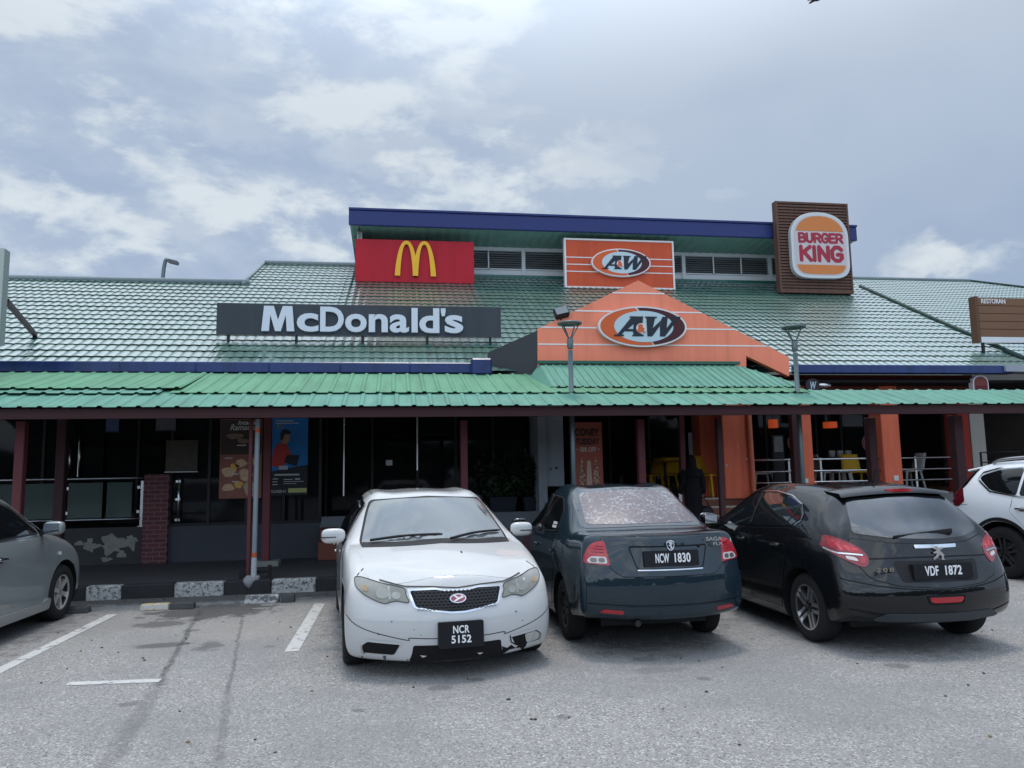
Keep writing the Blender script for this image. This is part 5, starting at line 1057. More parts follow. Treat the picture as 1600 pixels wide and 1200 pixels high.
# woman in black climbing the steps
def person():
    Yp_ = YF-1.0; p = at(1083, 780, Yp_); zf = .18+(ZT-.18)*2/6+.0
    H = at(1090, 712, Yp_).z - zf; k = H/1.60; t = thing("person", "person in a long black robe and headscarf carrying a black bag up the steps", "person", (p.x, Yp_, zf))
    O = Vector((p.x, Yp_, zf)); S = lambda x, y, z: O+Vector((x*k, y*k, z*k))
    # one continuous body grown on a skeleton
    J = {'pel': (0, 0, .88, .13), 'bel': (0, .0, 1.05, .12), 'che': (0, .01, 1.22, .13), 'nek': (0, .02, 1.36, .055), 'hd0': (0, .03, 1.44, .075), 'hd1': (0, .04, 1.54, .085), 'hd2': (0, .04, 1.585, .05)}
    for s, n_ in ((-1, 'l'), (1, 'r')):
        J.update({n_+'sh': (s*.16, .01, 1.29, .055), n_+'el': (s*.215, -.02, 1.04, .042), n_+'wr': (s*.235, .06, .83, .028), n_+'pa': (s*.237, .08, .77, .034),
                  n_+'hip': (s*.09, 0, .82, .10), n_+'kn': (s*.10, .08*(1 if s > 0 else .3), .46, .062), n_+'an': (s*.10, .02, .09, .04), n_+'to': (s*.11, .15, .03, .035)})
        for q, (dx, dy, l) in enumerate(((-.018, .02, .072), (-.006, .024, .08), (.006, .024, .078), (.018, .02, .062))):
            J[n_+'f%da' % q] = (s*.237+dx*1.2, .085+dy*.5, .735, .010); J[n_+'f%db' % q] = (s*.237+dx*1.25, .10+dy, .735-l*.6, .0085); J[n_+'f%dc' % q] = (s*.237+dx*1.2, .085+dy, .735-l, .007)
        J[n_+'t0'] = (s*.215, .11, .765, .011); J[n_+'t1'] = (s*.205, .13, .725, .009)
    E_ = [('pel','bel'),('bel','che'),('che','nek'),('nek','hd0'),('hd0','hd1'),('hd1','hd2')]
    for n_ in 'lr':
        E_ += [('che', n_+'sh'), (n_+'sh', n_+'el'), (n_+'el', n_+'wr'), (n_+'wr', n_+'pa'), ('pel', n_+'hip'), (n_+'hip', n_+'kn'), (n_+'kn', n_+'an'), (n_+'an', n_+'to'), (n_+'pa', n_+'t0'), (n_+'t0', n_+'t1')]
        for q in range(4): E_ += [(n_+'pa', n_+'f%da' % q), (n_+'f%da' % q, n_+'f%db' % q), (n_+'f%db' % q, n_+'f%dc' % q)]
    names = list(J); me = bpy.data.meshes.new("body"); me.from_pydata([S(*J[n_][:3]) for n_ in names], [(names.index(a), names.index(b)) for a, b in E_], [])
    ob = link("body", me, t); md = ob.modifiers.new("skin", 'SKIN'); md.use_smooth_shade = True
    for i, n_ in enumerate(names): r = J[n_][3]*k; me.skin_vertices[0].data[i].radius = (r, r)
    me.skin_vertices[0].data[0].use_root = True; sub = ob.modifiers.new("sub", 'SUBSURF'); sub.levels = sub.render_levels = 1
    me.materials.append(mat("skin_tone", (.30, .17, .11), .5))
    mk = mat("black_cloth", (.0075, .0075, .0095), .85, var=.3, vscale=9)
    def robe(name, rings, parent=t, fold=.012):
        mb = MB(); n = 40; vs = []
        for i, (z, rx, ry, ox, oy) in enumerate(rings):
            for j in range(n):
                a = 2*math.pi*j/n; f = 1+fold/max(rx, .05)*math.sin(a*7+i*.35)*(1-z/1.6)*1.6; vs.append(S(ox+rx*f*math.cos(a), oy+ry*f*math.sin(a), z))
        m_ = len(rings); mb.add(vs, [(i*n+j, i*n+(j+1) % n, (i+1)*n+(j+1) % n, (i+1)*n+j) for i in range(m_-1) for j in range(n)]+[tuple(range(n))[::-1]]+[tuple((m_-1)*n+j for j in range(n))]); return mb.build(name, mk, parent, smooth=True)
    robe("robe", [(.02, .24, .22, .02, .02), (.2, .22, .20, .015, .02), (.45, .20, .18, .01, .03), (.7, .19, .165, 0, .02), (.88, .195, .165, 0, 0), (1.02, .165, .145, 0, .0), (1.15, .175, .145, 0, .005), (1.26, .185, .135, 0, .01), (1.32, .16, .11, 0, .015), (1.36, .09, .085, 0, .02)])
    for s in (-1, 1):
        n_ = 'l' if s < 0 else 'r'; MB().tube([S(s*.15, .01, 1.30), S(s*.19, 0, 1.18), S(*J[n_+'el'][:3]), S(s*.235, .03, .92), S(*J[n_+'wr'][:3])], [.075*k, .068*k, .062*k, .06*k, .062*k], 14).build("sleeve", mk, t, smooth=True)
    robe("headscarf", [(1.16, .19, .165, 0, -.01), (1.22, .185, .16, 0, -.01), (1.30, .15, .135, 0, .0), (1.37, .105, .115, 0, .01), (1.44, .10, .12, 0, .02), (1.50, .105, .125, 0, .025), (1.56, .095, .115, 0, .03), (1.60, .065, .08, 0, .035), (1.62, .02, .03, 0, .035)], fold=.004)
    h_ = S(*J['rpa'][:3]); b2 = thing("handbag", "slouchy black bag hanging from the robed person's right hand", "bag", h_+Vector((.05, 0, -.5)))
    MB().ell(h_+Vector((.05, 0, -.34)), (.15, .09, .16), .75, 20, 12).build("bag_body", mat("black_leather", (.012, .012, .014), .4, bump=.4), b2, smooth=True)
    MB().tube(spline([h_+Vector((-.05, 0, -.21)), h_+Vector((-.01, .0, -.08)), h_+Vector((0, .02, -.03)), h_+Vector((.06, 0, -.08)), h_+Vector((.14, 0, -.22))], 5), .009, 8).build("strap", MATS["black_leather"], b2, smooth=True)
    l_ = S(*J['lpa'][:3]); b3 = thing("paper", "small white paper item in the robed person's left hand", "paper", l_+Vector((0, -.03, -.08))); MB().box(l_+Vector((-.05, -.055, -.10)), l_+Vector((.03, -.045, .05))).build("paper", m_white, b3)
person()
# ------------------------------------------------------------------ cars
m_tyre = mat("tyre_rubber", (.016, .016, .017), .85, var=.3, vscale=9, bump=.2)
m_alloy = mat("alloy_rim", (.42, .42, .42), .32, metal=.85, var=.12); m_blackp = mat("black_plastic", (.014, .014, .015), .5, var=.2)
m_seam = mat("shut_line", (.006, .006, .007), .6); m_arch = mat("wheel_arch", (.006, .006, .007), .9)
m_mirror = mat("mirror_glass", (.55, .57, .58), .04, metal=1, var=.02)
m_wing = mat("tinted_glass", (.006, .007, .008), .04, spec=.5, var=.05); m_chrome = mat("chrome", (.62, .63, .64), .12, metal=1, var=.03)
m_red = mat("lamp_red", (.36, .012, .022), .12, coat=1, var=.15, vscale=14); m_clear = mat("lamp_clear", (.55, .52, .50), .15, coat=1, var=.2, vscale=18); m_plate = mat("plate_black", (.010, .011, .013), .4)
m_plw = mat("plate_white", (.74, .74, .74), .45, var=.02)
FR = (-1, -.64, -.22, .22, .64, 1)
def cage(st, rear_bow, front_bow):
    # stations front -> rear: (y, topbow, crown, xs[6], zs[6], dys[6] or None); a box lattice grown smooth by subdivision
    nx, nz, ny = len(st), 6, len(FR); V = {}; vs = []; fs = []
    def pos(i, j, k):
        y, tb_, cr, xs, zs = st[i][:5]; dy = st[i][5] if len(st[i]) > 5 else [0]*6; f = FR[k]; q = 1-f*f
        X, Z, Y = xs[j]*f, zs[j], y+dy[j]
        if j == 5: Z += cr*q; Y += tb_*q
        if i == 0: Y += (front_bow[j]-(tb_ if j == 5 else 0))*q
        if i == nx-1: Y -= (rear_bow[j]+(tb_ if j == 5 else 0))*q
        return (X, Y, Z)
    def v(i, j, k):
        if (i, j, k) not in V: V[i, j, k] = len(vs); vs.append(pos(i, j, k))
        return V[i, j, k]
    for i in range(nx-1):
        for k in range(ny-1):
            fs.append((v(i, 5, k), v(i, 5, k+1), v(i+1, 5, k+1), v(i+1, 5, k))); fs.append((v(i, 0, k), v(i+1, 0, k), v(i+1, 0, k+1), v(i, 0, k+1)))
        for j in range(nz-1):
            fs.append((v(i, j, ny-1), v(i+1, j, ny-1), v(i+1, j+1, ny-1), v(i, j+1, ny-1))); fs.append((v(i, j, 0), v(i, j+1, 0), v(i+1, j+1, 0), v(i+1, j, 0)))
    for j in range(nz-1):
        for k in range(ny-1):
            fs.append((v(0, j, k), v(0, j, k+1), v(0, j+1, k+1), v(0, j+1, k))); fs.append((v(nx-1, j, k), v(nx-1, j+1, k), v(nx-1, j+1, k+1), v(nx-1, j, k+1)))
    return vs, fs
VIEW = {'F': (Vector((1, 0, 0)), Vector((0, 0, 1)), Vector((0, -1, 0))), 'R': (Vector((1, 0, 0)), Vector((0, 0, 1)), Vector((0, 1, 0))),
        'r': (Vector((0, 1, 0)), Vector((0, 0, 1)), Vector((-1, 0, 0))), 'l': (Vector((0, 1, 0)), Vector((0, 0, 1)), Vector((1, 0, 0))), 'T': (Vector((1, 0, 0)), Vector((0, 1, 0)), Vector((0, 0, -1)))}
for nm, a in (('RL', 40), ('RR', -40), ('FL', -40), ('FR', 40)):   # diagonal views for corner lamps
    d = Matrix.Rotation(R(-a if nm[0] == 'R' else a), 3, 'Z') @ VIEW[nm[0]][2]; u = Vector((-d.y, d.x, 0)) if nm[0] == 'F' else Vector((d.y, -d.x, 0)); VIEW[nm] = (u, Vector((0, 0, 1)), d)
class Car:
    def __init__(s, name, label, cat, loc, rz, paint, st, fb, rb, axles, track, wr, ww, rim, rim_style, arch=.055, group="cars parked before the restaurant", rim_mat=None):
        s.t = thing(name, label, cat, loc, group, rz); s.paint = paint
        vs, fs = cage(st, rb, fb); me = bpy.data.meshes.new("body"); me.from_pydata(vs, [], fs)
        bm = bmesh.new(); bm.from_mesh(me); bmesh.ops.recalc_face_normals(bm, faces=bm.faces); bm.to_mesh(me); bm.free()
        ob = bpy.data.objects.new("body", me); COL.objects.link(ob); me.materials.append(paint)
        sub = ob.modifiers.new("s", 'SUBSURF'); sub.levels = sub.render_levels = 2; sub.use_limit_surface = True
        tgt = [Vector(v) for v in vs]       # move the cage until the smooth surface nearly passes through the measured points
        for it in range(3):
            dg = bpy.context.evaluated_depsgraph_get(); dg.update(); ev = ob.evaluated_get(dg).data
            for i, t_ in enumerate(tgt): me.vertices[i].co += (t_-ev.vertices[i].co)*(.62 if it else .8)
            me.update(); ob.update_tag()
        sub.levels = sub.render_levels = 3
        cut = MB(); hw = max(max(q[3]) for q in st)
        for ya in axles:
            for sx in (-1, 1): cut.lathe([(0, sx*(hw-.36)), (wr+arch, sx*(hw-.36)), (wr+arch, sx*(hw+.2)), (0, sx*(hw+.2))], 48, axis='x', c=(0, ya, wr))
        co = cut.build("cut", m_arch); b = ob.modifiers.new("b", 'BOOLEAN'); b.object = co; b.operation = 'DIFFERENCE'; b.solver = 'EXACT'; b.material_mode = 'TRANSFER'
        dg = bpy.context.evaluated_depsgraph_get(); m2 = bpy.data.meshes.new_from_object(ob.evaluated_get(dg))
        b.show_viewport = b.show_render = False; dg.update(); dg = bpy.context.evaluated_depsgraph_get(); m3 = bpy.data.meshes.new_from_object(ob.evaluated_get(dg))
        s.bvh = BVHTree.FromPolygons([v.co.copy() for v in m3.vertices], [tuple(p.vertices) for p in m3.polygons])
        s.vn = [v.normal.copy() for v in m3.vertices]; s.vc = [v.co.copy() for v in m3.vertices]; s.pv = [tuple(p.vertices) for p in m3.polygons]
        m2.polygons.foreach_set("use_smooth", [True]*len(m2.polygons)); m2.name = "body"
        bpy.data.objects.remove(ob); bpy.data.objects.remove(co); bpy.data.meshes.remove(m3)
        s.body = link("body", m2, s.t, False); es = s.body.modifiers.new("e", 'EDGE_SPLIT'); es.split_angle = R(50)
        for ya in axles:
            for sx in (-1, 1): s.wheel(sx*(track/2), ya, wr, ww, rim, rim_style, sx, rim_mat or m_alloy)
    def hit(s, view, u, v):
        U, V_, D = VIEW[view]; o = U*u+V_*v-D*6; loc, n, i, d = s.bvh.ray_cast(o, D)
        if loc is None: return None, None
        f = s.pv[i]; w = [1/((s.vc[q]-loc).length+1e-6) for q in f]; nn = sum((s.vn[q]*w_ for q, w_ in zip(f, w)), Vector())
        return loc, nn.normalized()
    def wheel(s, x, y, r, w, rr, style, sx, rm):
        e = bpy.data.objects.new("wheel", None); COL.objects.link(e); e.parent = s.t; e.location = (x, y, r); h = w/2
        ty = MB().lathe([(rr-.005, -h*.9), (rr+.02, -h), (r-.035, -h), (r-.012, -h*.86), (r, -h*.6), (r, h*.6), (r-.012, h*.86), (r-.035, h), (rr+.02, h), (rr-.005, h*.9)], 48, axis='x'); ty.build("tyre", m_tyre, e, smooth=True, inv=False, fix=False)
        o = h*.86*sx; mb = MB(); mb.lathe([(rr, o), (rr-.018, o-.006*sx), (rr-.026, o-.035*sx), (rr-.05, -h*.5*sx), (0, -h*.5*sx)], 48, axis='x')
        mb.lathe([(0, o-.02*sx), (.035, o-.022*sx), (.055, o-.04*sx), (.075, o-.09*sx)], 24, axis='x')
        mb.build("rim", [m_blackp if style[0] != 'plain' else rm], e, smooth=True, inv=False, fix=False).modifiers.new("e", 'EDGE_SPLIT')
        sp_ = MB(); n = style[1]; M0 = Matrix(((0, 0, sx, o-.035*sx), (1, 0, 0, 0), (0, 1, 0, 0), (0, 0, 0, 1)))
        for k in range(n):
            A = 2*math.pi*k/n+style[2]; rot = Matrix.Rotation(A, 4, 'Z')
            for q in style[3]:            # each q: polygon (tangential, radial) in fractions of the rim radius
                sp_.prism([(a*rr, b*rr) for a, b in q], M0 @ rot, -.012, .022)
        sp_.lathe([(rr+.004, o+.002*sx), (rr-.02, o+.002*sx), (rr-.02, o-.02*sx)], 48, axis='x')
        sp_.build("spokes", rm, e, inv=False)
        d_ = MB().lathe([(0, -.02*sx), (rr*.62, -.02*sx), (rr*.62, -.035*sx)], 32, axis='x'); d_.build("brake_disc", mat("brake_steel", (.16, .15, .15), .45, metal=.7), e, inv=False)
    def patch(s, name, view, poly, m, off=.004, par=None, skirt=.012, step=.05, miss=None, label=None):   # panel laid onto the body from a view
        par = par or s.t; pts = []
        k = len(poly)
        for i in range(k):
            a, b = Vector(poly[i]), Vector(poly[(i+1) % k]); n = max(1, int((b-a).length/step)); pts += [a.lerp(b, j/n) for j in range(n)]
        nb = len(pts); x0, x1 = min(p.x for p in pts), max(p.x for p in pts); y0, y1 = min(p.y for p in pts), max(p.y for p in pts); ins = []
        def inside(q):
            c = False
            for i in range(nb):
                a, b = pts[i], pts[i-1]
                if (a.y > q.y) != (b.y > q.y) and q.x < (b.x-a.x)*(q.y-a.y)/(b.y-a.y)+a.x: c = not c
            return c
        ix = 0; gx = x0+step*.5
        while gx < x1:
            gy = y0+step*.5*(1+ix % 2*.5)
            while gy < y1:
                q = Vector((gx, gy))
                if inside(q) and min((q-p).length for p in pts) > step*.4: ins.append(q)
                gy += step
            gx += step; ix += 1
        vv, _, ff = delaunay_2d_cdt(pts+ins, [(i, (i+1) % nb) for i in range(nb)], [], 1, 1e-6)[:3]
        P3 = []; N3 = []; ok = []
        for q in vv:
            l, n = s.hit(view, q.x, q.y); ok.append(l is not None and abs(n.dot(VIEW[view][2])) > .06); P3.append(l); N3.append(n)
        if miss and not all(ok): print("miss", name, ok.count(False))
        mb = MB(); idx = {}
        for f in ff:
            if not all(ok[i] for i in f): continue
            for i in f:
                if i not in idx: idx[i] = len(mb.v); mb.v.append(tuple(P3[i]+N3[i]*off))
            mb.f.append(tuple(idx[i] for i in f)); mb.mi.append(0)
        ed = {}
        for f in mb.f:
            for i in range(len(f)): a, b = f[i], f[(i+1) % len(f)]; ed.setdefault((min(a, b), max(a, b)), []).append((a, b))
        inv = {v_: k_ for k_, v_ in idx.items()}; low = {}
        nf = len(mb.f)
        me_fs = list(mb.f)
        if not me_fs: print("empty patch", name); return None
        for e_ in ed.values():
            if len(e_) == 1:
                a, b = e_[0]
                for i in (a, b):
                    if i not in low: low[i] = len(mb.v); mb.v.append(tuple(P3[inv[i]]+N3[inv[i]]*(off-skirt)))
                mb.f.append((b, a, low[a], low[b])); mb.mi.append(0)
        me = bpy.data.meshes.new(name); me.from_pydata(mb.v, [], mb.f); me.materials.append(m)
        # face the outside
        D = VIEW[view][2]; flip = sum(1 if me.polygons[i].normal.dot(D) > 0 else -1 for i in range(nf)) > 0
        if flip: me.flip_normals()
        me.polygons.foreach_set("use_smooth", [True]*nf+[False]*(len(mb.f)-nf)); me.update()
        o = link(name, me, par, False); o.modifiers.new("e", 'EDGE_SPLIT').split_angle = R(40)
        if label: o["label"] = label
        return o
    def both(s, name, view, poly, m, **kw):    # mirrored pair
        if view in ('l', 'r'): return [s.patch(name, 'l', poly, m, **kw), s.patch(name, 'r', poly, m, **kw)]
        v2 = {'RL': 'RR', 'RR': 'RL', 'FL': 'FR', 'FR': 'FL'}.get(view, view); return [s.patch(name, view, poly, m, **kw), s.patch(name, v2, [(-p[0], p[1]) for p in poly][::-1], m, **kw)]
    def strip(s, name, view, path, w, m, off=.0025, par=None, closed=False, step=.04):
        pts = [Vector(p) for p in path]+([Vector(path[0])] if closed else []); q = []
        for i in range(len(pts)-1):
            n = max(1, int((pts[i+1]-pts[i]).length/step)); q += [pts[i].lerp(pts[i+1], j/n) for j in range(n)]
        q.append(pts[-1]); L = []
        for i, p in enumerate(q):
            if closed: t = (q[(i+1) % (len(q)-1)]-q[i-1 if i else -2])
            else: t = (q[min(i+1, len(q)-1)]-q[max(i-1, 0)])
            n = Vector((-t.y, t.x)).normalized()*w/2; A, NA = s.hit(view, *(p+n)); B, NB = s.hit(view, *(p-n))
            L.append((A+NA*off, B+NB*off) if A is not None and B is not None and (A-B).length < w*6+.05 else None)
        mb = MB()
        for i in range(len(L)-1):
            if L[i] and L[i+1]: mb.add([L[i][0], L[i][1], L[i+1][1], L[i+1][0]], [(0, 1, 2, 3)])
        return mb.build(name, m, par or s.t, inv=False, fix=True) if mb.f else None
    def seam(s, view, path, w=.008, par=None, closed=False): return s.strip("shut_line", view, path, w, m_seam, par=par, closed=closed)
    def plate(s, view, x, z, w, h, lines, tilt=None, par=None, proud=.012, sizes=None, flip=False):
        l, n = s.hit(view, x, z); n = Vector((0, n.y, n.z)).normalized() if tilt is None else Vector((0, math.cos(tilt)*(1 if view == 'F' else -1), math.sin(tilt)))
        u = Vector((0, 0, 1)).cross(n).normalized(); v = n.cross(u); o = l+n*proud
        M = Matrix((u, v, n)).transposed().to_4x4(); M.translation = o
        p = MB().prism(rnd([(-w/2, -h/2), (w/2, -h/2), (w/2, h/2), (-w/2, h/2)], .012), M, -.05, .006).build("number_plate", m_plate, par or s.t, inv=False)
        mb = MB()
        for tx, cx, cy, tw, th in lines: add_text(mb, tx, M, tw*w, th*h, .006, .0095, .022, cx=cx*w, cy=cy*h, spacing=1.05)
        mb.build("lettering", m_plw, p, inv=False); return p, M
    def mirror(s, x, y, z, m, sx, sz=(.11, .07, .075), yaw=0):
        mb = MB(); M = Matrix.Rotation(R(yaw*sx), 3, 'Z'); mb.ell((sx*x, y, z), sz, .62, 24, 14, M=M); o = mb.build("wing_mirror", m, s.t, smooth=True, inv=False)
        MB().box((sx*(x-sz[0]*.75), y-sz[1]*.92-.012, z-sz[2]*.7), (sx*(x+sz[0]*.72), y-sz[1]*.92+.02, z+sz[2]*.72)).build("mirror_glass", m_mirror, o, inv=False)
        MB().hexa([(sx*(x-sz[0]*.6), y-.03, z-.06), (sx*(x-sz[0]*.6), y+.03, z-.06), (sx*(x-.26), y+.05, z-.10), (sx*(x-.26), y-.03, z-.10), (sx*(x-sz[0]*.6), y-.03, z-.02), (sx*(x-sz[0]*.6), y+.03, z-.02), (sx*(x-.26), y+.05, z-.05), (sx*(x-.26), y-.03, z-.05)]).build("mirror_arm", m_blackp, o, inv=False)
        return o
    def handle(s, view, y, z, m, par, w=.095):
        l, n = s.hit(view, y, z)
        if l is None: return
        s.patch("handle_recess", view, [(y+math.cos(a)*.055, z-.005+math.sin(a)*.03) for a in [math.pi*i/8 for i in range(16)]], m_blackp if m is not m_blackp else m_seam, off=.004, par=par, step=.03, skirt=.004)
        mb = MB().ell(l+n*.028, (.014, w, .016), .6, 16, 10); mb.build("handle", m, par, smooth=True, inv=False)
def paint(name, col, rough=.3, metal=0.0, coat=1.0, dirt=.0, var=.04, dirtcol=(.2, .19, .17), vscale=3): return mat(name, col, rough, metal, spec=.04, coat=coat, coat_rough=.03, var=var, dirt=dirt, dirtcol=dirtcol, vscale=vscale)
SPK5 = [[(-.17, .12), (-.06, .12), (-.10, .93), (-.24, .93)], [(.06, .12), (.17, .12), (.24, .93), (.10, .93)]]

# ---- white saloon, reversed in
def white_saloon():
    pw = paint("white_paint", (.51, .51, .50), .32, dirt=.10, dirtcol=(.50, .50, .48))
    m_sg = mat("shut_line_grey", (.045, .045, .045), .6)
    st = [(1.86, .16, .02, [.70, .80, .83, .815, .775, .63], [.15, .17, .40, .60, .72, .775], [-.03, .02, .06, .02, -.04, -.10]),
          (1.70, .17, .03, [.72, .85, .875, .865, .815, .65], [.15, .17, .43, .625, .775, .825]),
          (1.395, .15, .045, [.74, .865, .885, .885, .85, .70], [.15, .175, .45, .66, .855, .895]),
          (1.00, .14, .055, [.75, .865, .882, .885, .862, .745], [.15, .175, .45, .68, .915, .965]),
          (.86, .19, .055, [.75, .865, .882, .885, .862, .735], [.15, .175, .45, .68, .925, 1.00]),
          (.46, .24, .055, [.75, .865, .882, .885, .862, .675], [.15, .175, .45, .69, .945, 1.20]),
          (.08, .26, .045, [.75, .865, .882, .885, .86, .61], [.15, .175, .45, .69, .96, 1.37]),
          (-.12, .2, .045, [.75, .865, .882, .885, .86, .60], [.15, .175, .45, .69, .965, 1.40]),
          (-.55, 0, .045, [.75, .865, .882, .885, .86, .595], [.15, .175, .45, .70, .975, 1.415]),
          (-1.0, -.12, .04, [.75, .865, .882, .885, .855, .59], [.15, .175, .45, .70, .985, 1.38]),
          (-1.45, -.16, .04, [.75, .865, .882, .88, .85, .61], [.15, .175, .46, .70, .99, 1.21]),
          (-1.80, -.12, .03, [.74, .86, .875, .87, .835, .66], [.18, .20, .46, .70, .985, 1.055]),
          (-2.03, -.08, .02, [.70, .82, .84, .83, .79, .62], [.20, .23, .46, .70, .96, 1.03]),
          (-2.09, -.1, .02, [.64, .76, .78, .77, .73, .58], [.22, .25, .46, .70, .94, 1.0])]
    p = gp(537, 1037); q = gp(527, 957); head = math.atan2(q.x-p.x, q.y-p.y)   # rear lies farther and to the left
    ax = Vector((math.sin(head), math.cos(head), 0)); side = Vector((ax.y, -ax.x, 0))
    c0 = Vector((p.x, p.y, 0))+side*(.87)+ax*(1.395) + WOFF
    C = Car("parked_car", "dirty white saloon facing the camera with a cracked front bumper", "car", c0, math.pi-head, pw, st, [.30, .31, .31, .30, .30, .30], [.12]*6, (1.395, -1.255), 1.55, .315, .205, .20, ('plain', 5, 0, SPK5))
    wsg = mat("windscreen_glass", (.085, .10, .105), .08, spec=.5, coat=1, var=.08, vscale=1.6)
    C.patch("windscreen", 'F', rnd([(-.70, .985), (-.4, 1.005), (0, 1.015), (.4, 1.005), (.70, .985), (.615, 1.24), (.565, 1.345), (.3, 1.368), (0, 1.375), (-.3, 1.368), (-.565, 1.345), (-.615, 1.24)], .04), wsg, off=.005)
    C.strip("windscreen_seal", 'F', rnd([(-.715, .975), (0, 1.005), (.715, .975), (.626, 1.24), (.575, 1.352), (0, 1.384), (-.575, 1.352), (-.626, 1.24)], .04), .022, m_blackp, closed=True)
    C.patch("cowl", 'F', [(-.70, .955), (0, .985), (.70, .955), (.715, .985), (0, 1.012), (-.715, .985)], m_blackp, off=.0035)
    for (a, b, c_) in (((.62, .985), (-.05, 1.035), .012), ((-.10, .995), (-.66, 1.035), .012)):
        A, n = C.hit('F', *a); B_, n2 = C.hit('F', *b); mid, n3 = C.hit('F', (a[0]+b[0])/2, (a[1]+b[1])/2+.012)
        MB().tube(spline([A+n*.03, mid+n3*.03, B_+n2*.022], 6), [.013]*6+[.011]*6+[.005], 8).build("wiper", m_blackp, C.t, inv=False)
    # headlamps, grille, badge
    hl = spline([(.775, .775), (.62, .742), (.42, .705), (.405, .66), (.385, .602), (.47, .612), (.52, .606), (.58, .594), (.70, .640), (.775, .695), (.795, .735)], 4, True)
    hm = mat("headlamp_lens", (.20, .20, .175), .18, coat=1, var=.35, vscale=9)
    for sx in (1, -1):
        pl_ = [(sx*p_[0], p_[1]) for p_ in hl]; h = C.patch("headlight", 'F', pl_, hm, off=.006)
        C.strip("lamp_edge", 'F', pl_, .006, m_sg, off=.0075, par=h, closed=True)
        for (cx, cz, r) in ((.585, .665, .046), (.48, .652, .032)):
            C.patch("reflector", 'F', [(sx*cx+math.cos(a)*r*1.15, cz+math.sin(a)*r*.82) for a in [math.pi*i/10 for i in range(20)]], mat("lamp_bowl", (.34, .34, .31), .2, metal=.5, var=.3, vscale=20), off=.0085, par=h, skirt=.002, step=.03)
        C.patch("indicator", 'F', rnd([(sx*.70, .715), (sx*.75, .725), (sx*.745, .685), (sx*.69, .67)], .02), mat("lamp_amber", (.28, .19, .10), .2, coat=1), off=.0085, par=h, skirt=.002, step=.03)
        C.patch("lamp_divider", 'F', rnd([(sx*.525, .715), (sx*.545, .715), (sx*.537, .62), (sx*.517, .622)], .006), mat("lamp_bowl", (.5, .5, .47), .2), off=.0088, par=h, skirt=.002, step=.03)
    gr_o = [(-.395, .700), (-.18, .708), (-.10, .690), (.10, .690), (.18, .708), (.395, .700), (.35, .560), (.17, .528), (.06, .512), (-.06, .512), (-.17, .528), (-.35, .560)]
    gr = C.patch("grille", 'F', rnd(gr_o, .02), m_chrome, off=.004)
    gi = C.patch("grille_mesh", 'F', rnd([(a*.945, .61+(b-.61)*.84) for a, b in gr_o], .018), m_seam, off=.007, par=gr)
    for r in range(7):
        z = .545+r*.022; w = .32+.02*r/6
        pts = []
        for i in range(41): x = -w+2*w*i/40; pts.append((x, z+.006*(1 if (i+r) % 2 else -1)))
        C.strip("grille_wire", 'F', pts, .0045, mat("wire_grey", (.07, .07, .075), .4), off=.011, par=gr, step=.02)
    e = [(math.cos(a)*.066, .618+math.sin(a)*.034) for a in [math.pi*i/14 for i in range(28)]]
    bd = C.patch("badge", 'F', e, m_chrome, off=.022, par=gr, skirt=.02, step=.03); C.patch("badge_field", 'F', [(a*.86, .618+(b-.618)*.8) for a, b in e], mat("badge_wine", (.30, .05, .075), .3, coat=1), off=.024, par=bd, skirt=.002, step=.03)
    C.patch("badge_mark", 'F', [(.042, .640), (.022, .640), (-.006, .622), (-.042, .640), (-.022, .6405), (-.050, .624), (-.012, .612), (.02, .596), (.04, .596), (.008, .618)], mat("plate_white", (.7, .7, .7)), off=.026, par=bd, skirt=.002, step=.03)
    # bumper with openings, seam, splits
    C.seam('F', spline([(-.875, .50), (-.80, .43), (-.66, .375), (-.40, .318), (-.385, .335), (-.2, .328), (.2, .328), (.385, .335), (.40, .318), (.66, .375), (.80, .43), (.875, .50)], 4), .006)
    C.patch("lower_grille", 'F', rnd([(-.355, .275), (.355, .275), (.365, .205), (.385, .15), (-.385, .15), (-.365, .205)], .015), m_seam, off=.004, label="black lower grille with its trim torn")
    C.patch("splitter_bar", 'F', rnd([(-.40, .165), (-.2, .172), (.2, .172), (.40, .165), (.41, .105), (-.41, .105)], .01), m_blackp, off=.012)
    for sx in (1, -1):
        C.patch("fog_recess", 'F', rnd([(sx*.455, .285), (sx*.70, .30), (sx*.745, .265), (sx*.735, .21), (sx*.50, .20)], .02), m_seam, off=.004)
        C.strip("recess_lip", 'F', [(sx*.445, .293), (sx*.70, .31), (sx*.76, .27), (sx*.75, .20)], .016, pw, off=.012)
    C.patch("fog_lamp", 'F', rnd([(-.58, .285), (-.69, .295), (-.735, .265), (-.72, .22), (-.60, .21)], .02), mat("fog_lens", (.40, .40, .37), .15, coat=1, var=.4, vscale=16), off=.009)
    C.patch("broken_edge", 'F', [(-.37, .215), (-.42, .195), (-.455, .215), (-.50, .18), (-.545, .215), (-.615, .225), (-.60, .18), (-.57, .15), (-.52, .125), (-.47, .095), (-.39, .09)], m_seam, off=.0045, label="dark broken gap in the bumper corner")
    C.patch("white_shard", 'F', [(-.43, .155), (-.50, .15), (-.535, .17), (-.50, .132), (-.45, .128)], pw, off=.018)
    C.strip("crack", 'F', [(-.44, .295), (-.452, .24), (-.50, .21), (-.555, .215), (-.60, .245)], .010, m_seam, off=.0045); C.strip("crack", 'F', [(-.60, .20), (-.585, .15), (-.55, .11)], .011, m_seam, off=.0055); C.strip("crack", 'F', [(.72, .22), (.742, .16), (.735, .13)], .010, m_seam, off=.0045)
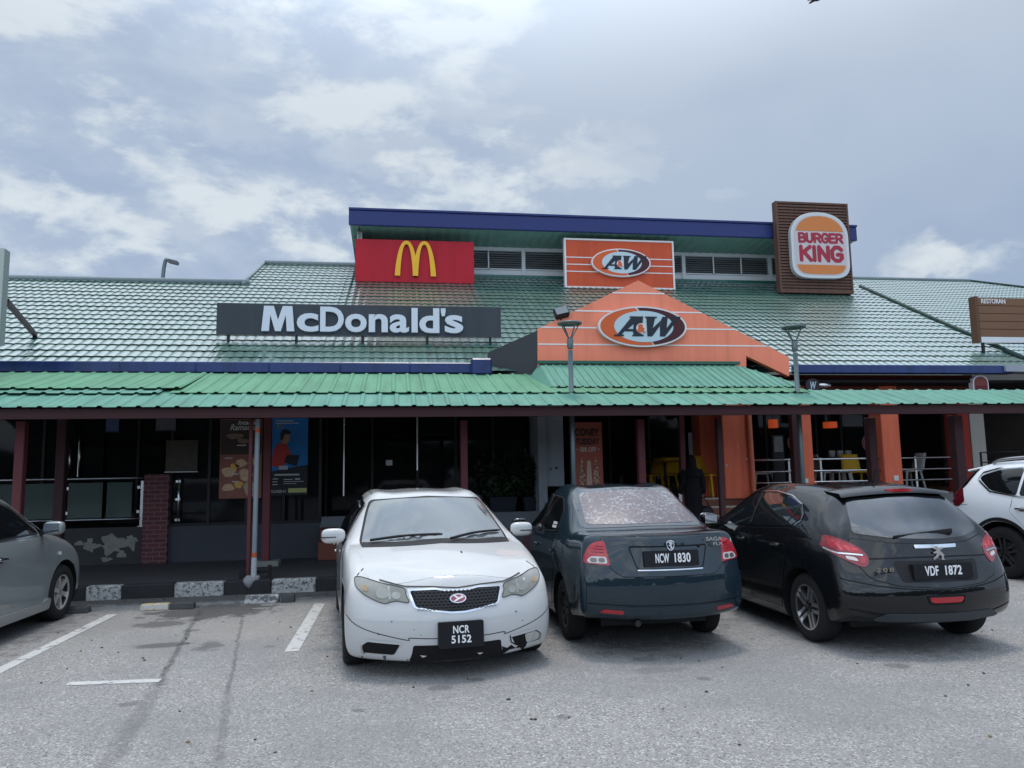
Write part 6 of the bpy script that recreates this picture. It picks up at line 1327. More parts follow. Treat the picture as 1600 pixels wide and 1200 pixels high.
    C.patch("scrape", 'F', [(.56, .19), (.585, .19), (.575, .16), (.56, .155)], mat("scrape_grey", (.10, .10, .10), .8), off=.0045, skirt=.003, step=.02); C.patch("scrape", 'F', [(-.62, .13), (-.74, .14), (-.72, .13), (-.64, .12)], mat("scrape_red", (.38, .20, .19), .7), off=.0045, skirt=.003, step=.02)
    C.patch("broken_edge", 'F', [(.40, .135), (.44, .115), (.49, .12), (.53, .10), (.58, .105), (.55, .075), (.42, .07)], m_seam, off=.0045, skirt=.003, step=.03)
    C.patch("torn_edge", 'F', [(.31, .15), (.37, .145), (.42, .165), (.47, .14), (.50, .095), (.42, .08), (.33, .085)], m_seam, off=.0045, skirt=.003, step=.03); 
    for x, z in ((-.20, .19), (.25, .195)): C.patch("torn_trim", 'F', [(x, z), (x+.05, z+.005), (x+.03, z-.012)], pw, off=.010, skirt=.003, step=.02)
    for x, z, r in ((-.50, .478, .007), (-.56, .40, .005), (.52, .46, .005), (.35, .40, .004), (.62, .36, .005), (-.14, .925, .009), (.3, .36, .004)):
        C.patch("stone_chip", 'F', [(x+r*math.cos(a), z+r*.8*math.sin(a)) for a in [math.pi*i/4 for i in range(8)]], m_seam, off=.003, skirt=.002, step=.01)
    C.plate('F', -.012, .355, .365, .20, [("NCR", 0, .20, .36, .30), ("5152", 0, -.17, .44, .30)], tilt=R(3), proud=.03)
    # bonnet, wings, doors, side glass
    C.patch("bonnet", 'T', spline([(-.735, 1.10), (-.72, 1.40), (-.69, 1.76), (-.58, 1.92), (-.37, 2.02), (0, 2.062), (.37, 2.02), (.58, 1.92), (.69, 1.76), (.72, 1.40), (.735, 1.10), (.4, 1.18), (0, 1.22), (-.4, 1.18)], 4, True), pw, off=.0025, skirt=.004, step=.07)
    C.strip("shut_line", 'F', [(-.60, .755), (-.41, .718), (-.2, .715), (0, .70), (.2, .715), (.41, .718), (.60, .755)], .009, m_sg, off=.006)
    dw = [(.62, .93), (.20, 1.27), (-.30, 1.33), (-.30, .955)]; dw2 = [(-.36, .955), (-.36, 1.33), (-.85, 1.31), (-1.15, 1.19), (-1.22, .99)]
    fd = [(.80, .30), (.86, .60), (.78, .92), (.62, .945), (-.33, .97), (-.33, .28), (.70, .26)]; rd = [(-.34, .28), (-.34, .97), (-1.25, 1.0), (-1.22, .80), (-.98, .60), (-.86, .40), (-.82, .28)]
    for v in 'lr':
        for dpoly, wpoly, hy in ((fd, dw, -.22), (rd, dw2, -1.08)):
            d = C.patch("door", v, rnd(dpoly, .03), pw, off=.004, skirt=.02, step=.08); C.seam(v, rnd(dpoly, .03), .010, par=d, closed=True)
            C.patch("side_window", v, rnd(wpoly, .04), m_wing, off=.006, par=d); C.handle(v, hy, .82, m_chrome, d)
        C.strip("window_visor", v, [(.58, 1.0), (.22, 1.30), (-.1, 1.36), (-.8, 1.345)], .035, m_wing, off=.02)
    rw = C.patch("rear_window", 'R', rnd([(-.62, 1.08), (.62, 1.08), (.52, 1.34), (-.52, 1.34)], .04), m_wing, off=.005)
    C.both("tail_light", 'R', rnd([(.45, .95), (.72, .93), (.72, .76), (.48, .74)], .03), m_red, off=.006)
    for sx in (-1, 1):
        mo = C.mirror(.955, .60, 1.035, pw, sx, (.115, .06, .072)); MB().box((sx*.93, .645, 1.022), (sx*1.085, .665, 1.030)).build("indicator_strip", m_blackp, mo, inv=False)
    C.seam('T', [(.545, .05), (.535, -1.0)], .007); C.seam('T', [(-.545, .05), (-.535, -1.0)], .007)
    C.seam('F', [(.775, .785), (.72, .83)], .007); C.seam('F', [(-.775, .785), (-.72, .83)], .007)
    return C
WOFF = Vector((0, 0, 0))
white_saloon()
# ---- dark blue-green saloon, rear towards the camera
def dark_saloon():
    pw = paint("petrol_paint", (.012, .024, .033), .25, dirt=.12, dirtcol=(.05, .055, .06))
    st = [(1.80, .16, .02, [.60, .70, .74, .74, .70, .58], [.18, .20, .42, .58, .68, .74], [-.02, .03, .05, .02, -.03, -.10]),
          (1.60, .17, .03, [.70, .80, .83, .83, .79, .63], [.17, .20, .44, .62, .76, .82]),
          (1.235, .15, .04, [.72, .825, .842, .845, .81, .67], [.17, .20, .46, .66, .85, .895]),
          (.85, .14, .05, [.72, .825, .842, .845, .82, .71], [.17, .20, .46, .68, .90, .955]),
          (.70, .19, .05, [.72, .825, .842, .845, .82, .70], [.17, .20, .46, .68, .91, .99]),
          (.32, .22, .05, [.72, .825, .842, .845, .82, .635], [.17, .20, .46, .68, .93, 1.21]),
          (-.02, .22, .045, [.72, .825, .842, .845, .82, .605], [.17, .20, .46, .69, .945, 1.39]),
          (-.38, 0, .045, [.72, .825, .842, .845, .82, .60], [.17, .20, .46, .69, .955, 1.435]),
          (-.74, -.10, .042, [.72, .825, .842, .845, .815, .60], [.17, .20, .46, .70, .965, 1.415]),
          (-.90, -.14, .042, [.72, .825, .842, .845, .815, .61], [.17, .20, .46, .70, .97, 1.355]),
          (-1.22, -.15, .042, [.72, .825, .842, .845, .81, .65], [.18, .21, .47, .71, .975, 1.195]),
          (-1.45, -.13, .035, [.72, .825, .842, .845, .80, .68], [.24, .27, .48, .72, .97, 1.065]),
          (-1.60, -.10, .02, [.71, .815, .835, .835, .79, .695], [.28, .31, .49, .72, .965, 1.045]),
          (-1.86, -.07, .015, [.68, .785, .815, .81, .77, .69], [.31, .335, .50, .71, .965, 1.05]),
          (-1.95, -.07, .012, [.64, .755, .785, .78, .735, .655], [.325, .35, .50, .69, .945, 1.035], [.02, -.02, -.05, -.045, .0, .03])]
    C = Car("parked_car", "dark blue-green saloon parked nose-in with a blotchy peeling rear window", "car", SALOON, R(0.5), pw, st, [.14, .15, .15, .15, .13, .13], [.22]*6, (1.235, -1.23), 1.45, .295, .18, .185, ('x', 7, 0, [[(-.09, .12), (.09, .12), (.12, .93), (-.12, .93)]]), rim_mat=mat("dark_rim", (.05, .05, .052), .4, metal=.6))
    C.t.scale = (.93, 1, 1)
    # rear window with blotchy film
    fm = bpy.data.materials.new("peeling_film"); fm.use_nodes = True; N = fm.node_tree.nodes; L = fm.node_tree.links; b = N["Principled BSDF"]; tc = N.new("ShaderNodeTexCoord")
    n = N.new("ShaderNodeTexNoise"); n.inputs["Scale"].default_value = 34; n.inputs["Detail"].default_value = 3; n.inputs["Distortion"].default_value = .6; L.new(tc.outputs["Object"], n.inputs[0])
    n2 = N.new("ShaderNodeTexNoise"); n2.inputs["Scale"].default_value = 4; n2.inputs["Detail"].default_value = 3; L.new(tc.outputs["Object"], n2.inputs[0])
    ad = N.new("ShaderNodeMath"); ad.operation = 'MULTIPLY_ADD'; L.new(n2.outputs[0], ad.inputs[0]); ad.inputs[1].default_value = .45; L.new(n.outputs[0], ad.inputs[2])
    r = N.new("ShaderNodeValToRGB"); L.new(ad.outputs[0], r.inputs[0]); e = r.color_ramp.elements; e[0].position = .60; e[0].color = (.125, .102, .108, 1); e[1].position = .86; e[1].color = (.27, .285, .295, 1); q = e.new(.775); q.color = (.155, .132, .14, 1); q = e.new(.82); q.color = (.19, .185, .19, 1)
    L.new(r.outputs[0], b.inputs["Base Color"]); b.inputs["Roughness"].default_value = .35; b.inputs["Coat Weight"].default_value = .12; b.inputs["Specular IOR Level"].default_value = .25
    C.patch("window_border", 'R', rnd([(-.665, 1.075), (0, 1.09), (.665, 1.075), (.605, 1.37), (.56, 1.425), (0, 1.45), (-.56, 1.425), (-.605, 1.37)], .06), mat("border_grey", (.035, .042, .05), .15, coat=1), off=.003)
    C.patch("rear_window", 'R', rnd([(-.60, 1.105), (0, 1.11), (.60, 1.105), (.535, 1.395), (0, 1.42), (-.535, 1.395)], .05), fm, off=.006)
    # boot lid, bumper, lamps
    lid = [(-.62, 1.03), (-.3, 1.045), (.3, 1.045), (.62, 1.03), (.595, .95), (.575, .84), (.56, .77), (.46, .70), (-.46, .70), (-.56, .77), (-.575, .84), (-.595, .95)]
    bl = C.patch("boot_lid", 'R', rnd(lid, .03), pw, off=.006, skirt=.02, step=.06); C.seam('R', rnd(lid, .03), .012, closed=True)
    C.patch("plate_recess", 'R', rnd([(-.40, .965), (.40, .965), (.335, .745), (-.335, .745)], .03), pw, off=.013, par=bl, skirt=.012); C.strip("recess_edge", 'R', rnd([(-.385, .95), (.385, .95), (.32, .757), (-.32, .757)], .03), .012, m_seam, off=.014, par=bl, closed=True)
    C.strip("recess_line", 'R', [(-.32, .752), (.32, .752)], .010, m_chrome, off=.015, par=bl); C.strip("grip_edge", 'R', [(-.39, .968), (.39, .968)], .022, pw, off=.022, par=bl)
    C.plate('R', 0, .85, .54, .135, [("NCW", -.17, .02, .25, .60), ("1830", .20, .02, .29, .60)], tilt=R(6), proud=.022, par=bl)
    e = C.patch("badge", 'R', spline([(-.034, .99), (0, 1.0), (.034, .99), (.037, .955), (.025, .93), (0, .912), (-.025, .93), (-.037, .955)], 4, True), m_chrome, off=.030, par=bl, skirt=.02, step=.03); C.patch("badge_field", 'R', spline([(-.027, .984), (0, .993), (.027, .984), (.029, .955), (.018, .934), (0, .92), (-.018, .934), (-.029, .955)], 4, True), m_plate, off=.032, par=e, skirt=.002, step=.03)
    C.patch("badge_mark", 'R', [(-.02, .985), (.01, .99), (.024, .97), (.008, .962), (.016, .94), (-.002, .926), (-.004, .95), (-.02, .955), (-.008, .97)], m_chrome, off=.034, par=e, skirt=.002, step=.03)
    l, n_ = C.hit('R', .38, .98); u = Vector((1, 0, 0)); v = Vector((0, 0, 1))
    M = Matrix((u, v, Vector((0, -1, 0)))).transposed().to_4x4(); M.translation = Vector((0, l.y-.014, 0))
    mb = MB(); add_text(mb, "SAGA", M, .165, .034, 0, .006, .012, cx=.475, cy=1.0); add_text(mb, "FLX", M, .10, .026, 0, .006, .012, cx=.515, cy=.957); mb.build("lettering", m_chrome, bl, inv=False)
    MB().ell((.30, C.hit('R', .30, .955)[0].y-.022, .945), (.014, .008, .014), 1, 12, 8).build("lock", m_seam, bl, inv=False)
    bp = [(-.86, .385), (-.4, .365), (.4, .365), (.86, .385), (.86, .69), (.45, .685), (-.45, .685), (-.86, .69)]
    bu = C.patch("bumper", 'R', rnd(bp, .02), pw, off=.011, skirt=.03, step=.06)
    C.strip("bumper_crease", 'R', [(-.76, .47), (-.4, .455), (.4, .455), (.76, .47)], .008, m_seam, off=.013, par=bu); C.patch("bumper_step", 'R', rnd([(-.62, .44), (.62, .44), (.56, .375), (-.56, .375)], .03), pw, off=.022, par=bu, skirt=.02)
    for sx in (1, -1):
        tlp = [(sx*.585, 1.0), (sx*.64, .995), (sx*.70, .975), (sx*.74, .935), (sx*.775, .87), (sx*.785, .81), (sx*.555, .79), (sx*.56, .81), (sx*.575, .90)]
        tl = C.patch("tail_light", 'R', rnd(tlp, .03), m_red, off=.008, step=.04, skirt=.02)
        C.patch("clear_lens", 'R', rnd([(sx*.585, .865), (sx*.715, .868), (sx*.755, .835), (sx*.74, .812), (sx*.58, .806)], .02), m_clear, off=.010, par=tl, step=.03, skirt=.004)
        for (x0, x1) in ((.60, .655), (.668, .725)): C.patch("lamp_bowl", 'R', rnd([(sx*x0, .855), (sx*x1, .855), (sx*x1, .818), (sx*x0, .818)], .018), mat("bowl_grey", (.18, .16, .15), .2, metal=.5, var=.5, vscale=30), off=.0115, par=tl, step=.03, skirt=.002)
        for r_ in range(3): C.strip("lamp_rib", 'R', [(sx*.605, .90+.025*r_), (sx*(.71-.02*r_), .905+.025*r_)], .006, mat("lamp_rib_red", (.20, .006, .012), .2), off=.0095, par=tl)
        C.patch("reflector", 'R', rnd([(sx*.45, .415), (sx*.63, .425), (sx*.66, .40), (sx*.46, .385)], .012), m_red, off=.026, par=bu, step=.03, skirt=.012)
    l, _ = C.hit('R', -.33, .36); MB().tube([(-.33, l.y-.01, .30), (-.33, l.y+.25, .30)], .028, 14).build("exhaust", mat("exhaust_dark", (.05, .05, .05), .4, metal=.8), C.t, inv=False)
    MB().box((-.55, -1.7, .20), (.55, -.9, .28)).build("underside", m_blackp, C.t, inv=False)
    dw2 = [(-.28, .985), (-.28, 1.36), (-.70, 1.345), (-.93, 1.22), (-.975, 1.02)]; dw = [(.72, .965), (.30, 1.25), (-.02, 1.355), (-.20, 1.37), (-.20, .98)]
    fd = [(.85, .28), (.90, .60), (.80, .93), (.70, .945), (-.235, .96), (-.235, .27)]; rd = [(-.245, .27), (-.245, .96), (-.99, .985), (-1.0, .80), (-.90, .60), (-.82, .42), (-.80, .27)]
    for v in 'lr':
        for dp, wp, hy in ((fd, dw, -.10), (rd, dw2, -.86)):
            d = C.patch("door", v, rnd(dp, .03), pw, off=.004, skirt=.02, step=.08); C.seam(v, rnd(dp, .03), .010, par=d, closed=True)
            C.patch("side_window", v, rnd(wp, .06), m_wing, off=.006, par=d); C.strip("window_trim", v, rnd(wp, .06), .016, m_blackp, off=.008, par=d, closed=True); C.handle(v, hy, .82, pw, d)
    l, n_ = C.hit('l', -.80, 1.05); s = MB(); M = Matrix((Vector((0, -1, 0)), Vector((0, 0, 1)), Vector((-1, 0, 0)))).transposed().to_4x4(); M.translation = Vector((l.x-.012, 0, 0))
    rng = random.Random(4)
    st_ = MB()
    for r_ in range(2):
        for k in range(6):
            y0 = -.72-.03*k; z0 = 1.075-.035*r_; A, nA = C.hit('l', y0, z0); B_, nB = C.hit('l', y0-.02, z0+.026)
            if A and B_: A = A+nA*.010; B_ = B_+nB*.010; st_.add([(A.x, A.y, A.z), (A.x, B_.y, A.z), (B_.x, B_.y, B_.z), (B_.x, A.y, B_.z)], [(0, 1, 2, 3)])
    st_.build("window_sticker", m_plw, C.t, inv=False)
    C.patch("front_screen", 'F', rnd([(-.66, .985), (.66, .985), (.53, 1.40), (-.53, 1.40)], .05), m_wing, off=.005); C.both("headlight", 'F', rnd([(.40, .68), (.72, .74), (.70, .60), (.42, .57)], .03), m_clear, off=.006)
    for sx in (-1, 1): C.mirror(.94, .56, 1.0, pw, sx, (.10, .06, .07))
    C.patch("fuel_flap", 'l', rnd([(-1.32, .92), (-1.18, .92), (-1.18, .78), (-1.32, .78)], .03), pw, off=.003, step=.04)
SALOON = Vector((2.37, 8.68, 0))
dark_saloon()

# ---- black hatchback
def black_hatch():
    pw = paint("black_paint", (.0055, .0062, .0075), .3, dirt=.03, dirtcol=(.02, .02, .02))
    st = [(1.68, .16, .02, [.60, .72, .76, .76, .72, .58], [.17, .20, .42, .60, .70, .76], [-.02, .03, .05, .02, -.03, -.10]),
          (1.50, .17, .03, [.70, .82, .85, .85, .81, .63], [.16, .20, .45, .66, .80, .86]),
          (1.27, .15, .04, [.72, .845, .865, .865, .83, .67], [.16, .20, .46, .68, .88, .93]),
          (.92, .15, .05, [.72, .845, .862, .862, .845, .71], [.16, .20, .46, .68, .925, .985]),
          (.78, .2, .05, [.72, .845, .862, .862, .845, .70], [.16, .20, .46, .68, .935, 1.03]),
          (.42, .22, .05, [.72, .845, .862, .862, .845, .645], [.16, .20, .46, .69, .95, 1.225]),
          (.08, .22, .045, [.72, .845, .862, .862, .845, .59], [.16, .20, .46, .69, .965, 1.37]),
          (-.30, 0, .045, [.72, .845, .862, .862, .845, .575], [.16, .20, .46, .70, .975, 1.415]),
          (-.80, 0, .045, [.72, .845, .866, .868, .845, .565], [.16, .20, .46, .71, .99, 1.405]),
          (-1.24, -.04, .045, [.72, .85, .872, .875, .835, .56], [.17, .21, .47, .74, 1.01, 1.365]),
          (-1.42, -.09, .045, [.72, .845, .870, .872, .815, .555], [.20, .24, .47, .75, 1.02, 1.325]),
          (-1.56, -.12, .04, [.72, .83, .86, .86, .79, .58], [.23, .265, .47, .75, 1.015, 1.21]),
          (-1.69, -.12, .03, [.70, .81, .84, .835, .755, .62], [.255, .285, .47, .74, 1.0, 1.075]),
          (-1.77, -.12, .02, [.66, .77, .80, .79, .71, .60], [.275, .305, .46, .66, .86, .985], [.02, -.04, -.085, -.055, .01, .035])]
    C = Car("parked_car", "black hatchback parked nose-in with dark alloys and boomerang tail lamps", "car", HATCH, R(0), pw, st, [.15, .16, .17, .16, .14, .12], [.22]*6, (1.30, -1.24), 1.475, .315, .20, .215,
            ('x', 5, .3, [[(-.20, .13), (-.08, .13), (-.05, .95), (-.22, .95)], [(.08, .13), (.20, .13), (.22, .95), (.05, .95)]]), rim_mat=mat("two_tone_alloy", (.55, .55, .56), .25, metal=.9, var=.3, vscale=8))
    rg = mat("rear_glass", (.010, .012, .014), .02, spec=.5, coat=1, var=.05, coat_ior=1.75)
    C.patch("rear_window", 'R', rnd([(-.625, 1.03), (-.35, .99), (0, .98), (.35, .99), (.625, 1.03), (.565, 1.20), (.505, 1.325), (0, 1.345), (-.505, 1.325), (-.565, 1.20)], .05), rg, off=.006, step=.05)
    # roof spoiler with the high brake light
    q = [];  mb = MB(); n = 12
    def sec(y, z, hw, cr, th): return [(hw*(-1+2*i/n), y-.0+.07*(1-(1-2*i/n)**2)*-1, z+cr*(1-(1-2*i/n)**2)) for i in range(n+1)]
    A = sec(-1.20, 1.392, .56, .042, 0); B_ = sec(-1.47, 1.372, .565, .040, 0); D_ = sec(-1.50, 1.335, .565, .036, 0); E_ = sec(-1.28, 1.345, .55, .040, 0); k = n+1
    mb.add(A+B_+D_+E_, [(r*k+i, r*k+i+1, (r+1)*k+i+1, (r+1)*k+i) for r in range(3) for i in range(n)]+[(0, k, 2*k, 3*k), (n, 3*k+n, 2*k+n, k+n)]); sp_ = mb.build("roof_spoiler", pw, C.t, smooth=True, inv=False); sp_.modifiers.new("e", 'EDGE_SPLIT').split_angle = R(50)
    mb = MB(); xs = [-.16+.32*i/10 for i in range(11)]; f = lambda x, dz: (x, -1.475-.07*(1-(x/.565)**2)-.022+.03*abs(x/.16)**4, 1.372+.040*(1-(x/.565)**2)+dz)
    mb.add([f(x, -.030) for x in xs]+[f(x, -.004) for x in xs]+[(x, f(x, 0)[1]+.07, f(x, 0)[2]+.004) for x in xs], [(r*11+i, r*11+i+1, (r+1)*11+i+1, (r+1)*11+i) for r in range(2) for i in range(10)]); mb.build("brake_light", m_red, sp_, inv=False)
    MB().tube([(0, -1.15, 1.45), (0, -1.22, 1.60)], [.008, .004], 8).build("aerial", m_blackp, C.t, inv=False)
    # tailgate, lamps
    tg = [(-.66, .985), (-.35, .945), (0, .935), (.35, .945), (.66, .985), (.70, .84), (.60, .66), (.40, .60), (0, .575), (-.40, .60), (-.60, .66), (-.70, .84)]
    tgp = C.patch("tailgate", 'R', rnd(tg, .04), pw, off=.005, skirt=.02, step=.06); C.seam('R', rnd(tg, .04), .012, closed=True)
    C.strip("tailgate_crease", 'R', [(-.58, .815), (-.2, .83), (.2, .83), (.58, .815)], .012, m_seam, off=.007, par=tgp)
    C.patch("plate_recess", 'R', rnd([(-.40, .80), (.40, .80), (.36, .625), (-.36, .625)], .04), m_blackp, off=.008, par=tgp)
    C.patch("boot_handle", 'R', rnd([(-.20, .935), (.20, .935), (.195, .905), (-.195, .905)], .01), m_chrome, off=.018, par=tgp, skirt=.02)
    C.plate('R', 0, .715, .56, .13, [("VDF", -.20, .04, .225, .62), ("1872", .17, .04, .28, .62)], tilt=R(4), proud=.020, par=tgp)
    l, _ = C.hit('R', 0, .86); M = Matrix((Vector((1, 0, 0)), Vector((0, 0, 1)), Vector((0, -1, 0)))).transposed().to_4x4(); M.translation = Vector((0, l.y-.012, .865))
    lion = [(-.055, .045), (-.03, .062), (-.005, .058), (.01, .045), (.04, .052), (.055, .04), (.03, .03), (.015, .018), (.035, .008), (.06, -.02), (.052, -.05), (.07, -.062), (.03, -.062), (.035, -.03), (.012, -.016), (-.002, -.035), (-.03, -.05), (-.05, -.062), (-.06, -.048), (-.035, -.03), (-.012, -.005), (-.045, -.004), (-.06, .008), (-.03, .016), (-.015, .028), (-.04, .034)]
    MB().prism([(a*.9, b*.95) for a, b in lion], M, 0, .012).build("emblem", m_chrome, tgp, inv=False)
    l, _ = C.hit('R', -.41, .72); M2 = M.copy(); M2.translation = Vector((0, l.y-.016, 0)); add_text(MB(), "208", M2, .16, .036, 0, .006, .012, cx=-.50, cy=.735, spacing=1.3).build("lettering", mat("badge_bronze", (.42, .37, .28), .2, metal=1), tgp, inv=False)
    A, n_ = C.hit('R', -.34, .995); B_, n2 = C.hit('R', .20, 1.02); mid, n3 = C.hit('R', -.05, 1.015)
    MB().hexa([A+n_*.012+Vector((0, 0, -.018)), B_+n2*.012+Vector((0, 0, -.028)), B_+n2*.05+Vector((0, 0, -.024)), A+n_*.04+Vector((0, 0, -.010)), A+n_*.012+Vector((0, 0, .012)), B_+n2*.012+Vector((0, 0, .026)), B_+n2*.045+Vector((0, 0, .022)), A+n_*.03+Vector((0, 0, .008))]).build("rear_wiper", m_blackp, C.t, inv=False).modifiers.new("b", 'BEVEL').width = .008
    for sx, vw in ((-1, 'RL'), (1, 'RR')):
        # drawn in the diagonal view: u runs along the car's rear corner
        P_ = lambda x, z: (-sx*(.79-(.59-(.935-x)*.95)*.74), .995-(.995-z)*.74)
        tlp = [P_(.90, 1.005), P_(.80, 1.01), P_(.64, .965), P_(.44, .865), P_(.345, .76), P_(.37, .665), P_(.44, .66), P_(.60, .73), P_(.80, .82), P_(.88, .86), P_(.935, .90), P_(.90, .94)]
        tlp = [(p[0]*1.0, p[1]) for p in tlp]
        tl = C.patch("tail_light", vw, rnd(tlp, .03), mat("lamp_dark_red", (.20, .008, .016), .1, coat=1, var=.2, vscale=10), off=.010, step=.04, skirt=.025)
        if not tl: continue
        C.patch("red_lens", vw, rnd([P_(.84, .985), P_(.66, .95), P_(.47, .855), P_(.43, .80), P_(.62, .835), P_(.80, .88)], .03), m_red, off=.012, par=tl, step=.04, skirt=.003)
        C.patch("red_lens", vw, rnd([P_(.44, .785), P_(.375, .76), P_(.395, .69), P_(.45, .705)], .02), m_red, off=.012, par=tl, step=.03, skirt=.003)
        C.strip("light_bar", vw, [P_(.88, .865), P_(.70, .812), P_(.42, .79)], .012, m_chrome, off=.014, par=tl)
        for k_ in range(3): C.strip("claw", vw, [P_(.66-.09*k_, .845+.0*k_), P_(.72-.09*k_, .93-.035*k_)], .022, mat("claw_red", (.62, .03, .05), .15, coat=1), off=.0145, par=tl)
        C.patch("reverse_lamp", vw, rnd([P_(.62, .785), P_(.50, .765), P_(.46, .72), P_(.60, .745)], .02), m_clear, off=.013, par=tl, step=.03, skirt=.003)
    # bumper
    C.seam('R', spline([(-.84, .66), (-.70, .625), (-.45, .585), (0, .56), (.45, .585), (.70, .625), (.84, .66)], 3), .010)
    C.patch("fog_lamp", 'R', rnd([(-.165, .50), (.165, .50), (.14, .455), (-.14, .455)], .02), m_red, off=.008, step=.03); C.strip("lamp_surround", 'R', rnd([(-.18, .51), (.18, .51), (.155, .445), (-.155, .445)], .02), .012, m_seam, off=.006, closed=True)
    C.patch("diffuser", 'R', rnd([(-.50, .365), (.50, .365), (.60, .315), (.56, .30), (-.56, .30), (-.60, .315)], .02), mat("diffuser_grey", (.045, .05, .056), .45), off=.012, skirt=.02, step=.06)
    C.strip("bumper_crease", 'R', [(-.78, .40), (-.50, .352), (.50, .352), (.78, .40)], .008, m_seam, off=.004)
    dw = [(.78, .985), (.34, 1.25), (.02, 1.345), (-.10, 1.355), (-.16, 1.005)]; dw2 = [(-.22, 1.005), (-.17, 1.355), (-.62, 1.345), (-.98, 1.255), (-1.10, 1.17), (-1.12, 1.11), (-.98, 1.05)]
    fd = [(.92, .27), (.95, .60), (.86, .94), (.76, .965), (-.185, .985), (-.185, .26)]; rd = [(-.195, .26), (-.195, .985), (-1.03, 1.03), (-1.04, .86), (-.92, .62), (-.86, .42), (-.84, .26)]
    for v in 'lr':
        for dp, wp, hy in ((fd, dw, -.05), (rd, dw2, -.82)):
            d = C.patch("door", v, rnd(dp, .03), pw, off=.004, skirt=.02, step=.08); C.seam(v, rnd(dp, .03), .010, par=d, closed=True)
            C.patch("side_window", v, rnd(wp, .06), rg, off=.006, par=d); C.handle(v, hy, .86, pw, d); l, n_ = C.hit(v, hy, .86)
            MB().ell(l+n_*.044, (.004, .085, .006), .8, 12, 6).build("handle_trim", m_chrome, d, inv=False)
        C.strip("chrome_trim", v, [(.76, .978), (.34, 1.262), (.02, 1.36), (-.40, 1.372), (-.75, 1.335), (-1.02, 1.255), (-1.13, 1.17), (-1.145, 1.11), (-1.07, 1.06)], .011, m_chrome, off=.009)
        C.strip("pillar_trim", v, [(-.90, 1.06), (-.98, 1.16), (-1.0, 1.25)], .018, m_blackp, off=.009)
    C.patch("fuel_flap", 'l', [(-1.34+.085*math.cos(a), .86+.085*math.sin(a)) for a in [math.pi*i/12 for i in range(24)]], pw, off=.003, step=.04); C.seam('l', [(-1.34+.088*math.cos(a), .86+.088*math.sin(a)) for a in [math.pi*i/12 for i in range(24)]], .006, closed=True)
    C.patch("front_screen", 'F', rnd([(-.66, 1.03), (.66, 1.03), (.55, 1.38), (-.55, 1.38)], .05), m_wing, off=.005); C.both("headlight", 'F', rnd([(.40, .70), (.74, .78), (.72, .66), (.42, .60)], .03), m_clear, off=.006)
    for sx in (-1, 1):
        o = C.mirror(.955, .66, 1.03, pw, sx, (.10, .065, .07)); MB().ell((sx*.965, .70, 1.065), (.085, .05, .038), .7, 16, 10).build("mirror_cap", m_chrome, o, smooth=True, inv=False)
    mb = MB(); mb.box((-.62, -1.6, .19), (.62, -.9, .27)); mb.build("underside", m_blackp, C.t, inv=False)
HATCH = Vector((4.66, 8.06, 0))
black_hatch()

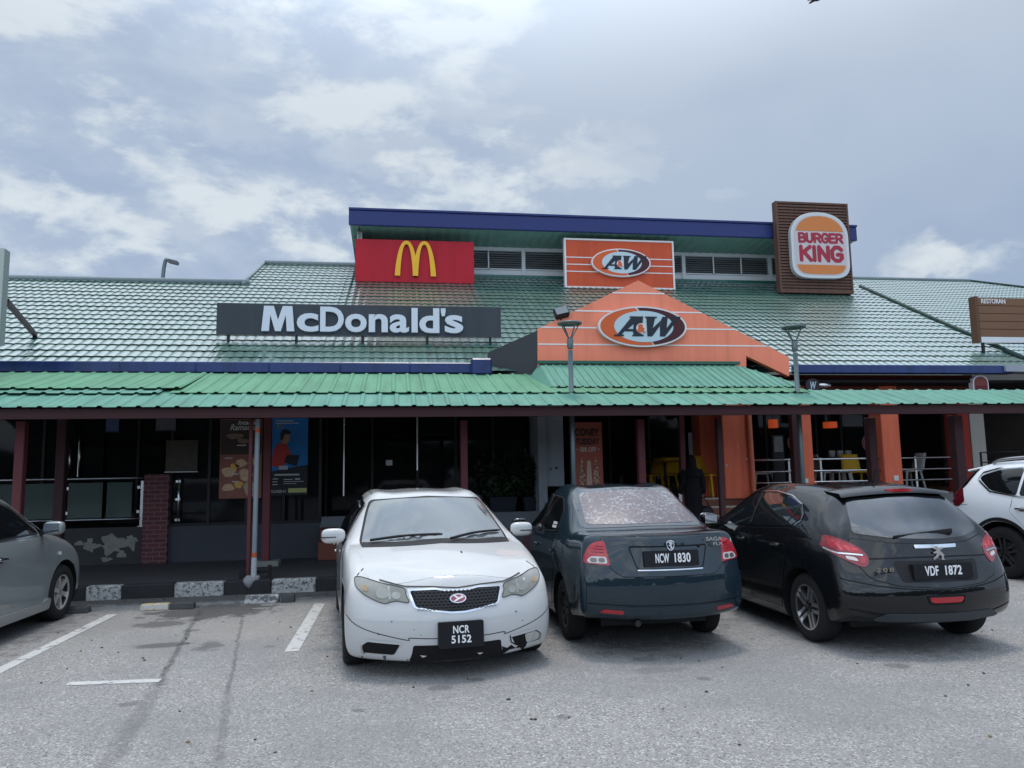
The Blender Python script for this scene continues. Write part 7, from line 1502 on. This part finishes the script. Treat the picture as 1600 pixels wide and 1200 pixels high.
# ---- grey people carrier, left edge
def grey_mpv():
    pw = paint("grey_green_paint", (.225, .245, .245), .34, metal=.25, dirt=.10, dirtcol=(.16, .16, .15))
    st = [(1.92, .16, .02, [.62, .74, .78, .77, .72, .58], [.17, .20, .43, .62, .74, .80], [-.02, .03, .05, .02, -.04, -.12]),
          (1.72, .17, .03, [.70, .81, .845, .84, .80, .64], [.16, .19, .46, .66, .82, .88]),
          (1.40, .15, .045, [.72, .83, .85, .85, .825, .70], [.16, .19, .47, .70, .91, .965]),
          (1.06, .15, .05, [.72, .83, .85, .85, .838, .735], [.16, .19, .47, .70, .955, 1.04]),
          (.90, .2, .05, [.72, .83, .85, .85, .838, .72], [.16, .19, .47, .70, .965, 1.10]),
          (.46, .24, .05, [.72, .83, .85, .85, .838, .665], [.16, .19, .47, .71, .975, 1.35]),
          (.08, .22, .045, [.72, .83, .85, .85, .836, .62], [.16, .19, .47, .71, .985, 1.50]),
          (-.50, 0, .045, [.72, .83, .85, .85, .836, .605], [.16, .19, .47, .72, .99, 1.545]),
          (-1.2, 0, .045, [.72, .83, .85, .85, .836, .60], [.16, .19, .47, .72, 1.0, 1.53]),
          (-1.75, -.05, .045, [.72, .83, .85, .85, .83, .59], [.17, .20, .47, .73, 1.01, 1.475]),
          (-2.0, -.08, .04, [.70, .80, .83, .83, .80, .60], [.2, .23, .47, .73, 1.01, 1.30]),
          (-2.12, -.08, .03, [.66, .77, .79, .78, .75, .62], [.22, .26, .47, .70, .95, 1.10])]
    C = Car("parked_car", "dusty grey people carrier with six-spoke wheels cut off by the left edge", "car", MPV, R(-1.0), pw, st, [.14]*6, [.28]*6, (1.40, -1.35), 1.485, .318, .205, .205,
            ('x', 6, .2, [[(-.13, .10), (.13, .10), (.10, .45), (.17, .94), (-.17, .94), (-.10, .45)]]), rim_mat=mat("worn_alloy", (.55, .53, .49), .45, metal=.6, var=.3, vscale=9))
    dw = [(.78, 1.045), (.40, 1.325), (.02, 1.445), (-.30, 1.47), (-.34, 1.03)]; dw2 = [(-.40, 1.03), (-.37, 1.475), (-1.0, 1.47), (-1.15, 1.40), (-1.15, 1.04)]; dw3 = [(-1.22, 1.05), (-1.22, 1.45), (-1.65, 1.40), (-1.85, 1.20), (-1.80, 1.08)]
    fd = [(1.0, .27), (1.04, .60), (.97, .95), (.84, 1.01), (-.365, 1.01), (-.365, .26)]; rd = [(-.375, .26), (-.375, 1.01), (-1.18, 1.02), (-1.16, .80), (-1.0, .60), (-.95, .40), (-.93, .26)]
    for v in 'lr':
        for dp, wp, hy in ((fd, dw, -.06), (rd, dw2, -1.0)):
            d = C.patch("door", v, rnd(dp, .03), pw, off=.004, skirt=.02, step=.08); C.seam(v, rnd(dp, .03), .010, par=d, closed=True)
            C.patch("side_window", v, rnd(wp, .05), m_wing, off=.006, par=d); C.strip("window_trim", v, rnd(wp, .05), .02, m_blackp, off=.008, par=d, closed=True); C.handle(v, hy, .845, m_chrome, d)
        C.patch("rear_quarter_window", v, rnd(dw3, .05), m_wing, off=.005)
        C.patch("corner_window", v, rnd([(.955, 1.03), (.80, 1.14), (.80, 1.035)], .02), m_wing, off=.006)
        C.patch("side_repeater", v, rnd([(1.21, .80), (1.27, .80), (1.27, .76), (1.21, .76)], .015), mat("repeater_white", (.6, .6, .58), .2, coat=1), off=.016, step=.03)
        C.patch("side_skirt", v, rnd([(1.0, .315), (1.06, .30), (1.06, .19), (-.98, .19), (-.98, .30), (.9, .285)], .03), pw, off=.022, skirt=.03, step=.08)
        C.strip("roof_channel", v, [(.86, 1.075), (.42, 1.36), (.06, 1.49), (-.5, 1.535), (-1.4, 1.51)], .03, pw, off=.016)
    C.patch("windscreen", 'F', rnd([(-.68, 1.07), (.68, 1.07), (.58, 1.49), (-.58, 1.49)], .06), m_wing, off=.005)
    C.both("headlight", 'F', rnd([(.36, .70), (.70, .82), (.77, .80), (.70, .66), (.40, .60)], .04), m_clear, off=.006)
    C.patch("grille", 'F', rnd([(-.33, .72), (.33, .72), (.30, .60), (-.30, .60)], .03), m_seam, off=.005); C.patch("lower_grille", 'F', rnd([(-.5, .40), (.5, .40), (.45, .24), (-.45, .24)], .04), m_seam, off=.005)
    C.seam('r', [(1.50, .66), (1.66, .60), (1.70, .30)], .008); C.patch("mud_flap", 'r', rnd([(1.70, .30), (1.78, .30), (1.78, .14), (1.72, .14)], .01), m_blackp, off=.02) 
    C.patch("rear_window", 'R', rnd([(-.6, 1.12), (.6, 1.12), (.54, 1.42), (-.54, 1.42)], .05), m_wing, off=.005); C.both("tail_light", 'R', rnd([(.55, 1.08), (.76, 1.10), (.76, .80), (.60, .80)], .04), m_red, off=.008)
    for sx in (-1, 1):
        o = C.mirror(.955, .84, 1.095, pw, sx, (.105, .07, .075))
MPV = Vector((-4.74, 8.42, 0))
grey_mpv()

# ---- white sport utility, right edge
def white_suv():
    pw = paint("suv_white", (.70, .725, .75), .3, dirt=.05, dirtcol=(.5, .5, .5))
    st = [(1.98, .16, .02, [.68, .80, .84, .83, .79, .66], [.24, .27, .52, .74, .90, .98], [-.05, .02, .05, .02, -.03, -.08]),
          (1.80, .15, .03, [.76, .88, .905, .90, .86, .70], [.23, .27, .54, .78, .98, 1.04]),
          (1.355, .15, .04, [.78, .90, .915, .91, .88, .74], [.22, .27, .55, .80, 1.04, 1.10]),
          (.95, .15, .05, [.78, .895, .91, .91, .885, .77], [.22, .27, .55, .80, 1.07, 1.15]),
          (.78, .2, .05, [.78, .895, .91, .91, .885, .75], [.22, .27, .55, .80, 1.08, 1.21]),
          (.35, .22, .05, [.78, .895, .91, .91, .885, .69], [.22, .27, .55, .80, 1.09, 1.47]),
          (.0, .2, .045, [.78, .895, .91, .91, .88, .645], [.22, .27, .55, .80, 1.10, 1.60]),
          (-.6, 0, .045, [.78, .895, .91, .91, .88, .63], [.22, .27, .55, .81, 1.11, 1.64]),
          (-1.3, 0, .045, [.78, .90, .915, .915, .88, .62], [.23, .28, .56, .83, 1.14, 1.615]),
          (-1.80, -.05, .045, [.78, .885, .905, .90, .86, .61], [.25, .30, .57, .84, 1.17, 1.56]),
          (-2.02, -.06, .04, [.76, .86, .885, .88, .83, .64], [.27, .31, .57, .84, 1.16, 1.36]),
          (-2.14, -.06, .03, [.74, .84, .865, .86, .80, .66], [.28, .32, .57, .83, 1.12, 1.20]),
          (-2.20, -.05, .02, [.70, .80, .825, .81, .75, .63], [.30, .34, .57, .80, .98, 1.08], [.02, -.03, -.06, -.04, .02, .04])]
    C = Car("parked_car", "white sport utility vehicle seen from its rear side at the right edge", "car", SUV, R(-168), pw, st, [.09]*6, [.22]*6, (1.355, -1.35), 1.58, .365, .225, .23,
            ('x', 5, .1, SPK5), arch=.075, rim_mat=mat("dark_rim", (.05, .05, .052), .4, metal=.6))
    for v in 'lr':
        dw = [(.80, 1.16), (.38, 1.44), (.02, 1.535), (-.28, 1.56), (-.32, 1.155)]; dw2 = [(-.38, 1.155), (-.35, 1.565), (-1.02, 1.555), (-1.06, 1.17)]; dw3 = [(-1.10, 1.17), (-1.07, 1.555), (-1.45, 1.53), (-1.68, 1.46), (-1.72, 1.41), (-1.50, 1.24)]
        fd = [(.98, .36), (1.02, .70), (.92, 1.08), (.80, 1.12), (-.35, 1.13), (-.35, .34)]; rd = [(-.36, .34), (-.36, 1.13), (-1.14, 1.16), (-1.18, .95), (-1.0, .76), (-.90, .52), (-.88, .34)]
        for dp, wp, hy in ((fd, dw, -.22), (rd, dw2, -1.0)):
            d = C.patch("door", v, rnd(dp, .03), pw, off=.004, skirt=.02, step=.08); C.seam(v, rnd(dp, .03), .008, par=d, closed=True); C.patch("side_window", v, rnd(wp, .05), m_wing, off=.006, par=d); C.handle(v, hy, .99, m_chrome, d)
        C.patch("quarter_window", v, rnd(dw3, .05), m_wing, off=.006)
        C.strip("window_trim", v, [(-.3, 1.14), (-1.06, 1.155), (-1.5, 1.22), (-1.75, 1.40), (-1.70, 1.49), (-1.45, 1.555), (-1.0, 1.58), (-.3, 1.59)], .022, m_chrome, off=.010)
        C.strip("arch_cladding", v, [(-1.35+.47*math.cos(a), .365+.47*math.sin(a)) for a in [R(-8)+R(196)*i/24 for i in range(25)]], .05, m_blackp, off=.012)
        C.strip("arch_cladding", v, [(1.355+.47*math.cos(a), .365+.47*math.sin(a)) for a in [R(-8)+R(196)*i/24 for i in range(25)]], .05, m_blackp, off=.012)
        C.patch("sill_cladding", v, rnd([(.93, .36), (.93, .25), (-.93, .25), (-.93, .36)], .02), m_blackp, off=.012, skirt=.02)
        C.strip("bumper_gap", v, [(-1.98, .84), (-2.10, .84)], .007, m_seam, off=.003); C.strip("bumper_gap", v, [(-1.85, 1.02), (-2.0, 1.02)], .006, m_seam, off=.003)
        s = -1 if v == 'l' else 1
        MB().tube(spline([(s*.60, .05, 1.645), (s*.605, -.1, 1.70), (s*.60, -.7, 1.72), (s*.585, -1.4, 1.69), (s*.57, -1.62, 1.63)], 5), .02, 8).build("roof_rail", mat("rail_silver", (.45, .46, .47), .3, metal=.7), C.t, smooth=True, inv=False)
    sp_ = MB().hexa([(-.60, -1.70, 1.555), (.60, -1.70, 1.555), (.58, -2.05, 1.50), (-.58, -2.05, 1.50), (-.60, -1.70, 1.60), (.60, -1.70, 1.60), (.58, -2.06, 1.535), (-.58, -2.06, 1.535)]); sp_.build("roof_spoiler", pw, C.t, inv=False).modifiers.new("b", 'BEVEL').width = .02
    C.patch("rear_window", 'R', rnd([(-.66, 1.19), (.66, 1.19), (.60, 1.50), (-.60, 1.50)], .05), m_wing, off=.006)
    for sx, vw in ((-1, 'l'), (1, 'r')):
        C.patch("pillar_glass", vw, rnd([(-1.80, 1.545), (-1.86, 1.545), (-2.10, 1.27), (-2.0, 1.24), (-1.92, 1.32)], .02), m_wing, off=.007)
        C.patch("tail_light", vw, rnd([(-1.97, 1.26), (-2.12, 1.27), (-2.17, 1.14), (-2.10, 1.00), (-2.0, .99), (-1.90, 1.08)], .03), mat("lamp_smoked", (.10, .008, .014), .1, coat=1), off=.009, step=.04)
        C.patch("tail_light", 'R', rnd([(sx*.45, 1.15), (sx*.78, 1.16), (sx*.76, 1.0), (sx*.50, 1.02)], .03), m_red, off=.007)
    C.patch("windscreen", 'F', rnd([(-.70, 1.20), (.70, 1.20), (.60, 1.58), (-.60, 1.58)], .05), m_wing, off=.005); C.both("headlight", 'F', rnd([(.42, .92), (.78, 1.0), (.76, .84), (.46, .80)], .03), m_clear, off=.006); C.patch("grille", 'F', rnd([(-.40, .92), (.40, .92), (.30, .72), (-.30, .72)], .03), m_seam, off=.006)
    for sx in (-1, 1): C.mirror(1.0, .72, 1.20, pw, sx, (.11, .075, .085))
_h = R(168); _f = Vector((math.sin(_h), math.cos(_h), 0)); _r = Vector((_f.y, -_f.x, 0)); _q = gp(1572, 904)
SUV = Vector((_q.x, _q.y, 0)) - _r*.88 + _f*1.35
white_suv()
